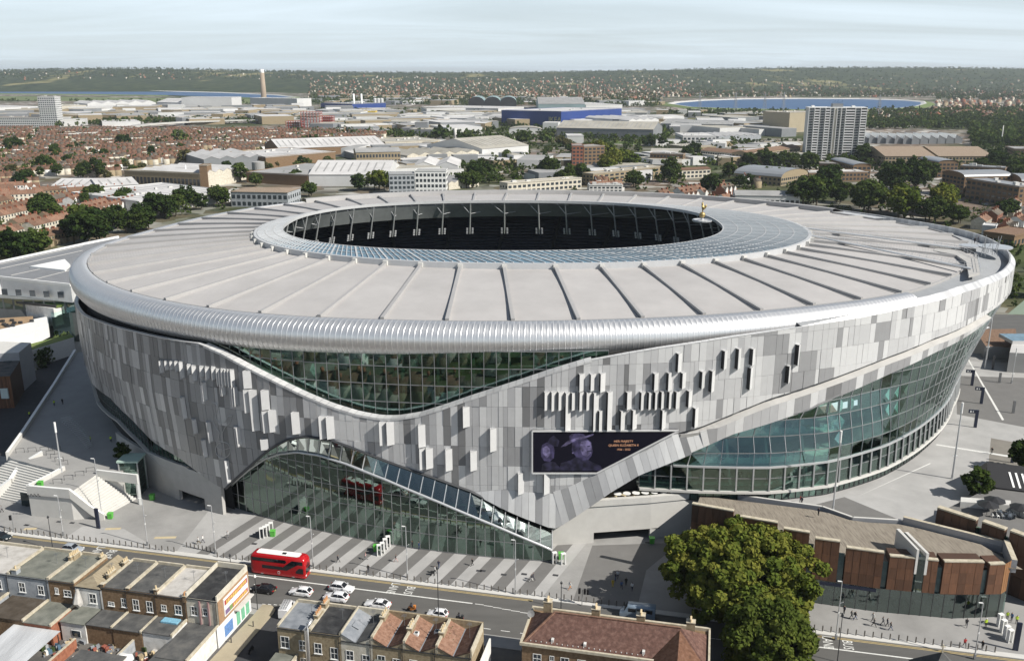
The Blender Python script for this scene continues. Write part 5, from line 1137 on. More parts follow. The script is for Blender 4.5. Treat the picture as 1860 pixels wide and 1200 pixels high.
for i in range(3): u0, u1 = e_.lerp(c2, i/3), e_.lerp(c2, (i+1)/3); m_ = MB(); m_.panel((u0.x+.02, u0.y-.06, 4.7), (u1.x-.02, u1.y-.06, 4.7), (u1.x-.02, u1.y-.06, 10.5), (u0.x+.02, u0.y-.06, 10.4), .1); part('timber_panel', m_, M('timber_lit', (.24, .115, .045), .7, var=.3, scale=1.2, stretch=(3.5, 3.5, .5)) if i == 0 else shop.children[-1].data.materials[0], shop, world=True)  # brighter copy of the timber: sunlight on the end face put into colour
backp = [(c2.x, c2.y), (89.2, 147.8), (75.0, 157.6), (66, 158.8), (61.3, 163.2), (52, 166), (43.0, 168.6), (38.5, 170)]
fr_ = [(p.x, p.y) for a, b, z in blk for p in (a, b)]
dk = MB(); 
fz_ = [min(z-.9, 9.7) for a, b, z in blk for p in (a, b)]
FR3 = [(x, y+.6, z) for (x, y), z in zip(fr_, fz_)]; BK3 = [(lerp(38.5, 89, i/(len(fr_)-1)), float(np.interp(lerp(38.5, 89, i/(len(fr_)-1)), [p[0] for p in backp[::-1]], [p[1] for p in backp[::-1]]))-.3, 8.9+.0*i) for i in range(len(fr_))]
dk.grid([[f_.__class__(f_), g__] for f_, g__ in zip(FR3, BK3)]); part('roof_deck', dk, deck_m, shop, world=True)
body = MB(); body.prism([(x, y+1.4) for x, y in fr_]+[(x, y-.3) for x, y in backp], 4.0, 8.2, dark_metal); part('shop_body', body, dark_metal, shop, world=True)
par_ = MB(); A_, B_ = Vector((89.2, 148.2)), c2; d = (B_-A_).normalized(); n = Vector((d.y, -d.x))
par_.prism([A_, A_-n*.9, B_-n*.9, B_], 8.2, 10.7, zinc, coping); A_, B_ = Vector((75, 157.8)), Vector((89.2, 148.2)); par_.prism([A_, B_, B_+Vector((.4, .6)), A_+Vector((.4, .6))], 8.2, 10.2, zinc, coping); part('roof_parapet', par_, zinc, shop, world=True)
bay = MB(); a, b = blk[5][1], blk[6][0]; bay.prism([(a.x, a.y-.1), (a.x+.4, a.y-.1), (a.x+.1, a.y+7.5), (a.x-.5, a.y+7.5)], 8.2, 12.9, concrete_l); bay.prism([(b.x-.1, b.y-.1), (b.x+.35, b.y-.1), (b.x-.1, b.y+7.5), (b.x-.7, b.y+7.5)], 8.2, 12.4, concrete_l); bay.panel((a.x+.35, a.y-.05, 4.7), (b.x-.1, b.y-.05, 4.7), (b.x-.1, b.y, 11.6), (a.x+.35, a.y, 11.6), .1, gl_roof); bay.panel((a.x+.35, a.y, 11.6), (b.x-.1, b.y, 11.6), (b.x-.5, b.y+7.3, 12.3), (a.x+.0, a.y+7.3, 12.3), .1, gl_roof); part('glass_bay', bay, concrete_l, shop, world=True)
gf = [G(*R8(*p)) for p in ((420, 825), (490, 835), (900, 893), (1370, 935), (1650, 925), (1690, 905))]; gf = [(gf[0][0]-8, gf[0][1]+2.6)]+gf
for a, b in zip(gf, gf[1:]):
    a, b = Vector(a), Vector(b); k = max(1, round((b-a).length/1.9))
    for i in range(k):
        u, v = a.lerp(b, i/k), a.lerp(b, (i+1)/k); m_ = MB(); m_.panel((u.x+.04, u.y, .05), (v.x-.04, v.y, .05), (v.x-.04, v.y, 4.65), (u.x+.04, u.y, 4.65), .06); part('shop_pane', m_, gl_shop, shop, world=True)
        m_ = MB(); m_.bar((u.x, u.y, 0), (u.x, u.y, 4.7), .1, .14); part('shop_mullion', m_, dark_metal, shop, world=True)
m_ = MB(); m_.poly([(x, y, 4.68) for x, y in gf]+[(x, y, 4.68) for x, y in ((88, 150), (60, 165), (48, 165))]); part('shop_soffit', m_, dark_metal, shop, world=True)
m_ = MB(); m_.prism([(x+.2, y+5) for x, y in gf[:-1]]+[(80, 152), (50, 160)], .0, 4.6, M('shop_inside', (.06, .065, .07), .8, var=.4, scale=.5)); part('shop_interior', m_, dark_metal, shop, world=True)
m_ = MB(); rg = random.Random(3)
for k in range(46):
    u = rg.random(); i = 1+int(u*3.99); p = Vector(gf[i]).lerp(Vector(gf[i+1]), rg.random()); m_.box(p.x-.3, p.x+.3, p.y+1.2+rg.random()*2.5, p.y+1.6+rg.random()*2.8, 0, rg.uniform(.8, 2.1), rg.choice((white, navy, concrete_d, dark_metal)))
part('shop_display', m_, white, shop, world=True)
m_ = MB(); p = [Vector(gf[i]).lerp(Vector(gf[i+1]), u) for i, u in ((2, .1), (2, .95))]; m_.panel((p[0].x, p[0].y-.12, 3.9), (p[1].x, p[1].y-.12, 3.9), (p[1].x, p[1].y-.12, 4.5), (p[0].x, p[0].y-.12, 4.5), .08, navy); sg = part('shop_sign_band', m_, navy, shop, world=True)
# --- second timber building on the right
tb = thing('timber_building', 'dark timber clad building with pale coping and furnished roof terrace at the right edge', 'building', (*G(1790, 1000, 6), 0))
R5b = lambda x, y: (1680+x/3.75, 880+y/3.75)
tops = [((85, 155), (350, 240)), ((390, 250), (545, 305)), ((580, 312), (900, 430))]
prev = None
for p, q in tops:
    a, b = Vector(G(*R5b(*p), 12.4)), Vector(G(*R5b(*q), 12.4)); d = (b-a).normalized(); n = Vector((-d.y, d.x)); n = n if n.y > 0 else -n
    f = MB(); f.prism([a+n*.12, b+n*.12, b+n*1.2, a+n*1.2], 0, 12.2, timber_dk); f.prism([a-n*.06, b-n*.06, b+n*1.2, a+n*1.2], 12.2, 12.5, coping); bo = part('timber_block', f, timber_dk, tb, world=True)
    k = max(2, round((b-a).length/1.5))
    for i in range(k):
        for j in range(3): u, v = a.lerp(b, i/k)+d*.02, a.lerp(b, (i+1)/k)-d*.02; m_ = MB(); m_.prism([u, v, v+n*.1, u+n*.1], .1+4.0*j, 4.05+4.0*j); part('timber_panel', m_, timber_dk, bo, world=True)
    if prev is not None: m_ = MB(); m_.panel((prev.x, prev.y+.4, 0), (a.x, a.y+.4, 0), (a.x, a.y+.4, 11), (prev.x, prev.y+.4, 11), .1); part('slot_window', m_, gl_front, tb, world=True)
    prev = b
m_ = MB(); a0, a1 = Vector(G(*R5b(85, 155), 12.4)), Vector(G(*R5b(900, 430), 12.4)); m_.prism([a0+Vector((.5, 1.1)), a1+Vector((.5, 1.1)), a1+Vector((20, 24)), a0+Vector((16, 12))], .1, 10.6, concrete_d, paving_d); part('terrace_roof', m_, paving_d, tb, world=True)
m_ = MB(); q = Vector(G(*R5b(240, 140), 11)); m_.prism([q, q+Vector((9, -1.5)), q+Vector((10, .5)), q+Vector((1, 2.0))], 10.6, 11.8, concrete_l); q2 = q+Vector((9, -1)); m_.prism([q2, q2+Vector((1, -4)), q2+Vector((2.2, -4)), q2+Vector((1.2, 0))], 10.6, 11.7, concrete_l); part('terrace_wall', m_, concrete_l, tb, world=True)
for k, (x, y) in enumerate(((465, 145), (640, 195), (420, 175))):
    q = G(*R5b(x, y+30), 10.6); t = thing('terrace_parasol', ('black parasol nearest the conifer on the timber building terrace', 'large dark parasol over white chairs on the timber building terrace', 'small black parasol above the grey bench on the terrace')[k], 'parasol', (*q, 10.6), 'parasols on the roof terrace')
    b = MB(); b.add([(math.cos(a)*2.0, math.sin(a)*2.0, 2.2) for a in np.linspace(0, 2*PI, 9)[:-1]]+[(0, 0, 2.9)], [(i, (i+1) % 8, 8) for i in range(8)]); b.add([v[:2]+(v[2]-.06,) for v in b.v], [f[::-1] for f in b.f]); part('canopy', b, black, t); b = MB(); b.tube([(0, 0, 0), (0, 0, 2.9)], .05, 6); part('pole', b, dark_metal, t)
rg = random.Random(6)
chair = None
for k in range(12):
    q = G(*R5b(rg.uniform(420, 620), rg.uniform(190, 235)), 10.6)
    if chair is None:
        chair = thing('terrace_chair', 'white cafe chair among the tables on the timber building terrace', 'chair', (*q, 10.6), 'white chairs on the roof terrace')
        b = MB(); b.box(-.25, .25, -.25, .25, .42, .47); part('seat', b, white, chair); b = MB(); b.box(-.25, .25, .2, .25, .47, .9); part('backrest', b, white, chair)
        for sx in (-.22, .22):
            for sy in (-.22, .22): b = MB(); b.box(sx-.02, sx+.02, sy-.02, sy+.02, 0, .42); part('leg', b, white, chair)
    else: dup(chair, (*q, 10.6), rg.uniform(0, 6))
# black gabled pavilion at right edge, pyramid turret at the bottom
t = thing('black_pavilion', 'black gabled pavilion with white slatted side at the right edge of the plaza', 'pavilion', (*G(1850, 915, PR), PR)); q = Vector(G(1795, 905, PR)); 
b = MB(); b.prism([q, q+Vector((14, -5)), q+Vector((17, 4)), q+Vector((3, 9))], PR, PR+3, dark_metal); part('wall', b, dark_metal, t, world=True)
b = MB(); b.add([(q.x-.5, q.y-.5, PR+2.9), (q.x+14.5, q.y-5.6, PR+2.9), (q.x+17.6, q.y+4.2, PR+2.9), (q.x+2.6, q.y+9.4, PR+2.9), (q.x+1, q.y+4.4, PR+6.2), (q.x+16, q.y-.6, PR+6.2)], ((0, 1, 5, 4), (1, 2, 5), (2, 3, 4, 5), (3, 0, 4))); part('roof', b, black, t, world=True)
for k in range(9): b = MB(); a = q+Vector((4+k*1.1, -1.5-k*.36)); b.bar((a.x, a.y, PR+3.1+.1), (a.x+.35, a.y+3, PR+5.2), .4, .08); part('white_slat', b, white, t, world=True)
q = Vector(G(1712, 1182, 9.0)); t = thing('corner_turret', 'dark slate turret roof with stone finial poking up at the lower right', 'turret', (q.x, q.y, 0))
b = MB(); b.box(-3, 3, -3, 3, GZ, 5.2); part('wall', b, brick_r, t); b = MB(); b.add([(-3.3, -3.3, 5.2), (3.3, -3.3, 5.2), (3.3, 3.3, 5.2), (-3.3, 3.3, 5.2), (0, 0, 8.9)], ((0, 1, 4), (1, 2, 4), (2, 3, 4), (3, 0, 4))); part('slate_roof', b, felt_d, t); b = MB(); b.bar((0, 0, 8.7), (0, 0, 10.2), .16); b.bar((-.35, 0, 9.8), (.35, 0, 9.8), .14); part('finial', b, coping, t)
# --- white office block on the left and its neighbours
ob = thing('white_office', 'white stepped office block with long grey roof joining the stadium on the left', 'building', (*G(20, 560, 0), 0))
def G20(P, z): return [G(x, y, z) for x, y in P]
roofp = G20([(-160, 510), (0, 503), (128, 517), (150, 470), (215, 430), (150, 443), (0, 475), (-160, 505)], 21)
b = MB(); b.prism(roofp, 14.5, 20.6, white, M('office_roof', (.2, .205, .215), .7, var=.12, scale=.2)); part('upper_storey', b, white, ob, world=True)
b = MB()
for a, c in zip(roofp[1:3]+roofp[-3:-1], roofp[2:3]+[None]+roofp[-2:-1]+[roofp[-1]]):
    if c is not None: b.bar((*a, 20.9), (*c, 20.9), .6, .9)
b.bar((*roofp[0], 20.9), (*roofp[1], 20.9), .6, .9); b.bar((*roofp[4], 20.9), (*roofp[5], 20.9), .8, 1.0); part('roof_edge', b, white, ob, world=True)
b = MB(); seam = [G20([(x0, y0), (x1, y1)], 20.65) for x0, y0, x1, y1 in ((0, 488, 150, 455), (0, 480, 150, 447), (20, 500, 120, 478), (60, 508, 130, 490))]
for s_ in seam: b.bar((*s_[0], 20.68), (*s_[1], 20.68), .25, .1)
part('roof_seams', b, concrete_l, ob, world=True)
b = MB(); ra = [G(x, y, 20.6) for x, y in ((55, 487), (118, 474), (128, 484), (118, 494))]; b.prism(ra, 20.6, 21.4, white); part('roof_plant', b, white, ob, world=True)
f0, f1 = Vector(roofp[1])+Vector((-30, 0)), Vector(roofp[2]); b = MB(); b.prism([f0+Vector((0, 1.5)), f1+Vector((0, 1.5)), f1+Vector((0, 30)), f0+Vector((0, 30))], 0, 14.4, inner_wall); part('lower_body', b, inner_wall, ob, world=True)
for k in range(15): u, v = f0.lerp(f1, k/15+.006), f0.lerp(f1, (k+1)/15-.006); m_ = MB(); m_.panel((u.x, u.y+1.45, 10.6), (v.x, v.y+1.45, 10.6), (v.x, v.y+1.45, 14.3), (u.x, u.y+1.45, 14.3), .1); part('office_pane', m_, gl_front, ob, world=True)
for k in range(5): u = f0.lerp(f1, .55+k*.09); m_ = MB(); m_.panel((u.x, u.y-.04, 16), (u.x+2, u.y-.0, 16), (u.x+2, u.y, 18.2), (u.x, u.y-.04, 18.2), .05); part('office_window', m_, pane_m, ob, world=True)
b = MB(); g1 = G20([(28, 549), (102, 557), (128, 551), (60, 541)], 13); b.prism([(p[0]-1, p[1]) for p in G20([(-160, 545), (28, 549), (102, 560), (132, 552), (132, 545), (-160, 530)], 12.6)], 6, 12.6, render_w); part('middle_wing', b, white, ob, world=True)
b = MB(); b.prism(g1, 12.6, 13.0, lawn); part('green_roof', b, lawn, ob, world=True); b = MB(); b.bar((*g1[0], 13.1), (*g1[1], 13.1), .5, .8); part('green_roof_edge', b, dark_metal, ob, world=True)
b = MB(); w3_ = G20([(-160, 628), (0, 622), (60, 606), (88, 592), (88, 574), (0, 592), (-160, 600)], 9); b.prism(w3_, 5.2, 9, white); part('white_parapet_block', b, white, ob, world=True)
b = MB(); b.poly([(*p, 9.02) for p in G20([(-160, 606), (0, 598), (60, 584), (60, 574), (0, 578), (-160, 585)], 9)]); part('roof_terrace', b, M('terrace_tan', (.32, .22, .13), .85, var=.2), ob, world=True)
b = MB(); rg = random.Random(8)
for k in range(12): q = G(rg.uniform(0, 58), rg.uniform(582, 594), 9); b.box(q[0]-.6, q[0]+.6, q[1]-.4, q[1]+.4, 9.0, 9.8)
tag(part('terrace_furniture', b, dark_metal, ob, world=True), kind='stuff')
b = MB(); q = G20([(92, 575), (128, 565), (134, 590), (98, 604)], 6); b.prism(q[::1], 0, 11, gl_front); part('glass_corner', b, inner_wall, ob, world=True)
gr = G20([(40, 628), (128, 606), (134, 612), (58, 635)], 6); b = MB(); b.prism(gr, 0, 6, white, lawn); t = thing('planted_wall', 'white wall with planted green top below the office block', 'wall', (*gr[0], 0)); part('wall_face', b, white, t, world=True)
hd = MB(); rg = random.Random(12)
for k in range(900):
    u, v = rg.random(), rg.random(); q = G(lerp(72, 125, u), lerp(672, 632, u)-rg.uniform(0, 6), 0); z = rg.uniform(0, 5.5); r_ = rg.uniform(.3, .6); c = Vector((q[0]+rg.gauss(0, .6), q[1]+rg.gauss(0, .5), z)); n = Vector((rg.gauss(0, 1), rg.gauss(0, 1), rg.gauss(0, 1))).normalized(); x = n.orthogonal().normalized()*r_; y = n.cross(x); hd.quad(c-x-y, c+x-y, c+x+y, c-x+y)
tag(part('hedge', hd, hedge_m), 'tall dark hedge beside the shaded ramp road on the left', 'hedge')
t = thing('grey_building', 'grey clad building with flat roof beside the hedge at the left edge', 'building', (*G(20, 690, 0), 0)); q = G20([(-160, 650), (34, 640), (56, 622), (8, 620), (-160, 630)], 12); b = MB(); b.prism(q, 0, 12, zinc, concrete_l); part('wall', b, zinc, t, world=True)
for k in range(3): m_ = MB(); a = Vector(q[0]).lerp(Vector(q[1]), .55+.15*k); m_.box(a.x, a.x+2.2, a.y-.9, a.y+.3, 6, 9.6); part('dark_window', m_, pane_m, t, world=True)
t = thing('timber_house', 'brown vertical timber clad building in shade at the left edge', 'building', (*G(10, 760, 0), 0)); q = G20([(-160, 690), (18, 683), (36, 655), (20, 650), (-160, 670)], 9.5); b = MB(); b.prism(q, 0, 9.5, timber_dk, felt_d); part('wall', b, timber_dk, t, world=True)
for k in range(22):
    a, c = Vector(q[0]).lerp(Vector(q[1]), .55+.45*k/22), Vector(q[0]).lerp(Vector(q[1]), .55+.45*(k+1)/22); m_ = MB(); m_.prism([a+Vector((.03, -.09)), c+Vector((-.03, -.09)), c+Vector((-.03, .02)), a+Vector((.03, .02))], 0, 9.55); part('timber_board', m_, timber_m, t, world=True)
m_ = MB(); a = Vector(q[0]).lerp(Vector(q[1]), .9); m_.box(a.x-.5, a.x+1.6, a.y-.3, a.y+.2, 3, 6); part('pale_window', m_, M('window_pale', (.5, .6, .6), .4), t, world=True)  # window box in one flat pale colour
# lift box
q = G(246, 893, 0); t = thing('glass_lift', 'square glass lift shaft with pale green roof beside the stairs', 'lift', (*q, 0))
for sx in (-1, 1):
    for sy in (-1, 1): b = MB(); b.box(sx*2.1-.12, sx*2.1+.12, sy*2.1-.12, sy*2.1+.12, 0, 8.2); part('corner_post', b, light_metal, t)
for k in range(4):
    for j in range(4):
        a = PI/2*k; c_, s_ = math.cos(a), math.sin(a); P = [(-2, -2.05, .1+2*j), (2, -2.05, .1+2*j), (2, -2.05, 1.95+2*j), (-2, -2.05, 1.95+2*j)]; b = MB(); b.panel(*[(x*c_-y*s_, x*s_+y*c_, z) for x, y, z in P], .05); part('glass_pane', b, gl_right, t)
b = MB(); b.box(-2.4, 2.4, -2.4, 2.4, 8.2, 8.6); part('roof', b, M('roof_green_glass', (.42, .55, .48), .3, var=.1), t); b = MB(); b.box(-1.2, 1.2, -1.2, 1.2, 0, 8); part('lift_car', b, render_g, t)
# ================================================================ STREET: VEHICLES, POSTS, PEOPLE
def car_paint(name, c): return M(name, c, .22, .1, var=.02, spec=.7)
cp_white = car_paint('car_white', (.78, .78, .79)); cp_black = car_paint('car_black', (.014, .014, .016)); cp_silver = car_paint('car_silver', (.36, .39, .43)); cp_navy = car_paint('car_dark', (.02, .03, .035)); cp_grey = car_paint('car_grey', (.2, .21, .22)); cp_blue = car_paint('van_blue', (.28, .36, .44))
car_glass = M('car_glass', (.012, .014, .018), .05, var=0, spec=.9); tyre_m = M('tyre', (.018, .018, .018), .85, var=0); rim_m = M('alloy', (.45, .45, .46), .3, .8, var=0); lamp_r = M('lamp_red', (.4, .02, .015), .25, var=0); lamp_w = M('lamp_clear', (.7, .7, .68), .15, var=0)
def loft(st, m=None, cap=True):
    """stations (x, half width bottom, half width top, z bottom, z top, crown): rounded box sections along x"""
    b = MB(); P = []
    for x, wb, wt, z0, z1, r in st:
        P.append([(x, -wb, z0), (x, -wb*1.02, lerp(z0, z1, .45)), (x, -wt, z1-r), (x, -wt+r*.8, z1-r*.15), (x, 0, z1), (x, wt-r*.8, z1-r*.15), (x, wt, z1-r), (x, wb*1.02, lerp(z0, z1, .45)), (x, wb, z0)])
    b.grid(P); b.f = [f[::-1] for f in b.f]
    if cap: b.poly(P[0][::1]); b.poly(P[-1][::-1])
    return b
def wheel(parent, x, y, r=.33, w=.22):
    s = 1 if y > 0 else -1; b = MB(); b.tube([(x, y-s*w, r), (x, y, r)], r, 14); o = part('wheel', b, tyre_m, parent); b = MB(); b.tube([(x, y-s*.02, r), (x, y+s*.012, r)], r*.64, 12); part('rim', b, rim_m, o)
def make_car(label, paint, kind='hatch', cat='car', group=None, L=4.3, W=1.8, H=1.5):
    """forward is +x"""
    t = thing('car', label, cat, (0, 0, 0), group); w = W/2; h = L/2
    hood = .92 if kind != 'suv' else 1.02; rear = {'hatch': .98, 'suv': 1.08, 'sedan': 1.0}[kind]
    b = loft([(-h, w*.8, w*.78, .42, .78, .1), (-h+.12, w*.94, w*.9, .26, rear-.06, .12), (-h*.62, w, w*.95, .24, rear, .1), (0, w, w*.95, .22, rear, .08), (h*.3, w, w*.95, .22, hood+.05, .08), (h*.55, w, w*.93, .23, hood-.02, .12), (h-.2, w*.93, w*.86, .25, hood-.16, .14), (h, w*.78, w*.72, .35, .66, .12)]); part('body', b, paint, t, smooth=True)
    if kind == 'sedan': g = (h*.34, h*.02, -h*.42, -h*.74)
    else: g = (h*.36, h*.06, -h*.62, -h*.9)
    z0 = rear-.04
    b = loft([(g[0], w*.86, w*.8, hood-.05, hood+.04, .02), (g[1], w*.9, w*.72, z0, H-.03, .06), (g[2], w*.9, w*.7, z0, H-.05, .06), (g[3], w*.82, w*.72, z0-.04, z0+.08, .02)]); part('glasshouse', b, car_glass, t)
    rf = MB(); rf.grid([[(x, -w*.73+.02, z-.05), (x, -w*.6, z+.005), (x, 0, z+.03), (x, w*.6, z+.005), (x, w*.73-.02, z-.05)] for x, z in ((g[1]+.1, H-.05), (g[1]-.12, H), ((g[1]+g[2])/2, H+.02), (g[2]+.05, H-.02), (g[2]-.1, H-.07))]); rf.f = [f[::-1] for f in rf.f]; part('roof', rf, paint, t, smooth=True)
    for s in (-1, 1):
        b = MB(); b.bar((g[0], s*w*.83, hood+.02), (g[1]+.05, s*w*.72, H-.04), .07, .06); b.bar((g[3], s*w*.77, z0+.06), (g[2]-.05, s*w*.71, H-.06), .16, .08); b.bar(((g[1]+g[2])/2, s*w*.91, z0), ((g[1]+g[2])/2, s*w*.74, H-.04), .08, .05); part('window_pillars', b, paint, t)
        for x in (h*.62, -h*.6): wheel(t, x, s*w*1.0)
        b = MB(); b.box(h-.34, h-.04, s*w*.78-.16, s*w*.78+.1*s*s, hood-.34, hood-.18); part('headlight', b, lamp_w, t)
        b = MB(); b.box(-h-.01, -h+.25, s*w*.74-.16, s*w*.74+.16, rear-.3, rear-.12); part('tail_light', b, lamp_r, t)
        b = MB(); b.box(h*.27, h*.37, s*(w+.09)-.1, s*(w+.09)+.1, hood+.02, hood+.16); part('wing_mirror', b, paint, t)
        b = MB()
        for x in (h*.3, -h*.12, -h*.5): b.box(x-.012, x+.012, s*w*1.005-.01, s*w*1.005+.01, .35, rear-.1)
        part('door_gap', b, black, t)
    b = MB(); b.box(h-.04, h+.02, -.26, .26, .42, .53, white); b.box(-h-.02, -h+.05, -.26, .26, .5, .62, road_yellow); part('number_plate', b, white, t)
    return t
def put(o, s, n, ang, z=GZ+.012): x, y = R(s, n); o.location = (x, y, z); o.rotation_euler = (0, 0, RANG+ang); LOC[o] = (x, y, z)
put(make_car('black saloon car nearest the side street junction', cp_black, 'sedan', L=4.7, W=1.85, H=1.46), -45.2, 8.3, PI)
put(make_car('white hatchback just right of the black saloon on the near lane', cp_white, 'hatch', L=4.3), -38.0, 7.7, PI)
put(make_car('white people carrier in the middle of the road beside the white line', cp_white, 'suv', L=4.7, W=1.82, H=1.62), -31.2, 4.9, -.06)
put(make_car('white crossover car side by side with the white people carrier', cp_white, 'suv', L=4.6, W=1.85, H=1.6), -31.0, 8.0, PI)
put(make_car('white saloon car with dark rear window in front of the black roofed house', cp_white, 'sedan', L=4.75, W=1.85, H=1.45), -22.8, 8.5, PI)
put(make_car('small white hatchback between the two motorcycles', cp_white, 'hatch', L=3.7, W=1.66, H=1.5), -11.4, 9.1, PI)
put(make_car('silver hatchback driving in the bus lane at left', cp_silver, 'hatch', L=4.3, W=1.78, H=1.5), -89.5, 3.0, 0)
put(make_car('dark green car cut off by the left edge of the picture', cp_navy, 'hatch', L=4.3), -107.2, 1.9, 0)
put(make_car('dark grey car parked in the shaded side street', cp_grey, 'hatch', L=4.2), -40.4, 33.5, PI/2)
# light van with roof ladder in the side street
v = thing('van', 'white van with ladder rack on its roof turning out of the side street', 'van'); h = 2.3
b = loft([(-h, .85, .82, .3, 1.9, .1), (-h+.1, .9, .85, .25, 1.98, .1), (h*.35, .9, .85, .25, 1.98, .1), (h*.62, .9, .8, .25, 1.2, .1), (h-.1, .85, .78, .28, 1.0, .12), (h, .78, .7, .35, .8, .1)]); part('body', b, cp_white, v, smooth=True)
b = MB(); b.panel((h*.63, -.74, 1.22), (h*.63, .74, 1.22), (h*.38, .72, 1.9), (h*.38, -.72, 1.9), .03); part('windscreen', b, car_glass, v)
for s in (-1, 1):
    for x in (h*.6, -h*.6): wheel(v, x, s*.9)
    b = MB(); b.box(h*.05, h*.4, s*.89-.02, s*.89+.02, 1.2, 1.75); part('side_window', b, car_glass, v)
b = MB()
for y in (-.6, -.2, .2, .6): b.bar((-h+.1, y, 2.15), (h*.3, y, 2.15), .08)
for k in range(6): b.bar((-h+.2+k*.55, -.7, 2.12), (-h+.2+k*.55, .7, 2.12), .07)
part('ladder_rack', b, light_metal, v); put(v, -37.9, 13.6, PI/2+.15)
# blue minibus half under the tree
v = thing('minibus', 'pale blue minibus half hidden under the big tree', 'minibus'); h = 3.1
b = loft([(-h, .95, .9, .35, 2.4, .15), (-h+.1, 1.0, .94, .3, 2.55, .15), (h*.55, 1.0, .94, .3, 2.55, .15), (h*.75, 1.0, .9, .3, 1.5, .12), (h, .9, .8, .4, 1.1, .12)]); part('body', b, cp_blue, v, smooth=True)
for s in (-1, 1):
    for x in (h*.62, -h*.55): wheel(v, x, s*1.0, .36)
    for k in range(3): b = MB(); b.box(-h+.5+k*1.45, -h+1.8+k*1.45, s*.99-.02, s*.99+.02, 1.5, 2.2); part('side_window', b, car_glass, v)
b = MB(); b.panel((h*.76, -.8, 1.55), (h*.76, .8, 1.55), (h*.58, .78, 2.45), (h*.58, -.78, 2.45), .03); part('windscreen', b, car_glass, v); put(v, 23.0, 1.6, PI)
# more traffic under and beyond
put(make_car('white car in the plaza side yard beyond the right end of the stadium', cp_white, 'hatch'), 0, 0, 0); _c = [o for o in COL.objects if o.get('label', '').startswith('white car in the plaza')][0]; _c.location = (*G(1786, 597), GZ+.05); _c.rotation_euler = (0, 0, .4)
for k, (px, py, lab, pm) in enumerate(((1775, 633, 'dark car tucked behind the curtain wall below the flat shed', cp_navy), (1830, 392, 'white parked car beyond the right rim of the roof', cp_white), (1790, 372, 'silver parked car on the street behind the right hand estate', cp_silver), (1845, 330, 'dark parked car by the far right street', cp_black), (1835, 318, 'blue parked car in the far right street row', cp_blue))):
    c_ = make_car(lab, pm, 'hatch'); x, y = G(px, py); c_.location = (x, y, GZ+.06); c_.rotation_euler = (0, 0, .9+k)
# ---- red double decker
red_b = M('bus_red', (.42, .008, .012), .2, .05, var=.03, spec=.7); bus = thing('double_decker_bus', 'red double decker bus with white roof in the bus lane', 'bus'); BL_, BW_, BH_ = 11.2, 1.26, 4.38
def bus_sec(x, w, z0, z1, r): return (x, w, w*.985, z0, z1, r)
b = loft([bus_sec(-5.6, 1.08, .35, 3.5, .3), bus_sec(-5.5, 1.2, .3, 4.0, .35), bus_sec(-5.1, 1.26, .28, 4.3, .35), bus_sec(-4.4, 1.26, .28, 4.38, .3), bus_sec(4.6, 1.26, .28, 4.38, .3), bus_sec(5.15, 1.24, .28, 4.28, .35), bus_sec(5.5, 1.14, .28, 3.95, .35), bus_sec(5.62, .98, .32, 3.3, .3)]); part('body', b, red_b, bus, smooth=True)
b = MB(); b.poly([(x, y, 4.4) for x, y in ((-4.2, -.85), (3.9, -.85), (4.3, -.6), (4.3, .6), (3.9, .85), (-4.2, .85), (-4.5, .6), (-4.5, -.6))]); part('white_roof', b, white, bus); b = MB(); b.box(.6, 1.4, -.35, .3, 4.4, 4.44); part('roof_hatch', b, black, bus)
for s in (-1, 1):
    y = s*1.275
    def win(name, pts): b = MB(); P = [(x, y+(s*.012), z) for x, z in pts]; b.poly(P if s < 0 else P[::-1]); part(name, b, car_glass, bus)
    win('upper_window', [(-5.2, 3.0), (1.6, 3.0), (1.9, 3.3), (1.7, 3.72), (-5.2, 3.72)])
    win('stair_window', [(1.2, 1.55), (1.9, 1.55), (4.2, 3.0), (5.2, 3.0), (5.2, 3.72), (3.0, 3.72), (1.0, 2.1)])
    win('lower_window', [(-3.2, 1.55), (1.15, 1.55), (1.0, 2.25), (-3.2, 2.25)]); win('cab_window', [(3.7, 1.2), (5.25, 1.2), (5.25, 2.3), (4.4, 2.3), (3.7, 1.6)])
    for x in (-3.3, 3.1): wheel(bus, x, s*1.25, .48, .3)
    b = MB(); b.tube([(.2, y+s*.0, .95), (.2, y+s*.016, .95)], .3, 14); em = part('roundel', b, white, bus); b = MB(); b.tube([(.2, y+s*.016, .95), (.2, y+s*.02, .95)], .2, 14, red_b); b.box(-.16, .56, min(y+s*.02, y+s*.026), max(y+s*.02, y+s*.026), .9, 1.0, red_b); part('roundel_bar', b, red_b, em)
b = MB(); b.grid([[(5.66, -.95, 1.15), (5.7, 0, 1.15), (5.66, .95, 1.15)], [(5.66, -.98, 2.2), (5.68, 0, 2.25), (5.66, .98, 2.2)]]); part('windscreen', b, car_glass, bus); b = MB(); b.grid([[(5.6, -.95, 2.95), (5.66, 0, 2.95), (5.6, .95, 2.95)], [(5.45, -.95, 3.72), (5.52, 0, 3.75), (5.45, .95, 3.72)]]); part('upper_windscreen', b, car_glass, bus)
b = MB(); b.box(5.6, 5.68, -.7, .7, 2.4, 2.75); part('destination_panel', b, black, bus)
for s in (-1, 1): b = MB(); b.box(5.5, 5.64, s*.85-.2, s*.85+.2, .6, .95); part('headlight', b, lamp_w, bus)
for s in (-1, 1): b = MB(); b.box(-5.64, -5.5, s*.9-.12, s*.9+.12, .7, 1.4); part('tail_light', b, lamp_r, bus)
put(bus, -44.9, 1.75, 0)
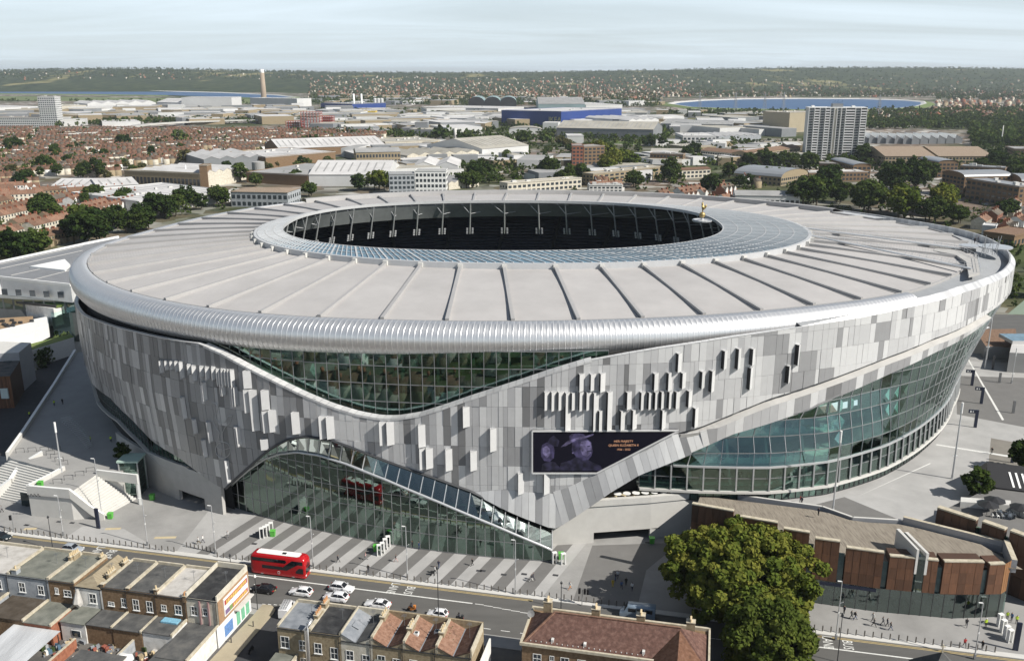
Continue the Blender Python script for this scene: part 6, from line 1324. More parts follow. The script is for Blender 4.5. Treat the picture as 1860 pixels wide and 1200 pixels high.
# ---- motorcycles with riders are built with the people
# ---- lamp posts, masts, signs
def lamp_post(label, x, y, z0, h, r=.09, arm=True, lamp=None):
    t = thing('lamp_post', label, 'lamp post', (x, y, z0)); b = MB(); b.tube([(0, 0, 0), (0, 0, .5), (0, 0, h)], [r*1.7, r*1.3, r*.8], 8); part('pole', b, light_metal, t)
    b = MB(); b.box(-.16, .16, -.16, .16, 0, .9); part('base_box', b, grey_metal, t)
    if arm: b = MB(); b.bar((-.1, 0, h), (-.75, .0, h+.06), .18, .12); part('lamp_head', b, white, t); b = MB(); b.bar((0, 0, h*.62), (.5, -.2, h*.66), .12, .1); part('side_lamp', b, white, t); b = MB(); b.box(-.1, .12, -.12, .1, h*.45, h*.45+.3); part('camera_box', b, white, t)
    else: b = MB(); b.tube([(0, 0, h), (0, 0, h+2.4)], r*1.5, 8); part('lamp_head', b, white, t); b = MB(); b.box(-.5, .5, -.08, .08, h*.35, h*.35+.2); part('side_lamp', b, white, t)
    return t
LP = [((115, 972), 9.0, 'pale lamp post in front of the raised terrace with the monogram wall'), ((186, 942), 14, 'tall white mast standing by the middle stair flight'), ((268, 990), 10.4, 'pale lamp post right of the stairs near the green bin'), ((392, 1005), 10.5, 'lamp post by the left end of the striped paving'), ((569, 1028), 10.7, 'lamp post just right of the red bus'), ((740, 1048), 10.7, 'lamp post behind the motorcycles near the middle of the glass front'), ((936, 1078), 11, 'lamp post near the right tip of the glass entrance'), ((1518, 1160), 11, 'lamp post before the timber shop windows'), ((1770, 1195), 10.3, 'lamp post at the right end of the timber shop')]
for p, h, lab in LP: lamp_post(lab, *G(*p), 0, h)
for p, h, z0, lab in (((112, 857), 9.5, PL, 'white column lamp at the top of the left stairs'), ((1513, 925), 14.5, PR, 'tall white mast in front of the curtain wall behind the shop'), ((1729, 869), 15, PR, 'tall white mast on the south plaza with a long shadow'), ((1789, 668), 18.5, PR, 'tall white mast near the far right tip of the curtain wall')): lamp_post(lab, *G(*p, z0), z0, h, .16, False)
t = lamp_post('thin lamp post with square floodlight head on the dark plaza', *G(1837, 696, PR), PR, 8, .1, False)
for (px, pb), h, lab in (((96, 997), 7, 'black street lamp column on the near kerb at far left'), ((797, 1135), 11, 'thin black street lamp column beside the motorcycles'), ((468, 1106), 6.5, 'black column with round white cameras on the street corner'), ((1521, 1200), 8.5, 'black lamp column at the lower edge beside the bus lane words'), ((1019, 1104), 5, 'black cctv column near the brick block chimney'), ((421, 1045), 4.2, 'thin black post beside the billboard')):
    x, y = G(px, pb); t = thing('black_column', lab, 'column', (x, y, GZ)); b = MB(); b.tube([(0, 0, 0), (0, 0, h)], [.09, .06], 6); part('pole', b, dark_metal, t); b = MB(); b.lathe([(.05, h), (.22, h+.1), (.2, h+.4), (.05, h+.6)], 8); part('head', b, dark_metal if px != 468 else white, t)
for (px, pb), lab in (((1520, 1155), 0), ((1530, 1155), 0))[:0]: pass
def totem(label, px, pb, z0, h=4.6, w=.7, arm=True, col=None):
    x, y = G(px, pb, z0); t = thing('sign_totem', label, 'sign', (x, y, z0), None, -.25); b = MB(); b.box(-w/2, w/2, -.16, .16, 0, h); part('post', b, col or navy, t)
    if arm: b = MB(); b.box(-w/2-1.6, -w/2, -.12, .12, h-.9, h-.02); o = part('sign_arm', b, col or navy, t); b = MB(); b.box(-w/2-1.3, -w/2-.95, -.135, -.12, h-.7, h-.25, white); b.box(-w/2-.7, -w/2-.5, -.135, -.12, h-.7, h-.3, white); part('sign_print', b, white, o)
    return t
totem('dark blue plaza sign with arm, the one nearest the curtain wall tip', 1765, 700, PR); totem('dark blue plaza sign with arm, middle of the three in a line', 1782, 733, PR); totem('dark blue plaza sign with arm, lowest of the three in a line', 1771, 776, PR)
totem('short grey totem on the dark plaza band', 1815, 695, PR, 3.0, .6, False, concrete_d); totem('short grey totem near the white line on the dark plaza', 1840, 750, PR, 3.4, .6, False, concrete_d); totem('dark totem below the tall far mast', 1803, 670, PR, 4, .6, False, dark_metal); totem('dark blue totem by the walking man on the plaza', 1838, 840, PR, 4.2, .6, False); totem('blue black totem sign at the foot of the stairs', 179, 959, 0, 4.6, .8, False); totem('dark totem beside the white search gates at lower right', 1844, 1180, 0, 5.2, .8, False)
# traffic lights
def traffic(label, px, pb, heads):
    x, y = G(px, pb); t = thing('traffic_light', label, 'traffic light', (x, y, 0), None, RANG); b = MB(); b.tube([(0, 0, 0), (0, 0, 3.3)], .07, 6); part('pole', b, grey_metal, t)
    for a in heads: b = MB(); b.box(a-.2, a+.2, -.2, .2, 2.3, 3.3); part('signal_head', b, black, t)
traffic('traffic light with three dark heads by the crossing ahead of the brick block', 1057, 1098, (-.5, .45, 1.0)); traffic('traffic light at the far left kerb', 25, 962, (-.35,))
# bins
def bin_(label, px, pb, z0): x, y = G(px, pb, z0); t = thing('green_bin', label, 'bin', (x, y, z0)); b = MB(); b.hexa([(-.42, -.42, .05), (.42, -.42, .05), (.42, .42, .05), (-.42, .42, .05)], [(-.5, -.5, 1.2), (.5, -.5, 1.2), (.5, .5, 1.2), (-.5, .5, 1.2)]); part('body', b, green_bin, t); b = MB(); b.box(-.54, .54, -.54, .54, 1.2, 1.32); part('lid', b, green_bin, t); return t
bin_('bright green bin at the foot of the stair wall', 201, 941, 0); bin_('bright green bin beside the lift shaft', 277, 907, 0); bin_('bright green bin by the search gates left of the bus', 496, 973, 0); bin_('bright green bin by the search gates before the glass front', 683, 1000, 0); bin_('bright green bin beside the garage opening', 1184, 986, 0); bin_('bright green bin on the raised terrace behind the monogram wall', 74, 884, PL); bin_('bright green bin near the right tip of the glass entrance', 1019, 1014, 0)
# search gates (white frames)
def gate(label, pts, z0=0, group='white search gates'):
    first = None
    for k, (px, pb) in enumerate(pts):
        x, y = G(px, pb, z0)
        if first is None:
            first = thing('search_gate', label, 'gate', (x, y, z0), group, RANG+.5); b = MB(); b.box(-.45, -.3, -.3, .3, 0, 2.2); part('left_post', b, white, first); b = MB(); b.box(.3, .45, -.3, .3, 0, 2.2); part('right_post', b, white, first); b = MB(); b.box(-.45, .45, -.3, .3, 2.2, 2.4); part('top_beam', b, white, first)
        else: dup(first, (x, y, z0), RANG+.5)
gate('white search gate in the cluster left of the bus', [(476, 977), (482, 974), (487, 971), (493, 967)], 0, 'search gates left of the bus'); gate('white search gate in the cluster before the glass front', [(689, 1008), (695, 1004), (700, 997), (705, 992)], 0, 'search gates before the glass front'); gate('white search gate at the right tip of the glass entrance', [(1007, 1022), (1023, 1024)], 0, 'search gates at the entrance tip'); gate('white search gate at the right end of the timber shop', [(1815, 1136), (1821, 1147), (1827, 1158), (1833, 1165)], 0, 'search gates by the timber shop')
# barriers on the shaded north concourse
br = None
for k in range(17):
    u = k/16; px = lerp(120, 162, u)+4*math.sin(u*3); py = lerp(765, 812, u); x, y = G(px, py, PL)
    if br is None:
        br = thing('crowd_barrier', 'grey steel crowd barrier in the stacked line on the shaded north concourse', 'barrier', (x, y, PL), 'crowd barriers on the north concourse', .6); b = MB()
        for z in (.15, 1.1): b.bar((-1.1, 0, z), (1.1, 0, z), .05)
        for q in range(9): b.bar((-1.1+.275*q, 0, .15), (-1.1+.275*q, 0, 1.1), .03)
        part('rails', b, light_metal, br); b = MB(); b.box(-.9, -.8, -.3, .3, 0, .08); b.box(.8, .9, -.3, .3, 0, .08); part('feet', b, light_metal, br)
    else: dup(br, (x, y, PL), .6+.05*k)
# cycle stands / hoops on the north terraces
hp = None
for px, py, z in [(37+22*k, 822-1.5*k, PL) for k in range(4)]+[(92+8*k, 826+6*k, PL) for k in range(4)]+[(105+20*k, 878-7*k, PL) for k in range(4)]:
    x, y = G(px, py, z)
    if hp is None:
        hp = thing('handrail_hoop', 'dark metal handrail hoop on the raised north terraces', 'rail', (x, y, z), 'handrail hoops by the stairs', .2); b = MB(); b.bar((-.9, 0, 0), (-.9, 0, 1.1), .07); b.bar((.9, 0, 0), (.9, 0, 1.1), .07); b.bar((-.9, 0, 1.1), (.9, 0, 1.1), .07); part('hoop', b, dark_metal, hp)
    else: dup(hp, (x, y, z), .2)
# bollards along the kerb
bol = None; s = -117.0; steel_b = M('bollard_steel', (.13, .12, .11), .45, .4, var=.1); k = 0
SK = [(-68.5, -60.5), (24.5, 47)]
while s < 82:
    if not any(a < s < b_ for a, b_ in SK):
        x, y = R(s, -.95)
        if bol is None: bol = thing('bollard', 'grey steel bollard in the long kerb row along the far pavement', 'bollard', (x, y, 0), 'bollards along the kerb'); b = MB(); b.lathe([(.11, 0), (.11, .98), (.08, 1.06), (.0, 1.08)], 9); part('post', b, steel_b, bol)
        else: last_dup = [dup(bol, (x, y, 0), 0)]
        lb = 'grey steel bollard in the kerb row '+('left of the stairs' if s < -92 else 'before the stairs' if s < -68 else 'left of the red bus' if s < -45 else 'along the striped paving' if s < 6 else 'before the dark paving' if s < 26 else 'before the timber shop'); q = bol if k == 0 else last_dup[0]; q['label'] = q['group'] = lb
    s += 1.36; k += 1
for k in range(8): x, y = R(-68+.95*k, -3.2+.12*k); dup(bol, (x, y, 0), 0, 'grey steel bollard in the short row set back from the kerb', 'bollards set back from the kerb')
for px, py in ((153, 1200), (121, 993)): pass
for k, (s, n) in enumerate(((-41.6, 19.0), (-43.0, 24.0))): dup(bol, (*R(s, n), 0), 0, ('black bollard with white band on the buff corner pavement', 'second black bollard further down the side street pavement')[k], 'bollards at the side street')
# ---- people
skin_m = M('skin', (.42, .25, .17), .6, var=.05); skin_d = M('skin_dark', (.13, .075, .05), .6, var=.05); hair_d = M('hair_dark', (.02, .015, .012), .7, var=.05); hair_b = M('hair_brown', (.09, .05, .025), .7, var=.05)
cl = {k: M('cloth_'+k, c, .85, var=.06, scale=4) for k, c in (('navy', (.018, .022, .045)), ('black', (.013, .013, .015)), ('white', (.7, .69, .67)), ('grey', (.2, .2, .21)), ('blue', (.06, .12, .26)), ('denim', (.06, .09, .17)), ('yellow', (.62, .43, .05)), ('hivis', (.55, .75, .05)), ('orange', (.55, .2, .04)), ('red', (.4, .04, .04)), ('khaki', (.25, .2, .13)), ('pink', (.55, .35, .33)))}
def skin_figure(J, E, root):
    me = bpy.data.meshes.new('figure'); me.from_pydata([j[:3] for j in J], E, []); o = bpy.data.objects.new('figure', me); COL.objects.link(o)
    sk = o.modifiers.new('s', 'SKIN'); sk.use_smooth_shade = True; sk.branch_smoothing = .4
    for i, j in enumerate(J): v_ = me.skin_vertices[0].data[i]; v_.radius = (j[3], j[4] if len(j) > 4 else j[3]); v_.use_root = (i == root)
    sb = o.modifiers.new('u', 'SUBSURF'); sb.levels = 1; sb.render_levels = 1
    bpy.context.view_layer.update(); m2 = bpy.data.meshes.new_from_object(o.evaluated_get(bpy.context.evaluated_depsgraph_get())); bpy.data.objects.remove(o); return m2
def person_mesh(stride=.0, arm=.0, sit=False, carry=False):
    """standing or walking adult, facing +x, 1.75 m tall"""
    J = [(0, 0, .95, .145, .17)]; E = []
    def add(p, par): J.append(p); E.append((par, len(J)-1)); return len(J)-1
    b1 = add((.0, 0, 1.15, .12, .16), 0); ch = add((.02, 0, 1.36, .125, .185), b1); nk = add((.03, 0, 1.5, .055), ch); hd = add((.05, 0, 1.6, .088, .08), nk); tp_ = add((.045, 0, 1.7, .075, .07), hd)
    for s in (-1, 1):
        f = stride*s; a = arm*-s if not carry else .5
        if sit: hp_ = add((.02, s*.11, .9, .1), 0); kn = add((.42, s*.2, .82, .075), hp_); an = add((.36, s*.22, .4, .05), kn); add((.5, s*.22, .34, .045), an)
        else: hp_ = add((0, s*.1, .86, .1), 0); kn = add((f*.28+.04, s*.1, .49, .068), hp_); an = add((f*.62-.03*(f < 0), s*.1, .09+.06*(f < 0)*abs(f), .048), kn); add((f*.62+.15, s*.11, .05+.02*(f < 0), .045), an)
        sh = add((.02, s*.2, 1.42, .068), ch)
        if sit: el = add((.25, s*.27, 1.2, .05), sh); add((.52, s*.28, 1.12, .04), el)
        else: el = add((-.02+a*.18, s*.25, 1.14, .05), sh); wr = add((.06+a*.4, s*.25, .92+abs(a)*.08, .037), el); add((.08+a*.46, s*.245, .83+abs(a)*.08, .036), wr)
    return skin_figure(J, E, 0)
POSES = [person_mesh(.0, .05), person_mesh(.6, .5), person_mesh(-.6, -.5), person_mesh(.45, .35), person_mesh(-.5, .2)]; SIT = person_mesh(sit=True)
nose = [0]
def dress(me, top, bot, skin, hair, shoes=None, sit=False, sleeve=True):
    m = me.copy(); m.materials.clear()
    for x in (top, bot, skin, hair, shoes or cl['black']): m.materials.append(x)
    idx = []
    for p in m.polygons:
        c = p.center; x, y, z = c
        if z > 1.53: i = 3 if (z > 1.655 or x < .01) else 2
        elif z > 1.47 and abs(y) < .1: i = 2
        elif sit: i = (2 if x > .48 else 0) if z > .98 else (4 if z < .42 else 1)
        elif abs(y) > .2 and z < (.93 if sleeve else 1.15) and z > .75: i = 2
        elif z > .93: i = 0
        elif z < .12: i = 4
        else: i = 1
        idx.append(i)
    m.polygons.foreach_set('material_index', idx); return m
pn = 0; PMESH = {}
def person(label, px, pb, face, top, bot, pose=1, skin=None, hair=None, z0=0, group=None, bag=False, hat=None, scale=1.0):
    """face: heading in degrees, 0 = right in the picture"""
    x, y = G(px, pb, z0); t = thing('person', label, 'person', (x, y, z0), group, math.radians(face)); key = (pose, top, bot, skin, hair)
    if key not in PMESH: PMESH[key] = dress(POSES[pose], cl[top], cl[bot], skin or skin_m, hair or hair_d)
    part('body', PMESH[key], None, t)
    if bag: b = MB(); b.box(-.32, -.12, -.15, .15, 1.05, 1.45); part('backpack', b, cl['black'], t)
    if hat: b = MB(); b.lathe([(.11, 1.66), (.11, 1.74), (.04, 1.78), (0, 1.78)], 8, (.045, 0, 0)); part('cap', b, cl[hat], t)
    t.scale = (scale,)*3; return t
PPL = [('person in white top and shorts walking near the left end of the striped paving', 361, 988, 190, 'white', 'khaki', 1), ('second person in white beside the one near the left stripes', 369, 985, 185, 'white', 'navy', 2), ('lone person in white shirt crossing the stripes under a lamp post', 414, 977, 250, 'white', 'grey', 1),
 ('person in dark clothes walking on the stripes right of the bus', 614, 1021, 10, 'navy', 'black', 1), ('person in pink top walking past the search gates', 664, 1016, 30, 'pink', 'grey', 2), ('person with dark top and pale skirt walking on the stripes', 719, 1020, 350, 'black', 'pink', 1), ('person standing by the bollards in dark coat near the kerb', 669, 1039, 90, 'black', 'navy', 0), ('person in blue jacket standing at the glass front', 761, 997, 200, 'blue', 'denim', 0), ('dark figure standing left of the blue jacket at the glass front', 749, 995, 160, 'black', 'black', 0),
 ('person in dark jacket walking past the middle bollards', 797, 1031, 80, 'navy', 'denim', 1), ('person in striped white top bending beside a pram near the bollards', 790, 1041, 0, 'white', 'black', 3), ('person in black walking alone toward the entrance tip', 858, 1027, 200, 'black', 'black', 3), ('person in navy and white walking with a companion right of the lamp post', 965, 1056, 0, 'navy', 'white', 1), ('companion in dark clothes beside the navy and white walker', 968, 1053, 10, 'navy', 'navy', 2), ('person in white top and orange shorts walking near the traffic light', 1035, 1070, 30, 'white', 'orange', 1),
 ('person in white shirt at the back of the group on the dark paving', 1122, 1050, 60, 'white', 'navy', 1), ('person in blue jeans beside the white shirted one', 1118, 1054, 200, 'navy', 'denim', 0), ('person in yellow top in the group on the dark paving', 1113, 1066, 90, 'yellow', 'yellow', 0), ('person in grey blue at the front of the group', 1129, 1069, 90, 'blue', 'navy', 3), ('person in dark clothes in the middle of the group', 1137, 1063, 90, 'black', 'black', 0), ('person in white and navy at the right of the group', 1148, 1072, 60, 'white', 'navy', 3),
 ('person in navy standing outside the shop at left', 1533, 1114, 200, 'navy', 'black', 0), ('person in black walking outside the shop', 1546, 1123, 350, 'black', 'navy', 1), ('person with backpack walking beside the one in black', 1553, 1125, 0, 'black', 'denim', 1, None, None, 0, None, True), ('person in white top in the walking group before the shop', 1585, 1127, 200, 'white', 'black', 1), ('person in black striding in the walking group before the shop', 1587, 1137, 340, 'black', 'black', 2), ('person in grey walking in the middle of the shop front group', 1603, 1134, 345, 'grey', 'navy', 1), ('person in dark blue near the right of the shop front group', 1611, 1137, 345, 'navy', 'black', 3), ('rightmost person in denim of the shop front group', 1617, 1144, 345, 'black', 'denim', 1),
 ('person with navy jacket walking before the right shop doors', 1755, 1138, 60, 'navy', 'navy', 1, None, None, 0, None, True), ('steward in yellow vest with white cap before the shop', 1790, 1138, 270, 'hivis', 'black', 0, None, None, 0, None, False, 'white'), ('person in dark red walking near the kerb at right', 1752, 1174, 80, 'red', 'black', 1), ('person in black standing by the right lamp post', 1784, 1178, 200, 'black', 'black', 0), ('steward in yellow vest behind the search gates', 1829, 1125, 250, 'hivis', 'navy', 0), ('second steward in yellow vest right of the gates', 1846, 1132, 250, 'hivis', 'black', 0), ('steward in blue beside the yellow vested ones', 1837, 1127, 200, 'blue', 'navy', 0),
 ('person in white crossing before the monogram wall at far left', 76, 932, 200, 'white', 'grey', 1), ('person in grey at the far left edge of the pavement', 4, 930, 180, 'grey', 'black', 3), ('person in dark clothes near the plinth corner by the glass front', 391, 915, 200, 'black', 'navy', 0)]
for p in PPL: person(*p[:7], *(p[7:]))
for lab, px, pb, f, a, b_, po, z in (('dark figure walking on the shaded north concourse', 114, 734, 90, 'black', 'black', 0, PL), ('steward in yellow vest by the barriers on the concourse', 165, 803, 200, 'hivis', 'black', 0, PL), ('steward in yellow vest further up the shaded concourse', 99, 737, 150, 'hivis', 'navy', 0, PL), ('steward in yellow vest at the plinth end of the concourse', 202, 803, 120, 'hivis', 'black', 3, PL), ('lone man in black walking across the south plaza', 1801, 824, 200, 'black', 'black', 1, PR), ('person in red at the curtain wall door', 1453, 913, 150, 'red', 'black', 0, PR), ('person beside the one in red at the curtain wall door', 1456, 915, 210, 'navy', 'black', 0, PR), ('person on the timber terrace looking out over the plaza', 1757, 945, 100, 'black', 'navy', 0, 10.6), ('person in dark clothes on the pavement near the parapet of the shop', 1486, 936, 20, 'navy', 'black', 0, 9.6), ('worker in dark clothes on the roof deck by the platform', 1770, 442, 200, 'black', 'black', 0, 46.0), ('second worker on the roof deck by the platform', 1776, 440, 160, 'navy', 'black', 0, 46.0), ('person in yellow vest on the ramp side of the long parapet', 54, 757, 160, 'hivis', 'black', 0, 0.0)): person(lab, px, pb, f, a, b_, po, z0=z)
# motorcycles with riders
def motorcycle(label, rlabel, s, n, box):
    x, y = R(s, n); t = thing('motorcycle', label, 'motorcycle', (x, y, GZ+.01), None, RANG+PI)
    for xx in (-.65, .65): b = MB(); b.tube([(xx, -.06, .3), (xx, .06, .3)], .3, 12); part('wheel', b, tyre_m, t)
    b = loft([(-.7, .1, .12, .55, .85, .05), (-.2, .15, .17, .35, .82, .06), (.25, .14, .16, .3, .95, .06), (.6, .08, .1, .6, 1.0, .04)]); part('body', b, cl['orange'] if box else cl['black'], t); b = MB(); b.bar((.7, 0, .3), (.45, 0, 1.05), .08); b.bar((.45, -.32, 1.08), (.45, .32, 1.08), .05); part('fork_and_bars', b, dark_metal, t)
    b = MB(); b.box(-.75, -.35, -.22, .22, .9, 1.3); part('top_box', b, cl['orange'] if box else dark_metal, t); b = MB(); b.box(-.8, -.74, -.08, .08, .7, .8); part('tail_light', b, lamp_r, t)
    p = thing('person', rlabel, 'person', (x, y, GZ+.01), None, RANG+PI); m = dress(SIT, cl['navy'], cl['black'], skin_m, hair_d, sit=True); part('body', m, None, p); b = MB(); b.lathe([(.1, 1.52), (.15, 1.6), (.14, 1.72), (.06, 1.8), (0, 1.8)], 10, (.05, 0, 0)); part('helmet', b, cl['black'], p); p.location = (x, y, GZ-.02)
motorcycle('motorcycle with orange box riding behind the white saloon', 'rider in navy jacket and dark helmet on the left motorcycle', -16.4, 8.5, True); motorcycle('dark motorcycle riding right of the small white hatchback', 'rider in dark clothes and helmet on the right motorcycle', -7.3, 9.6, False)
x, y = R(-41.5, 26); t = thing('motorcycle', 'dark parked motorcycle in the shaded side street', 'motorcycle', (*R(-38.6, 25.5), GZ+.01), None, RANG+PI/2)
for xx in (-.65, .65): b = MB(); b.tube([(xx, -.06, .3), (xx, .06, .3)], .3, 12); part('wheel', b, tyre_m, t)
b = loft([(-.7, .1, .12, .55, .85, .05), (.25, .14, .16, .3, .95, .06), (.6, .08, .1, .6, 1.0, .04)]); part('body', b, cl['black'], t)
# pram
x, y = G(786, 1044); t = thing('pram', 'dark pram beside the person in striped white top', 'pram', (x, y, 0)); b = MB(); b.hexa([(-.3, -.2, .5), (.3, -.2, .5), (.3, .2, .5), (-.3, .2, .5)], [(-.42, -.25, .85), (.42, -.25, .85), (.42, .25, .85), (-.42, .25, .85)]); part('seat', b, cl['black'], t)
for sx in (-.3, .3):
    for sy in (-.24, .24): b = MB(); b.tube([(sx, sy-.03, .12), (sx, sy+.03, .12)], .12, 8); part('wheel', b, tyre_m, t)
# curtain wall entrance sign
x0, x1_ = Vector(G3(1391, 906, PR)), Vector(G3(1452, 893, PR)); t = thing('entrance_sign', 'dark blue sign band over the curtain wall entrance', 'sign', tuple(x0)); b = MB(); b.panel(x0+Vector((0, -.5, 1.7)), x1_+Vector((0, -.5, 1.7)), x1_+Vector((0, -.5, 2.5)), x0+Vector((0, -.5, 2.5)), .3); part('sign_panel', b, navy, t, world=True)
# ================================================================ TREES
def leaf_mat(name, c0, c1, c2):
    m = bpy.data.materials.new(name); m.use_nodes = True; t = m.node_tree; t.nodes.clear(); o = t.nodes.new('ShaderNodeOutputMaterial')
    at_ = t.nodes.new('ShaderNodeAttribute'); at_.attribute_name = 'tint'; oi = t.nodes.new('ShaderNodeObjectInfo')
    ad = t.nodes.new('ShaderNodeMath'); ad.operation = 'MULTIPLY_ADD'; ad.inputs[1].default_value = .6; t.links.new(at_.outputs['Fac'], ad.inputs[0])
    r2 = t.nodes.new('ShaderNodeMath'); r2.operation = 'MULTIPLY'; r2.inputs[1].default_value = .42; t.links.new(oi.outputs['Random'], r2.inputs[0]); t.links.new(r2.outputs[0], ad.inputs[2])
    r = t.nodes.new('ShaderNodeValToRGB'); e = r.color_ramp.elements; e.new(.5)
    for i, (p, c) in enumerate(((0, c0), (.5, c1), (1, c2))): e[i].position = p; e[i].color = tuple(c)+(1,)
    t.links.new(ad.outputs[0], r.inputs[0]); d = t.nodes.new('ShaderNodeBsdfDiffuse'); tr = t.nodes.new('ShaderNodeBsdfTranslucent'); mx = t.nodes.new('ShaderNodeMixShader'); mx.inputs[0].default_value = .22
    t.links.new(r.outputs[0], d.inputs[0]); t.links.new(r.outputs[0], tr.inputs[0]); t.links.new(d.outputs[0], mx.inputs[1]); t.links.new(tr.outputs[0], mx.inputs[2]); t.links.new(mx.outputs[0], o.inputs[0]); return m
leaf_g = leaf_mat('leaves_green', (.026, .046, .013), (.058, .088, .022), (.105, .13, .034))
leaf_d = leaf_mat('leaves_dark', (.016, .032, .01), (.036, .06, .016), (.068, .092, .024))
leaf_y = leaf_mat('leaves_plane', (.04, .068, .014), (.098, .13, .024), (.19, .19, .038))
leaf_p = leaf_mat('leaves_plane_dark', (.042, .066, .014), (.085, .11, .023), (.15, .16, .035))
leaf_o = leaf_mat('leaves_olive', (.06, .065, .025), (.1, .1, .04), (.15, .13, .055))
bark = M('bark', (.11, .09, .065), .9, var=.3, scale=3)
def quads_mesh(name, C, X, Y, tint, mat):
    n = len(C); V = np.stack((C-X-Y*.6, C+X*.9-Y, C+X+Y*.7, C-X*.8+Y), 1).reshape(-1, 3)
    me = bpy.data.meshes.new(name); me.vertices.add(4*n); me.vertices.foreach_set('co', V.astype(np.float32).ravel())
    me.loops.add(4*n); me.loops.foreach_set('vertex_index', np.arange(4*n, dtype=np.int32)); me.polygons.add(n); me.polygons.foreach_set('loop_start', np.arange(0, 4*n, 4, dtype=np.int32)); me.polygons.foreach_set('loop_total', np.full(n, 4, np.int32))
    me.update(calc_edges=True); a = me.attributes.new('tint', 'FLOAT', 'POINT'); a.data.foreach_set('value', np.repeat(tint, 4).astype(np.float32)); me.materials.append(mat); return me
def rand_dirs(n, rng): v = rng.normal(size=(n, 3)); return v/np.linalg.norm(v, axis=1)[:, None]
def crown_cards(rng, n_clump, per, rx, rz, cz, cs, size, flat=.0, top=1.0):
    """clumps of leaf cards spread over an uneven crown; returns centres, half axes, tint"""
    d = rand_dirs(n_clump, rng); rad = rng.uniform(.45, 1.0, n_clump)**.6*rng.uniform(.82, 1.12, n_clump)
    cc = d*rad[:, None]*np.array((rx, rx, rz)); cc[:, 2] = np.where(cc[:, 2] < 0, cc[:, 2]*.8, cc[:, 2]*top)+cz
    k = np.repeat(np.arange(n_clump), per); off = rand_dirs(len(k), rng)*(rng.uniform(.3, 1, len(k))**.5)[:, None]; cr = cs*rng.uniform(.65, 1.3, n_clump)
    C = cc[k]+off*cr[k][:, None]*np.array((1, 1, .75))
    nrm = off*.8+rand_dirs(len(k), rng)*.7+np.array((0, 0, .35)); nrm /= np.linalg.norm(nrm, axis=1)[:, None]
    a = np.cross(nrm, rand_dirs(len(k), rng)); a /= np.linalg.norm(a, axis=1)[:, None]+1e-9; b = np.cross(nrm, a); s = size*rng.uniform(.6, 1.3, len(k))
    tint = np.clip(rng.normal(.5, .26, n_clump)[k]+rng.normal(0, .16, len(k)), 0, 1)
    return C, a*s[:, None], b*s[:, None], tint
def trunk_mb(h, r, spread, rng, nl=5):
    b = MB(); b.tube([(0, 0, -.2), (r*.2, 0, h*.5), (0, r*.3, h)], [r*1.25, r*.9, r*.6], 8)
    for i in range(nl):
        a = 2*PI*i/nl+rng.uniform(-.4, .4); e = Vector((math.cos(a)*spread, math.sin(a)*spread, h+spread*rng.uniform(.5, 1.1))); m_ = e*.5+Vector((0, 0, h*.42)); b.tube([(0, 0, h*.85), m_, e], [r*.5, r*.32, r*.1], 6)
    return b
TREES = {}
def proto(kind, i):
    key = (kind, i)
    if key in TREES: return TREES[key]
    rng = np.random.default_rng(100+i*7+hash(kind) % 50 if False else 100+i*7+len(kind))
    rx, rz, mat, nc, per, cs = {'broad': (4.6, 4.0, leaf_g, 46, 30, 1.5), 'dark': (4.0, 4.6, leaf_d, 42, 30, 1.35), 'olive': (4.8, 3.8, leaf_o, 44, 30, 1.5), 'light': (4.4, 4.4, leaf_y, 44, 30, 1.4), 'tall': (2.2, 6.2, leaf_d, 38, 30, 1.1)}[kind]
    C, X, Y, t = crown_cards(rng, nc, per, rx, rz, 6.2 if kind != 'tall' else 7.5, cs, .42)
    TREES[key] = (quads_mesh('crown_'+kind, C, X, Y, t, mat), trunk_mb(3.6, .28, 2.2, rng).mesh('trunk', bark)); return TREES[key]
LABK = {'broad': 'rounded mid green', 'dark': 'dark green', 'olive': 'olive brown tinged', 'light': 'light yellow green', 'tall': 'tall narrow dark'}
def where(x, y):
    px = proj(x, y, 0)[0]
    for lim, w in ((330, 'beside the left terraces near the white office block' if y < 700 else 'in the far left terraces'), (700, 'among the warehouses left of centre'), (960, 'by the white apartment building behind the rim'), (1240, 'around the brick flats right of centre'), (1470, 'by the brown roofed blocks left of the tower'), (1680, 'below the tall white tower block')):
        if px < lim: return w
    return 'around the curved roof estate at right'
def tree(kind, i, x, y, s, rz=0., label=None, group='trees beyond the stadium', z=GZ):
    c, t = proto(kind, i); lb = label or ('big ' if s > 1.5 else 'small ' if s < .95 else '')+LABK[kind]+' tree '+where(x, y); o = thing('broadleaf_tree', lb, 'tree', (x, y, z), None if label else lb, rz); o.scale = (s*1.05, s*1.05, s)
    part('crown', c, None, o); part('trunk', t, None, o); return o
def scatter(L, rng):
    """(px, py, half width px, half height px, count, height m, kind) -> ground positions"""
    out = []
    for px, py, hw, hh, n, h, kind in L:
        for _ in range(n):
            while True:
                a, b = rng.uniform(-1, 1, 2)
                if a*a+b*b <= 1: break
            x, y = G(px+a*hw, py+b*hh); out.append((x, y, h*rng.uniform(.75, 1.25)/10.4, kind))
    return out
trng = np.random.default_rng(21)
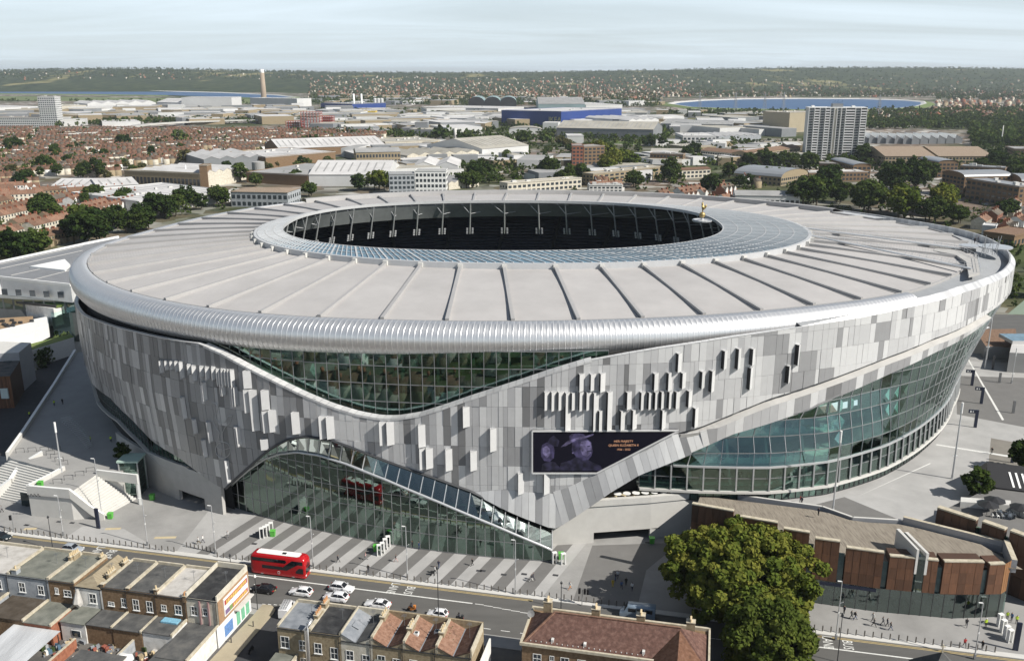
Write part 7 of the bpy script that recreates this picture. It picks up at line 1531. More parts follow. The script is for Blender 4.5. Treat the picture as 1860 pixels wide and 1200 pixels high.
NEAR_T = [(30,275,14,5,3,13,'dark'),(97,288,10,4,2,14,'broad'),(90,313,16,5,3,15,'broad'),(147,326,12,4,2,13,'dark'),(180,322,10,4,2,15,'dark'),(45,340,8,5,2,14,'dark'),(83,398,26,10,6,14,'broad'),(157,438,30,8,5,17,'dark'),(60,466,24,6,4,14,'dark'),(20,470,22,7,4,13,'dark'),(235,415,40,9,9,14,'dark'),(165,372,20,6,4,11,'broad'),(225,372,26,5,4,11,'broad'),(300,392,34,7,8,13,'dark'),(345,378,26,6,5,12,'dark'),(437,332,7,2,1,14,'broad'),(470,340,10,2,2,10,'broad'),(510,331,6,2,1,10,'broad'),(540,333,8,2,2,12,'broad'),(592,334,6,2,1,12,'broad'),(612,334,6,2,1,12,'broad'),(565,354,12,3,2,11,'broad'),(343,300,7,3,2,14,'olive'),(363,298,7,3,2,14,'olive'),(320,257,26,5,12,13,'dark'),(227,265,12,4,4,14,'dark'),(553,262,9,3,3,13,'dark'),(577,262,8,3,3,13,'dark'),(405,372,16,5,3,12,'broad'),
 (807,254,14,4,6,18,'light'),(847,256,18,4,8,15,'dark'),(850,297,6,2,1,13,'broad'),(653,345,10,3,2,14,'dark'),(693,345,16,4,4,14,'light'),(850,342,20,4,4,13,'broad'),(880,325,26,6,7,14,'dark'),(997,322,14,5,4,18,'dark'),(1020,338,18,4,4,12,'broad'),(923,294,8,2,2,11,'broad'),(945,296,7,2,2,12,'dark'),(953,263,12,3,4,17,'olive'),(993,262,12,3,4,18,'olive'),(1023,268,12,3,4,14,'olive'),(1100,283,22,4,7,15,'light'),(1103,315,12,4,3,19,'light'),(1143,312,12,4,3,18,'light'),(1217,328,9,4,2,17,'dark'),(1157,338,12,4,3,12,'broad'),(1063,330,8,3,2,13,'broad'),(1043,326,6,3,1,14,'broad'),(1180,262,40,6,14,11,'dark'),(1050,276,26,4,6,11,'broad'),
 (1257,290,10,4,3,15,'dark'),(1287,350,13,4,3,14,'dark'),(1333,320,20,5,5,12,'dark'),(1380,300,22,4,6,14,'dark'),(1430,302,24,4,6,13,'broad'),(1473,310,12,4,3,15,'broad'),(1573,295,12,5,4,17,'dark'),(1600,298,9,4,2,14,'dark'),(1623,345,16,5,4,21,'dark'),(1663,340,20,6,5,20,'dark'),(1473,372,18,5,4,18,'broad'),(1505,345,14,6,3,18,'dark'),(1517,368,14,5,3,15,'dark'),(1563,383,22,6,5,18,'broad'),(1637,392,24,7,6,18,'light'),(1717,388,14,6,3,16,'light'),(1690,400,20,5,4,13,'dark'),(1813,305,14,5,4,19,'dark'),(1850,330,14,8,4,16,'dark'),(1780,312,12,4,3,12,'dark'),(1745,405,16,5,3,11,'broad'),(1825,395,20,8,4,10,'dark'),(1345,342,20,4,4,9,'dark'),(1530,300,24,3,4,9,'broad'),(1405,330,18,4,3,11,'broad')]
pts = scatter(NEAR_T, trng)
for k in range(70):                                                 # street and garden trees between the left terraces
    px, py = trng.uniform(0, 640), trng.uniform(238, 330); x, y = G(px, py); pts.append((x, y, trng.uniform(.6, 1.15), ['broad', 'dark', 'olive'][k % 3]))
pts.sort(key=lambda p: p[1])
FAR_T = [(p[0], p[1], p[2]) for p in pts[296:]]
for k, (x, y, s, kind) in enumerate(pts[:296]): tree(kind if trng.random() > .12 else 'broad', k % 3, x, y, s, trng.uniform(0, 6.28))
# special trees close by
x, y = G(1772, 905, PR); cr = np.random.default_rng(4); C, X, Y, t_ = crown_cards(cr, 60, 40, 2.6, 2.8, 3.6, .8, .26); o = thing('conifer', 'small bushy dark conifer standing alone on the pale south plaza', 'tree', (x, y, PR)); part('crown', quads_mesh('crown', C, X, Y, t_, leaf_d), None, o); part('trunk', trunk_mb(1.6, .16, 1.2, cr), bark, o)
x, y = G(1858, 858, PR); o = tree('dark', 1, x, y, .75, 0, 'dark tree at the right edge of the plaza above the pavilion', z=PR)
x, y = G(222, 838, PL); o = tree('dark', 0, x, y, .42, 0, 'small dark shaded tree beside the glass lift', z=PL)
x, y = G(1842, 520, 0); o = tree('broad', 2, x, y-20, 1.2, 0, 'broad green tree behind the right end of the stadium rim')
def big_tree(name, label, loc, rx, rz, cz, nc, per, cs, size, mat, th, tr, seed, top=1.0):
    r = np.random.default_rng(seed); C, X, Y, t = crown_cards(r, nc, per, rx, rz, cz, cs, size, top=top); o = thing(name, label, 'tree', (*loc, 0)); part('crown', quads_mesh('crown', C, X, Y, t, mat), None, o)
    part('trunk', trunk_mb(th, tr, rx*.55, r, 8), bark, o); return o
# ================================================================ THE CITY BEHIND
big_tree('plane_tree', 'big yellow green plane tree with a wide crown beside the timber shop', R(40.2, -3.0), 13.0, 7.7, 8.2, 560, 170, 1.35, .27, leaf_y, 5, .6, 5)
big_tree('plane_tree', 'darker green lower tree in front of the big yellow green one', R(44.3, 14.0), 7.6, 6.6, 6.4, 220, 170, 1.35, .24, leaf_p, 3.5, .4, 8)
# --- terraced houses
roof_or = tile_mat('roof_orange', (.21, .12, .08), (.28, .175, .125)); roof_br = tile_mat('roof_brown', (.17, .1, .065), (.23, .15, .105)); roof_gy = tile_mat('roof_greybrown', (.15, .125, .1), (.2, .175, .14))
for m in (roof_or, roof_br, roof_gy):
    t = m.node_tree; b = t.nodes['Principled BSDF']; L = b.inputs['Base Color'].links[0].from_socket; oi = t.nodes.new('ShaderNodeObjectInfo'); mr = t.nodes.new('ShaderNodeMapRange'); mr.inputs['To Min'].default_value = .75; mr.inputs['To Max'].default_value = 1.2
    t.links.new(oi.outputs['Random'], mr.inputs['Value']); v = t.nodes.new('ShaderNodeVectorMath'); v.operation = 'SCALE'; t.links.new(L, v.inputs[0]); t.links.new(mr.outputs[0], v.inputs['Scale']); t.links.new(v.outputs[0], b.inputs['Base Color'])
HW, HD, HE, HR = 5.6, 8.2, 5.4, 8.1
def make_house(label, roofm, wallm, gable, group):
    t = thing('terraced_house', label, 'house', (0, 0, -500), group); w, d = HW/2, HD/2
    b = MB(); b.box(-w, w, -d, d, 0, HE); b.add([(-w+.01, -d, HE), (-w+.01, d, HE), (-w+.01, 0, HR-.1)], ((0, 2, 1),)); b.add([(w-.01, -d, HE), (w-.01, d, HE), (w-.01, 0, HR-.1)], ((0, 1, 2),)); part('wall', b, wallm, t)
    b = MB(); b.panel((-w, -d-.3, HE-.15), (w, -d-.3, HE-.15), (w, 0, HR), (-w, 0, HR), .15); b.panel((w, d+.3, HE-.15), (-w, d+.3, HE-.15), (-w, 0, HR), (w, 0, HR), .15); rf = part('roof', b, roofm, t)
    b = MB(); b.box(-w-.3, -w+.3, -.9, .9, HR-.6, HR+1.1, brick_r); part('chimney', b, brick_r, rf)
    b = MB()
    for x in (-1.3, 1.3):
        for z in (.9, 3.4): b.box(x-.55, x+.55, -d-.06, -d+.05, z, z+1.4, pane_m); b.box(x-.55, x+.55, d-.05, d+.06, z, z+1.3, pane_m)
    part('windows', b, pane_m, t)
    if gable:
        b = MB(); b.box(-w+.4, .3, -d-1.0, -d+.02, 0, HE-.1, render_w); b.add([(-w+.3, -d-1.1, HE-.1), (.4, -d-1.1, HE-.1), (-w/2+.2, -d-1.1, HE+1.9), (-w+.3, -d+2.2, HE+.3), (.4, -d+2.2, HE+.3), (-w/2+.2, -d+2.2, HE+1.9)], ((0, 1, 2),), render_w); b.add(b.v[-6:], ((1, 4, 5, 2), (0, 2, 5, 3)), roofm); part('front_gable', b, render_w, t)
    b = MB(); b.box(-w+.1, .4, d+.0, d+3.2, 0, 3.0, wallm, roofm); part('rear_extension', b, wallm, t)
    return t
HP = [make_house('orange roofed terraced house with a white front gable in the rows behind the stadium', roof_or, render_w, True, 'orange terraces with white gables'), make_house('brown roofed brick terraced house in the rows behind the stadium', roof_br, brick_y, False, 'brown roofed brick terraces'), make_house('orange roofed pale terraced house without gable behind the stadium', roof_or, render_c, False, 'orange roofed plain terraces'), make_house('grey brown roofed brick terraced house in the rows behind the stadium', roof_gy, brick_r, True, 'grey roofed gabled terraces')]
def in_poly(x, y, P):
    c = False; n = len(P)
    for i in range(n):
        (xa, ya), (xb, yb) = P[i], P[i-1]
        if (ya > y) != (yb > y) and x < (xb-xa)*(y-ya)/(yb-ya)+xa: c = not c
    return c
HS = []
hr = random.Random(31)
KEEP_OUT = []
def zone(P, ang, pitch=25.0, brk=(9, 16), skip=.03, kinds=(3, 3, 2, 1)):
    W_ = [G(x, y) for x, y in P]; c, s = math.cos(ang), math.sin(ang); U = [(x*c+y*s, -x*s+y*c) for x, y in W_]
    v = min(u[1] for u in U); vmax = max(u[1] for u in U); row = 0
    while v < vmax:
        u = min(q[0] for q in U)+hr.uniform(0, 20); k = hr.choices(range(4), kinds)[0]; run = hr.randint(*brk)
        while u < max(q[0] for q in U):
            if run <= 0: u += hr.uniform(6, 18); run = hr.randint(*brk); k = hr.choices(range(4), kinds)[0]; continue
            x, y = u*c-v*s, u*s+v*c
            if in_poly(x, y, W_) and hr.random() > skip+(.1 if math.sin(x*.021+1)*math.sin(y*.017) > .35 else 0): HS.append((x, y, ang+(PI if row % 2 else 0), k))
            u += HW; run -= 1
        v += pitch*(.62 if row % 2 == 0 else 1.25); row += 1
zone([(-140, 480), (-140, 378), (245, 366), (252, 376), (120, 440), (20, 478)], 1.42, 25)
zone([(-140, 376), (-140, 326), (66, 324), (70, 352), (240, 352), (240, 366)], .5)
zone([(-140, 324), (-140, 262), (300, 262), (560, 268), (370, 290), (360, 300), (225, 306), (222, 322), (66, 322)], .55, 30, kinds=(3, 4, 2, 3))
zone([(-140, 260), (-140, 236), (240, 238), (560, 240), (700, 246), (690, 262), (560, 266), (300, 260)], .42, 34, kinds=(2, 5, 2, 3))
zone([(1180, 372), (1230, 345), (1330, 348), (1325, 380), (1200, 380)], .75, 25, (4, 7), .1)
zone([(1340, 322), (1372, 314), (1390, 330), (1372, 345)], .2, 25, (6, 9), .1)
zone([(1690, 392), (1760, 378), (1990, 382), (1990, 460), (1850, 440)], .9, 27, (3, 6), .2)
zone([(1090, 330), (1130, 345), (1060, 352)], .3, 24, (4, 8), .1)
HS.sort(key=lambda h: h[1])
protos_used = [False]*4
for x, y, a, k in HS[:290]:
    new = not protos_used[k]
    if not protos_used[k]: HP[k].location = (x, y, GZ); HP[k].rotation_euler = (0, 0, a); LOC[HP[k]] = (x, y, GZ); protos_used[k] = True; bpy.context.view_layer.update()
    h_ = HP[k] if new else dup(HP[k], (x, y, GZ), a)
    h_['label'] = h_['group'] = ('orange roofed white gabled', 'brown roofed brick', 'orange roofed plain pale', 'grey roofed gabled brick')[k]+' terraced house '+where(x, y)
def merge_far(name, items, wallm, label, cat_kind='stuff', hw=HW, hd=HD, he=HE, hr_=HR, roofs=(roof_or, roof_br, roof_gy), walls=None):
    """many far gabled houses in one mesh: wall box, two roof planes, chimney"""
    w, d = hw/2, hd/2; V0 = np.array([(-w, -d, 0), (w, -d, 0), (w, d, 0), (-w, d, 0), (-w, -d, he), (w, -d, he), (w, d, he), (-w, d, he), (-w, 0, hr_), (w, 0, hr_), (-w, -.5, hr_), (-w+.7, -.5, hr_), (-w+.7, .5, hr_), (-w, .5, hr_), (-w, -.5, hr_+1.1), (-w+.7, -.5, hr_+1.1), (-w+.7, .5, hr_+1.1), (-w, .5, hr_+1.1)], float)
    F4 = [(0, 1, 5, 4), (2, 3, 7, 6), (1, 2, 6, 5), (3, 0, 4, 7), (4, 5, 9, 8), (6, 7, 8, 9), (10, 11, 15, 14), (11, 12, 16, 15), (12, 13, 17, 16), (13, 10, 14, 17), (14, 15, 16, 17)]; F3 = [(5, 6, 9), (7, 4, 8)]
    mi = [0, 0, 0, 0, 1, 1, 3, 3, 3, 3, 3]; it = np.array([(x, y, z, a, s) for x, y, z, a, s, *_ in items]); n = len(it); c, s = np.cos(it[:, 3]), np.sin(it[:, 3]); sc = it[:, 4]
    X = V0[None, :, 0]*sc[:, None]; Y = V0[None, :, 1]*sc[:, None]; P = np.stack((X*c[:, None]-Y*s[:, None]+it[:, :1], X*s[:, None]+Y*c[:, None]+it[:, 1:2], V0[None, :, 2]*sc[:, None]+it[:, 2:3]), -1).reshape(-1, 3)
    q = (np.arange(n)[:, None, None]*18+np.array(F4)[None]).reshape(-1, 4); tr = (np.arange(n)[:, None, None]*18+np.array(F3)[None]).reshape(-1, 3)
    me = bpy.data.meshes.new(name); me.vertices.add(len(P)); me.vertices.foreach_set('co', P.astype(np.float32).ravel()); li = np.concatenate((q.ravel(), tr.ravel())).astype(np.int32); me.loops.add(len(li)); me.loops.foreach_set('vertex_index', li)
    st_ = np.concatenate((np.arange(len(q))*4, len(q)*4+np.arange(len(tr))*3)).astype(np.int32); me.polygons.add(len(st_)); me.polygons.foreach_set('loop_start', st_); me.polygons.foreach_set('loop_total', np.concatenate((np.full(len(q), 4), np.full(len(tr), 3))).astype(np.int32))
    rng_ = np.random.default_rng(3); rk = rng_.integers(0, 3, n); wk = rng_.integers(0, 3, n); ws = walls or (render_w, brick_y, render_c)
    for m in list(roofs)+list(ws)+[brick_r]: me.materials.append(m)
    M4 = np.where(np.array(mi)[None] == 1, rk[:, None], np.where(np.array(mi)[None] == 3, 6, 3+wk[:, None])); M3 = np.repeat(3+wk[:, None], 2, 1)
    me.polygons.foreach_set('material_index', np.concatenate((M4.ravel(), M3.ravel())).astype(np.int32)); me.update(calc_edges=True)
    o = bpy.data.objects.new(name, me); COL.objects.link(o); return tag(o, label, None, None, 'stuff')
merge_far('distant_terraces', [(x, y, GZ, a, 1.0) for x, y, a, k in HS[290:]], render_w, 'rows of orange and brown roofed terraces spreading to the industrial belt')

bh = []
for j in range(12):
    for i in range(70):
        x, y = R(-190+5.6*i, 66+27*j+(3 if j % 2 else -6))
        if hr.random() > .12: bh.append((x, y, GZ, RANG+(PI if j % 2 else 0), 1.0))
merge_far('near_side_terraces', bh, render_w, 'terraces on the near side of the high road, seen only mirrored in the glass')
# --- single buildings: (name, category, label, left base px, right base px, depth, height, roof kind, wall, roof)
sheet_w = ramp_mat('roof_white_sheet', ((.42, .41, .4), (.52, .51, .5), (.58, .57, .56)), .05, stretch=(1, 1, 1)); sheet_g = ramp_mat('roof_grey_sheet', ((.24, .24, .235), (.3, .3, .295), (.36, .35, .34)), .06); sheet_b = ramp_mat('roof_beige_sheet', ((.3, .28, .24), (.37, .35, .3), (.42, .4, .36)), .06)
blue_m = M('store_blue', (.015, .045, .2), .5, var=.08, scale=.05); shed_w = M('shed_white', (.58, .58, .57), .6, var=.06, scale=.1); shed_g = M('shed_grey', (.2, .21, .22), .6, var=.1, scale=.1); shed_t = M('shed_teal', (.22, .3, .31), .6, var=.1, scale=.1); roof_brn = tile_mat('roof_flatbrown', (.22, .14, .095), (.28, .19, .13), .5, .5); roof_tan = tile_mat('roof_tan', (.3, .23, .17), (.36, .29, .22), .6, .6); curved_g = M('roof_curved_grey', (.33, .34, .35), .4, .3, var=.06)
def frame_of(l, r):
    a, b = Vector(G(*l)), Vector(G(*r)); d = (b-a).normalized(); n = Vector((-d.y, d.x)); n = n if n.dot(a) > 0 else -n; return a, b, d, n
def bldg(name, cat, label, l, r, dep, h, kind, wall, roof, nseg=4, floors=0, bays=0, inset=.4, rise=None, skew=0.):
    a, b, d, n = frame_of(l, r)
    if skew: n = (n+d*skew).normalized()
    L = (b-a).length; t = thing(name, label, cat, (*((a+b)/2), GZ)); b_ = MB(); P = [a, b, b+n*dep, a+n*dep]; z1 = GZ+h; rs = rise or (max(1.2, min(dep, L)*.12) if kind not in ('multi', 'saw') else L/nseg*.17)
    def pt(u, v, z): p = a+d*u+n*v; return (p.x, p.y, z)
    b_.prism([tuple(p) for p in P], GZ, z1-.25); part('wall', b_, wall, t, world=True); r_ = MB()
    if cat == 'warehouse' and kind != 'multi':
        e = MB(); nl_ = int(L/7)
        for k in range(nl_):
            for v0, v1 in ((.1, .4), (.6, .9)):
                zr = (lambda v: z1+.2) if kind != 'gable' else (lambda v: z1+.05+(rs+.2)*(1-abs(2*v-1)))
                u = 3.5+7*k; e.panel(pt(u, dep*v0, zr(v0)), pt(u+1.2, dep*v0, zr(v0)), pt(u+1.2, dep*v1, zr(v1)), pt(u, dep*v1, zr(v1)), .1)
        tag(part('roof_lights', e, sheet_g, t, world=True), kind='stuff')
    if kind == 'flat':
        r_.prism([tuple(p) for p in (a-d*.3-n*.3, b+d*.3-n*.3, b+d*.3+n*(dep+.3), a-d*.3+n*(dep+.3))], z1-.25, z1+.15); part('roof', r_, roof, t, world=True)
        e = MB()
        for i, (p, q) in enumerate(zip(P, P[1:]+P[:1])): e.bar((p.x, p.y, z1+.35), (q.x, q.y, z1+.35), .35, .5)
        part('parapet', e, wall if wall != shed_g else shed_w, t, world=True)
        if L > 25:
            e = MB(); rr = random.Random(int(L*10))
            for k in range(5): p = a+d*L*rr.uniform(.1, .9)+n*dep*rr.uniform(.2, .8); e.obox(p, d, rr.uniform(.8, 2.2), rr.uniform(.8, 1.8), z1+.15, z1+rr.uniform(.8, 2))
            tag(part('roof_plant', e, concrete_l, t, world=True), kind='stuff')
    elif kind in ('gable', 'hip'):
        i_ = dep*.5 if kind == 'hip' else 0; r_.panel(pt(-.4, -.5, z1-.2), pt(L+.4, -.5, z1-.2), pt(L+.4-i_, dep/2, z1+rs), pt(-.4+i_, dep/2, z1+rs), .2); r_.panel(pt(L+.4, dep+.5, z1-.2), pt(-.4, dep+.5, z1-.2), pt(-.4+i_, dep/2, z1+rs), pt(L+.4-i_, dep/2, z1+rs), .2)
        if kind == 'hip': r_.poly([pt(L+.4, -.5, z1-.2), pt(L+.4, dep+.5, z1-.2), pt(L+.4-i_, dep/2, z1+rs)]); r_.poly([pt(-.4, dep+.5, z1-.2), pt(-.4, -.5, z1-.2), pt(-.4+i_, dep/2, z1+rs)])
        part('roof', r_, roof, t, world=True)
        if kind == 'gable': e = MB(); e.poly([pt(0, 0, z1-.25), pt(0, dep, z1-.25), pt(0, dep/2, z1+rs-.2)][::-1]); e.poly([pt(L, 0, z1-.25), pt(L, dep, z1-.25), pt(L, dep/2, z1+rs-.2)]); part('gable_end', e, wall, t, world=True)
    elif kind in ('multi', 'saw'):
        w = L/nseg
        for k in range(nseg):
            m_ = MB(); u0, u1 = k*w, (k+1)*w; um = (u0+u1)/2 if kind == 'multi' else u0+w*.12
            m_.panel(pt(u0, -.3, z1-.2), pt(um, -.3, z1+rs), pt(um, dep+.3, z1+rs), pt(u0, dep+.3, z1-.2), .15); m_.panel(pt(um, -.3, z1+rs), pt(u1, -.3, z1-.2), pt(u1, dep+.3, z1-.2), pt(um, dep+.3, z1+rs), .15); m_.poly([pt(u0, -.02, z1-.25), pt(u1, -.02, z1-.25), pt(um, -.02, z1+rs-.1)], wall); part('roof_bay', m_, roof, t, world=True)
    elif kind == 'barrel':
        w = L/nseg
        for k in range(nseg):
            m_ = MB(); u0 = k*w; arc = [(u0+w/2-w*.5*math.cos(q)*1.03, z1-.3+rs*math.sin(q)) for q in np.linspace(0, PI, 9)]; m_.grid([[pt(u, -.6, z), pt(u, dep+.6, z)] for u, z in arc]); m_.f = [f[::-1] for f in m_.f]; m_.poly([pt(u, -.05, z) for u, z in arc], wall); part('roof_vault', m_, roof, t, world=True)
    if floors:
        fh = (h-1.0)/floors; wb = MB(); k_ = 0
        nb = bays or max(3, int(L/3.4)); big = L/nb*FPX/max(1, a.y) > 9 and nb*floors <= 60
        for f in range(floors):
            for i in range(nb):
                u0, u1 = L*(i+.5)/nb-L/nb*.32, L*(i+.5)/nb+L/nb*.32; z0, z2 = GZ+.9+f*fh, GZ+.9+f*fh+fh*.55; P4 = (pt(u0, -.08, z0), pt(u1, -.08, z0), pt(u1, -.08, z2), pt(u0, -.08, z2))
                if big: m_ = MB(); m_.panel(*P4, .3); part('window', m_, pane_m, t, world=True)
                else: wb.panel(*P4, .3)
        sd = max(2, int(dep/4))
        for f in range(floors):
            for i in range(sd):
                v0, v1 = dep*(i+.25)/sd, dep*(i+.75)/sd; z0, z2 = GZ+.9+f*fh, GZ+.9+f*fh+fh*.5; wb.panel(pt(L+.08, v0, z0), pt(L+.08, v1, z0), pt(L+.08, v1, z2), pt(L+.08, v0, z2), .3); wb.panel(pt(-.08, v1, z0), pt(-.08, v0, z0), pt(-.08, v0, z2), pt(-.08, v1, z2), .3)
        tag(part('windows', wb, pane_m, t, world=True), kind='stuff')
    return t, pt, L, z1
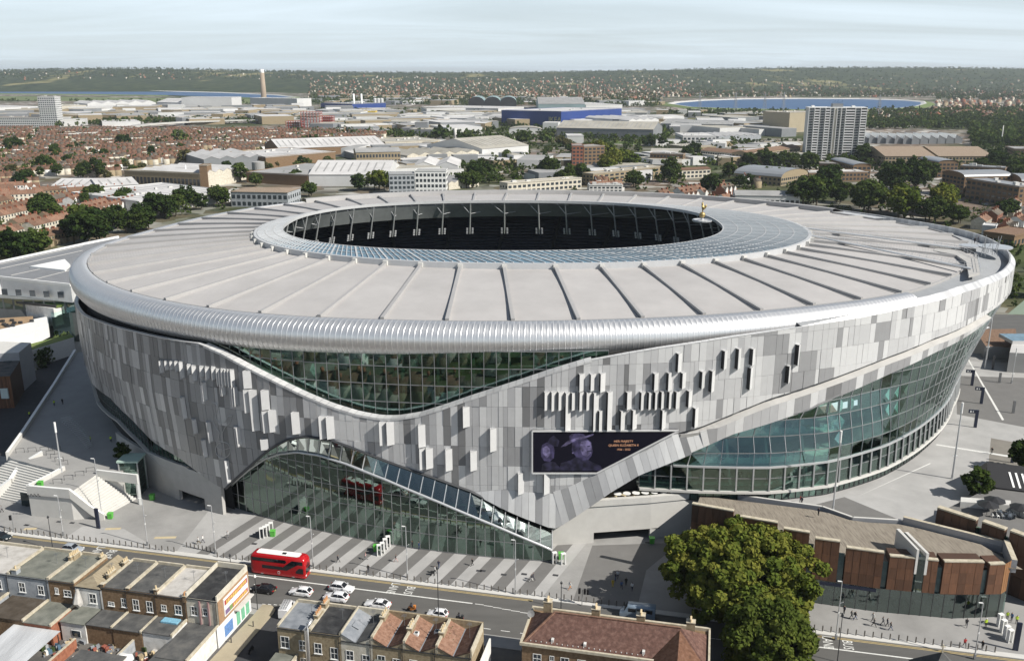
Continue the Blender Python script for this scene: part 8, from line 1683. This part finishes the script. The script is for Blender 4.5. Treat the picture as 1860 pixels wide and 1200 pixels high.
BLIST = [
 ('tower_block','tower','tall white slab tower block on the far left below the reservoir',(75,231),(106,231),22,52,'flat',shed_w,sheet_g,0,14,8),
 ('office_block','building','long low office with brown roof beside the white tower on the far left',(-10,231),(74,231),22,17,'flat',shed_w,roof_brn,0,4,24),
 ('warehouse','warehouse','big white shed with grey end below the left reservoir',(331,199),(422,199),90,30,'flat',shed_w,sheet_w),
 ('warehouse','warehouse','white gabled shed just left of the big white shed',(286,198),(330,199),80,18,'gable',shed_w,sheet_w),
 ('warehouse','warehouse','long pale warehouse range in the far left industrial belt',(160,200),(284,197),120,16,'multi',shed_w,sheet_w,5),
 ('warehouse','warehouse','flat white depot roof at the far left edge of the industrial belt',(-10,206),(70,203),160,13,'flat',shed_w,sheet_w),
 ('warehouse','warehouse','beige flat shed behind the white tower',(112,203),(158,202),110,14,'flat',render_c,sheet_b),
 ('incinerator_hall','building','white power plant hall at the foot of the tall chimney',(455,192),(540,194),60,22,'flat',shed_w,sheet_w),
 ('incinerator_hall','building','dark blue shed to the right of the power plant',(583,199),(640,201),120,16,'flat',blue_m,sheet_g),
 ('blue_store','shop','large bright blue flat roofed store with white roof',(911,228),(1019,231),190,27,'flat',blue_m,sheet_w,0,0,0,.4,None,.25),
 ('warehouse','warehouse','pale teal gabled shed behind the blue store',(978,208),(1062,208),200,24,'gable',shed_t,sheet_g),
 ('warehouse','warehouse','white shed complex right of the pale teal shed',(1064,207),(1130,206),180,20,'flat',shed_w,sheet_w),
 ('arched_hall','building','grey hall with three dark arched ends in the distance',(851,196),(938,196),150,14,'barrel',recess,shed_t,3),
 ('warehouse','warehouse','long white low warehouse left of the arched hall',(765,204),(905,207),140,12,'flat',shed_w,sheet_w),
 ('warehouse','warehouse','long dark walled warehouse with pale roof below the blue store',(1011,249),(1186,253),75,14,'gable',shed_g,sheet_b),
 ('warehouse','warehouse','grey roofed shed right of the blue store',(1112,234),(1140,235),140,16,'flat',shed_g,sheet_g),
 ('warehouse','warehouse','white roofed shed range right of the blue store',(1142,236),(1196,234),130,16,'multi',shed_w,sheet_w,4),
 ('warehouse','warehouse','low grey sheds between the blue store and the tan cube',(1198,238),(1330,240),120,12,'flat',shed_g,sheet_g),
 ('arched_shed','warehouse','small white barrel roofed shed near the playing field',(925,243),(985,243),40,6,'barrel',shed_w,sheet_b,1),
 ('tan_depot','building','tan cube shaped depot with grey front left of the tall tower',(1384,238),(1432,241),85,31,'flat',M('tan_wall',(.34,.29,.2),.7,var=.06,scale=.1),sheet_b),
 ('terrace_block','building','long L shaped block with brown roof left of the tall tower',(1272,291),(1360,300),22,11,'gable',render_c,roof_brn,0,3,0),
 ('terrace_block','building','right arm of the brown roofed L shaped block',(1360,300),(1452,286),20,12,'gable',brick_y,roof_brn,0,3,0),
 ('apartment_block','building','tan ridge roofed apartment block right of the tall tower',(1606,303),(1696,303),70,11,'gable',brick_y,roof_tan,0,3,0,.4,7),
 ('apartment_block','building','second tan ridge roofed apartment block at the right',(1703,303),(1802,303),70,11,'gable',brick_y,roof_tan,0,3,0,.4,7),
 ('apartment_block','building','low dark brick block with white roof edge below the tall tower',(1487,316),(1556,318),16,10,'flat',brick_b,sheet_g,0,2,0),
 ('apartment_block','building','curved grey roofed wing beside the low dark brick block',(1548,324),(1580,324),60,12,'barrel',brick_b,curved_g,1,3,0),
 ('apartment_block','building','long low white trimmed block among the trees below the tower',(1468,330),(1575,328),18,8,'flat',brick_b,sheet_w,0,2,0),
 ('apartment_block','building','curved grey roofed hall left of the white trimmed block',(1418,338),(1466,330),45,8,'barrel',brick_y,curved_g,1,2,0),
 ('apartment_block','building','upper curved roofed brick block of the right hand estate',(1702,322),(1738,322),40,14,'barrel',brick_b,curved_g,1,4,0),
 ('apartment_block','building','front curved roofed brick block of the right hand estate',(1708,350),(1748,358),40,16,'barrel',brick_b,curved_g,1,5,6),
 ('apartment_block','building','far wing of the right hand estate with white trimmed flat roof',(1740,328),(1822,333),18,13,'flat',brick_b,curved_g,0,4,9),
 ('apartment_block','building','near wing of the right hand estate with white trimmed flat roof',(1752,360),(1846,378),18,15,'flat',brick_b,curved_g,0,4,10),
 ('apartment_block','building','right end curved roofed block of the right hand estate',(1822,352),(1852,362),40,14,'barrel',brick_b,curved_g,1,4,4),
 ('school_hall','building','long white walled hall with grey roof behind the stadium at right',(1335,374),(1452,376),20,8,'gable',shed_w,sheet_g,0,1,0),
 ('terrace_block','building','pale maisonette row with window grid behind the stadium centre',(922,353),(1056,342),12,8.5,'flat',render_c,sheet_b,0,2,16),
 ('terrace_block','building','brick maisonette row with white windows right of centre',(1077,338),(1205,322),12,10,'flat',brick_y,sheet_b,0,3,14),
 ('terrace_block','building','white fronted row house block near the right of the stadium roof',(1070,350),(1130,350),10,6,'flat',render_w,sheet_g,0,2,8),
 ('terrace_block','building','dark windowed block behind the right maisonette row',(1180,298),(1240,300),14,11,'flat',brick_b,sheet_g,0,3,10),
 ('terrace_block','building','pale row block behind the trees right of centre',(1232,325),(1290,322),12,8,'gable',render_c,roof_br,0,2,8),
 ('brick_flats','tower','pair of brown brick stair tower flats in front of the pale blocks',(1039,312),(1059,312),20,25,'flat',brick_r,sheet_g,0,7,3),
 ('brick_flats','tower','wider brown brick flats joined to the stair tower',(1060,312),(1097,310),20,24,'flat',brick_b,sheet_g,0,7,5),
 ('white_flats','building','bright white stepped apartment building right behind the roof rim',(755,352),(811,352),16,18,'flat',white,sheet_g,0,4,8),
 ('white_flats','building','blue grey glazed front part of the white apartment building',(708,354),(754,353),16,16,'flat',render_g,sheet_g,0,4,6),
 ('office_block','building','flat brown roofed block with black window bands behind the roof rim at left',(421,375),(524,377),26,11,'hip',render_g,roof_tan,0,2,11,.4,1.6),
 ('warehouse','warehouse','white double gabled warehouse among the left terraces',(92,356),(180,356),44,7,'gable',shed_w,sheet_w),
 ('warehouse','warehouse','white flat warehouse adjoining the double gabled one',(180,357),(253,352),44,8,'gable',shed_w,sheet_w),
 ('brick_factory','factory','long brick factory with pale parapet and slim chimney',(228,333),(365,340),60,11,'flat',brick_y,sheet_b,0,1,20),
 ('brick_factory','factory','pale factory hall with saw tooth roofs beside the brick factory',(378,340),(450,328),70,12,'multi',render_c,sheet_w,5),
 ('warehouse','warehouse','broad white roofed warehouse in the middle distance left of the hole',(372,312),(482,306),95,12,'multi',shed_g,sheet_w,4),
 ('warehouse','warehouse','white roofed red walled warehouse right of the broad white one',(484,308),(610,296),80,12,'flat',brick_b,sheet_w),
 ('warehouse','warehouse','long low white roof behind the red walled warehouse',(508,284),(700,276),70,9,'gable',brick_b,sheet_w),
 ('warehouse','warehouse','grey roofed shed with dark red front near the trees',(448,332),(560,338),90,9,'flat',brick_b,sheet_g),
 ('warehouse','warehouse','bright white gabled warehouse behind the roof rim',(562,338),(705,338),85,10,'gable',shed_w,sheet_w),
 ('warehouse','warehouse','sprawling flat white roof left behind the stadium rim',(255,388),(420,366),85,8,'flat',shed_w,sheet_w),
 ('brick_mill','factory','old brick mill with three rows of windows and slate roof',(648,308),(728,306),28,17,'gable',brick_y,sheet_g,0,3,14),
 ('warehouse','warehouse','row of saw tooth dark gables left of the old mill',(632,268),(700,266),40,9,'multi',shed_g,sheet_w,6),
 ('warehouse','warehouse','beige multi gabled sheds right of the old mill',(740,300),(870,292),60,10,'multi',render_c,sheet_b,6),
 ('warehouse','warehouse','white gabled pair of warehouses behind the white apartments',(750,318),(832,318),60,9,'multi',shed_w,sheet_w,2),
 ('warehouse','warehouse','white ended long shed right of the beige multi gabled sheds',(876,292),(960,284),90,13,'gable',shed_w,sheet_b),
 ('warehouse','warehouse','low multi ridged grey roofs in front of the white apartments',(815,345),(870,338),70,6,'multi',render_c,sheet_g,5),
 ('warehouse','warehouse','pale flat depot with fawn wall in the centre distance',(700,275),(800,270),60,11,'flat',render_c,sheet_b),
 ('workshop','building','small white workshop right of the pale depot',(1030,262),(1060,262),40,11,'flat',shed_w,sheet_w),
 ('workshop','building','grey and white garage cubes left of the tall tower',(1240,262),(1300,262),60,11,'flat',shed_w,sheet_w,0,2,8),
 ('workshop','building','blue grey low sheds left of the tan cube depot',(1305,258),(1382,256),60,8,'multi',render_g,sheet_w,6),
 ('silo_block','building','grey silo cube left of the pale poplar trees',(754,242),(777,242),25,17,'flat',shed_g,sheet_g),
 ('garage','building','dark flat building with white corner block at right of the stadium rim',(1784,440),(1840,448),30,6,'flat',brick_b,roof_brn,0,1,6),
 ('garage','building','small white cube building right of the stadium rim',(1782,428),(1806,430),10,6,'flat',shed_w,sheet_w),
 ('school_block','building','long dark block beyond the plaza at the far right',(1840,285),(1990,288),40,9,'flat',brick_b,sheet_g,0,2,0),
]
BK = {}
for r in BLIST: BK[r[2]] = bldg(*r)
# saw tooth white roofs, power station details
for k in range(12): bldg('saw_roof_unit', 'workshop', 'white tilted saw tooth roof unit, one of the bright row right of the tall tower', (1562+15.6*k, 262-.3*abs(k-6)), (1576+15.6*k, 262-.3*abs(k-6)), 55, 7, 'saw', shed_g, white, nseg=1, rise=5)
for o in [o for o in COL.objects if o.name.startswith('saw_roof_unit')]: o['group'] = 'saw tooth roof units in a row'
def stack(name, label, px, py, top, r0, r1, m, cap=None):
    x, y = G(px, py); d = ray(px, top); h = CAM_H+d[2]*y/d[1]-GZ; t = thing(name, label, 'chimney', (x, y, GZ)); b = MB(); b.lathe([(r0, 0), (r0*.75+r1*.25, h*.3), (r1, h*(.9 if cap else 1))], 16); part('shaft', b, m, t, smooth=True)
    if cap: b = MB(); b.lathe([(r1, h*.9), (r1*.97, h)], 16); part('cap', b, cap, t, smooth=True)
    return t
stack('tall_chimney', 'very tall tan power station chimney with white top on the horizon', 480, 189, 126, 9, 6.5, M('chimney_tan', (.34, .27, .2), .8, var=.08, scale=.05), white)
stack('white_chimney', 'left one of two slim white chimneys right of the tall tan one', 643.5, 200, 170.5, 2.6, 2.4, white); stack('white_chimney', 'right one of two slim white chimneys right of the tall tan one', 657.5, 200, 170.5, 2.6, 2.4, white)
stack('factory_chimney', 'slim brick chimney at the left end of the brick factory', 246, 309, 291, 1.4, 1.0, brick_b); stack('factory_chimney', 'white mast chimney in front of the brick factory', 340, 336, 300, .7, .5, white); stack('pole_chimney', 'thin pale pole rising at the far right by the flat block', 1818, 262, 228, .9, .6, concrete_l); stack('pole_chimney', 'pale round pillar near the poplars in the centre distance', 827, 252, 233, 2.2, 2.2, concrete_l)
bldg('brick_tower', 'tower', 'square brick tower at the right end of the brick factory', (365, 340), (379, 340), 12, 18, 'flat', brick_b, sheet_b)
x, y = G(688, 198)
for k in range(3): t = thing('silo', 'grey white silo in the trio beside the white chimneys', 'silo', (x+9*k-9, y, GZ), 'silos by the white chimneys'); b = MB(); b.lathe([(4.5, 0), (4.5, 26), (2, 28)], 14); part('silo_drum', b, shed_w, t)
bldg('yellow_store', 'building', 'small bright yellow building below the silos', (661, 213), (682, 213), 30, 13, 'flat', M('yellow_wall', (.6, .42, .04), .6), sheet_w)
x0, y0 = G(412, 340)
t = thing('silver_tank', 'round silver tank beside the broad white roofed warehouse', 'tank', (*G(470, 313), GZ)); b = MB(); b.lathe([(6, 0), (6, 10), (0, 11)], 20); part('tank_drum', b, sheet_g, t)
for k, (l, r, fl, lab) in enumerate((((548, 238), (582, 238), 7, 'tall red and white building shell under construction'), ((584, 236), (604, 236), 5, 'lower red building shell under construction at right'), ((520, 236), (547, 236), 3, 'low red frame building under construction at left'))):
    a, b, d, n = frame_of(l, r); L = (b-a).length; t = thing('construction_frame', lab, 'building', (*a, GZ)); fh = 4.2; rm_ = M('red_primer', (.3, .06, .045), .7, var=.2) if k == 0 else rm_
    for f in range(fl+1): m_ = MB(); m_.prism([tuple(p) for p in (a, b, b+n*22, a+n*22)], GZ+f*fh, GZ+f*fh+.6); part('floor_slab', m_, shed_w, t, world=True)
    m_ = MB()
    for i in range(7):
        for v in (0, 11, 21): p = a+d*(L*i/6*.98+.3)+n*v; m_.bar((p.x, p.y, GZ), (p.x, p.y, GZ+fl*fh+2), 1.1)
    part('red_columns', m_, rm_, t, world=True)
# blue store lettering on its side
bs, pt, L, z1 = BK['large bright blue flat roofed store with white roof']
a0 = Vector(pt(L*.985, -.3, z1-17)); text_obj('store_sign', 'IKEA', Vector(pt(L*.9, -.5, z1-18)), Vector(pt(1, 0, 0))-Vector(pt(0, 0, 0)), (0, 0, 1), 12, M('store_letters', (.55, .5, .2), .5), bs)
# the tall tower block, floor by floor
a, b, d, n = frame_of((1462, 290), (1566, 291)); L = (b-a).length; tw = thing('tower_block', 'tall white tower block with rows of dark balconies at upper right', 'tower', (*a, GZ)); FH = 2.78; NF = 20; top_ = NF*FH
def tp(u, v, z): p = a+d*u+n*v; return (p.x, p.y, GZ+z)
def tbox(mb, u0, u1, v0, v1, z0, z1, m=None): P = [tp(u0, v0, 0), tp(u1, v0, 0), tp(u1, v1, 0), tp(u0, v1, 0)]; mb.prism([p[:2] for p in P], GZ+z0, GZ+z1, m)
m_ = MB(); tbox(m_, 0, L, 1.2, 18, 0, top_); part('core_wall', m_, M('tower_white', (.55, .55, .52), .7, var=.08, scale=.1), tw, world=True)
cols = [(.0, .1, 'w'), (.1, .19, 'b'), (.19, .29, 'w'), (.29, .37, 'b'), (.37, .44, 'w'), (.44, .49, 's'), (.49, .56, 'w'), (.56, .64, 'w'), (.64, .8, 'b'), (.8, .9, 'w'), (.9, 1.0, 'b')]
for u0, u1, k in cols:
    m_ = MB(); g_ = .15
    for f in range(NF):
        z = f*FH
        if k == 'b': tbox(m_, L*u0+g_, L*u1-g_, 1.0, 1.3, z+.1, z+FH-.2, recess); tbox(m_, L*u0+g_, L*u1-g_, -.2, .0, z+.1, z+1.1, white if f % 1 == 0 else white); tbox(m_, L*u0+g_, L*u1-g_, -.2, 1.3, z-.1, z+.1, white)
        elif k == 'w': tbox(m_, L*u0+.9, L*u1-.9, .9, 1.25, z+.9, z+2.3, pane_m); tbox(m_, L*u0+.9, (u0+u1)/2*L-.15, .86, 1.25, z+.1, z+.8, shed_g)
        else: tbox(m_, L*u0+.2, L*u1-.2, .7, 1.25, z+.4, z+2.4, render_c)
    tag(part({'b': 'balcony_column', 'w': 'window_column', 's': 'stair_column'}[k], m_, white, tw, world=True), kind='stuff')
m_ = MB()
for u in [c[0] for c in cols]+[1.0]: tbox(m_, L*u-.2, L*u+.2, -.3, 1.3, 0, top_)
part('wall_fins', m_, white, tw, world=True); m_ = MB(); tbox(m_, -.3, L+.3, .6, 18.3, top_, top_+.9); part('roof_parapet', m_, white, tw, world=True)
m_ = MB(); tbox(m_, L*.42, L*.6, 5, 14, top_+.9, top_+4.5, shed_g); tbox(m_, L*.05, L*.1, 3, 8, top_+.9, top_+2.6, white); tbox(m_, L*.75, L*.8, 3, 8, top_+.9, top_+2.6, white); part('roof_plant_room', m_, shed_g, tw, world=True)
m_ = MB()
for k in range(9): p = tp(L*(.42+.02*k), 6, top_+4); m_.bar(p, (p[0], p[1], p[2]+2.5+(k % 3)), .15)
tag(part('roof_aerials', m_, dark_metal, tw, world=True), kind='stuff')
m_ = MB()
for f in range(NF):
    for v in (4, 8, 12, 15): P = [tp(L+.05, v, f*FH+.9), tp(L+.05, v+1.8, f*FH+.9), tp(L+.05, v+1.8, f*FH+2.3), tp(L+.05, v, f*FH+2.3)]; m_.panel(*P, .2)
tag(part('side_windows', m_, pane_m, tw, world=True), kind='stuff')
# viaduct, field, main road strips
vd = MB(); V = [Vector(G(x, y, 6)) for x, y in ((60, 247), (180, 240), (260, 226), (340, 221), (440, 218), (560, 217), (700, 222))]
for p, q in zip(V, V[1:]): dd = (q-p).normalized(); nn = Vector((-dd.y, dd.x))*12; vd.prism([p-nn, q-nn, q+nn, p+nn], 4.6, 6.2, concrete_l, concrete); vd.prism([p-nn, q-nn, q-nn+dd*.01-nn*.03, p-nn-nn*.03], 6.2, 7.2, concrete_l)
struct('viaduct', vd, concrete_l)
for nm, P, m in (('playing_field', [(860, 260), (935, 258), (940, 250), (880, 252)], lawn), ('grass_field', [(1095, 222), (1300, 215), (1310, 206), (1120, 212)], M('dry_grass', (.16, .15, .06), .9, var=.2, scale=.01)), ('grass_field', [(1180, 262), (1130, 262), (1100, 257), (1170, 256)], lawn), ('grass_bank', [(-60, 181), (480, 189), (700, 186), (520, 181), (300, 178), (0, 175)], M('bank_grass', (.12, .15, .05), .9, var=.2, scale=.01)), ('car_park', [(1740, 636), (1990, 650), (1990, 575), (1800, 570)], asphalt), ('tennis_green', [(1830, 570), (1990, 575), (1990, 545), (1860, 545)], M('court_green', (.2, .25, .19), .85, var=.1))):
    b = MB(); pts_ = [(*G(x, y), GZ+.05) for x, y in P]; b.poly(pts_ if (Vector(pts_[1])-Vector(pts_[0])).cross(Vector(pts_[2])-Vector(pts_[1])).z > 0 else pts_[::-1]); struct(nm, b, m)
# sheds beyond the south plaza
t = thing('flat_shed', 'flat brown roofed dark shed beyond the south plaza', 'shed', (*G(1800, 625, 4), 0)); q = [G(x, y, 8+4) for x, y in ((1790, 628), (1850, 632), (1845, 597), (1770, 598))]; b = MB(); b.prism(q, 0, 12, shed_g, roof_brn); part('wall', b, shed_g, t, world=True)
t = thing('metal_shed', 'pale metal box building with skylight beyond the south plaza', 'shed', (*G(1850, 645, 8), 0)); q = [G(x, y, 14) for x, y in ((1834, 640), (1930, 645), (1930, 612), (1842, 608))]; b = MB(); b.prism(q, 0, 14, sheet_g, sheet_w); part('wall', b, sheet_g, t, world=True); b = MB(); c_ = G(1850, 618, 14); b.box(c_[0]-4, c_[0]+4, c_[1]-4, c_[1]+4, 14, 15, sheet_w, gl_ring); part('skylight', b, sheet_w, t, world=True)
# --- far mass of houses, sheds and trees (too many and too small to tell apart)
fr = np.random.default_rng(77); items = []
def hz(x, y): return float(hill_h(np.array(x), np.array(y))) if y > 4700 else GZ
def rand_in(P):
    xs, ys = [p[0] for p in P], [p[1] for p in P]
    while True:
        x, y = fr.uniform(min(xs), max(xs)), fr.uniform(min(ys), max(ys))
        if in_poly(x, y, P): return x, y
WAT = [[(1548, 292), (1765, 292), (1765, 236), (1548, 236)], [(1200, 203), (1700, 203), (1700, 177), (1200, 177)], [(-300, 183), (560, 183), (560, 160), (-300, 160)]]
def ok_px(x, y): return not any(in_poly(x, y, P) for P in WAT)
for P, n, s in (([(540, 178), (1240, 184), (1240, 158), (540, 158)], 1700, 1.0), ([(1240, 176), (1900, 180), (1900, 160), (1240, 160)], 420, 1.0), ([(1690, 215), (1900, 218), (1900, 178), (1690, 182)], 260, 1.1), ([(-40, 162), (560, 164), (560, 158), (-40, 156)], 120, 1.0), ([(1560, 220), (1690, 222), (1690, 208), (1560, 206)], 60, 1.0)):
    for _ in range(n):
        px, py = rand_in(P)
        if not ok_px(px, py): continue
        x, y = G(px, py); items.append((x, y, hz(x, y)-.5, .3+.9*round(2*math.sin(x*.004)+2*math.cos(y*.003))+fr.normal(0, .1), s*fr.uniform(.8, 1.5)))
merge_far('distant_suburbs', items, render_w, 'far suburb houses with red and white fronts below the hills', walls=(render_c, brick_r, brick_y), roofs=(roof_or, roof_br, roof_or))
bx_ = MB(); mats_ = [sheet_w, sheet_g, sheet_b, shed_w, shed_g, brick_y]
for P, n, hs in (([(560, 262), (760, 262), (1000, 300), (860, 320), (700, 320), (640, 300)], 60, (6, 11)), ([(560, 238), (860, 246), (860, 206), (560, 200)], 110, (6, 14)), ([(0, 230), (560, 224), (560, 196), (0, 200)], 150, (7, 15)), ([(860, 232), (1400, 246), (1400, 206), (1110, 205), (860, 200)], 130, (6, 13)), ([(1200, 300), (1460, 300), (1460, 262), (1200, 262)], 40, (6, 9)), ([(540, 190), (1200, 192), (1200, 180), (540, 178)], 60, (8, 14)), ([(1000, 330), (1200, 330), (1240, 300), (1000, 290)], 26, (6, 9))):
    for _ in range(n):
        px, py = rand_in(P); x, y = G(px, py); w = fr.uniform(8, 30)*(1 if y < 1300 else 1.6); a = fr.choice((.45, .3, 2.0, 1.4))
        bx_.obox((x, y), (math.cos(a), math.sin(a)), w, w*fr.uniform(.3, .8), GZ, GZ+fr.uniform(*hs), mats_[fr.integers(3, 6)], mats_[fr.integers(0, 3)])
tag(part('distant_sheds', bx_, sheet_w), 'small sheds and workshops filling the industrial belt', None, None, 'stuff')
lst = []
def add_far(P, n, smin, smax):
    for _ in range(n):
        px, py = rand_in(P)
        if ok_px(px, py): x, y = G(px, py); lst.append((x, y, hz(x, y)-.6, fr.uniform(smin, smax)))
for x, y, s in FAR_T: lst.append((x, y, GZ, s))
add_far([(540, 190), (1240, 196), (1240, 136), (540, 138)], 5600, .9, 1.7); add_far([(1240, 180), (1900, 184), (1900, 132), (1240, 132)], 5200, 1.0, 1.9); add_far([(-60, 162), (560, 164), (560, 132), (-60, 132)], 4200, 1.2, 2.2)
add_far([(1560, 262), (1900, 270), (1900, 196), (1690, 200), (1560, 204)], 2300, .9, 1.7); add_far([(1200, 214), (1560, 222), (1560, 202), (1200, 200)], 420, .8, 1.4)
add_far([(100, 232), (330, 226), (560, 224), (560, 214), (330, 214), (100, 216)], 520, .8, 1.4); add_far([(-60, 184), (200, 188), (480, 192), (480, 183), (-60, 176)], 260, .8, 1.3)
add_far([(560, 250), (1200, 262), (1240, 232), (860, 200), (560, 200)], 1500, .6, 1.2); add_far([(-60, 330), (560, 270), (700, 250), (560, 238), (-60, 236)], 1900, .5, .95); add_far([(1240, 300), (1900, 330), (1900, 262), (1240, 258)], 700, .6, 1.1); add_far([(640, 330), (1240, 340), (1240, 262), (640, 262)], 600, .5, 1.0)
for P, n_ in (([(1240, 400), (1860, 420), (1860, 300), (1240, 300)], 330), ([(640, 348), (1240, 350), (1240, 300), (640, 300)], 130), ([(1840, 560), (1990, 560), (1990, 420), (1790, 400)], 90), ([(60, 440), (430, 376), (430, 350), (60, 372)], 120), ([(-60, 480), (60, 440), (60, 372), (-60, 372)], 60)): add_far(P, n_, .3, .62)
A = np.array(lst); n = len(A); per = 26; base_r = np.random.default_rng(9); T_ = []
for k in range(12): T_.append(crown_cards(base_r, 9, per//9+1, 3.9, 3.7, 5.6, 1.5, 1.15))
k = base_r.integers(0, 12, n); m = T_[0][0].shape[0]; CC = np.stack([t[0] for t in T_])[k]; XX = np.stack([t[1] for t in T_])[k]; YY = np.stack([t[2] for t in T_])[k]; TT_ = np.stack([t[3] for t in T_])[k]
s = A[:, 3][:, None, None]; a = base_r.uniform(0, 6.28, n); c_, s_ = np.cos(a)[:, None], np.sin(a)[:, None]
def rot(P): return np.stack((P[..., 0]*c_-P[..., 1]*s_, P[..., 0]*s_+P[..., 1]*c_, P[..., 2]), -1)
CC = rot(CC)*s+A[:, None, :3]; XX = rot(XX)*s; YY = rot(YY)*s; TT_ = np.clip(TT_+base_r.normal(0, .28, n)[:, None], 0, 1.3)
me = quads_mesh('distant_trees', CC.reshape(-1, 3), XX.reshape(-1, 3), YY.reshape(-1, 3), TT_.ravel(), leaf_g); o = bpy.data.objects.new('distant_trees', me); COL.objects.link(o); tag(o, 'far woods and street trees reading as one mass towards the hills', None, None, 'stuff')
# pylons by the right reservoir
py0 = None
for k, (px, yb, yt) in enumerate(((1388, 206, 172), (1422, 204, 170), (1270, 204, 178), (1335, 205, 180), (1595, 214, 186))):
    x, y = G(px, yb); h = 48
    if py0 is None:
        py0 = thing('pylon', 'grey lattice electricity pylon standing before the right reservoir', 'pylon', (x, y, GZ), 'pylons by the reservoir'); b = MB()
        for sx in (-1, 1):
            for sy in (-1, 1): b.bar((sx*4, sy*4, 0), (sx*.6, sy*.6, h), .5)
        for q in range(6): z0, z1_ = h*q/6, h*(q+1)/6; r0, r1 = lerp(4, .6, q/6), lerp(4, .6, (q+1)/6); b.bar((-r0, -r0, z0), (r1, -r1, z1_), .3); b.bar((r0, -r0, z0), (-r1, -r1, z1_), .3)
        part('lattice', b, grey_metal, py0); b = MB()
        for z, w in ((30, 8), (37, 10), (44, 7)): b.bar((-w, 0, z), (w, 0, z), .6)
        part('cross_arms', b, grey_metal, py0)
    else: dup(py0, (x, y, GZ), .3)
# ================================================================ AIR
hm = bpy.data.materials.new('haze'); hm.use_nodes = True; t = hm.node_tree; t.nodes.clear(); o = t.nodes.new('ShaderNodeOutputMaterial'); v = t.nodes.new('ShaderNodeVolumePrincipled'); v.inputs['Density'].default_value = 5e-5; v.inputs['Color'].default_value = (.86, .93, 1, 1); v.inputs['Anisotropy'].default_value = .2; t.links.new(v.outputs[0], o.inputs['Volume'])
hz_b = MB(); hz_b.box(-12000, 12000, -330, 14000, -4.5, 175); ho = part('haze', hz_b, hm); tag(ho, kind='stuff')
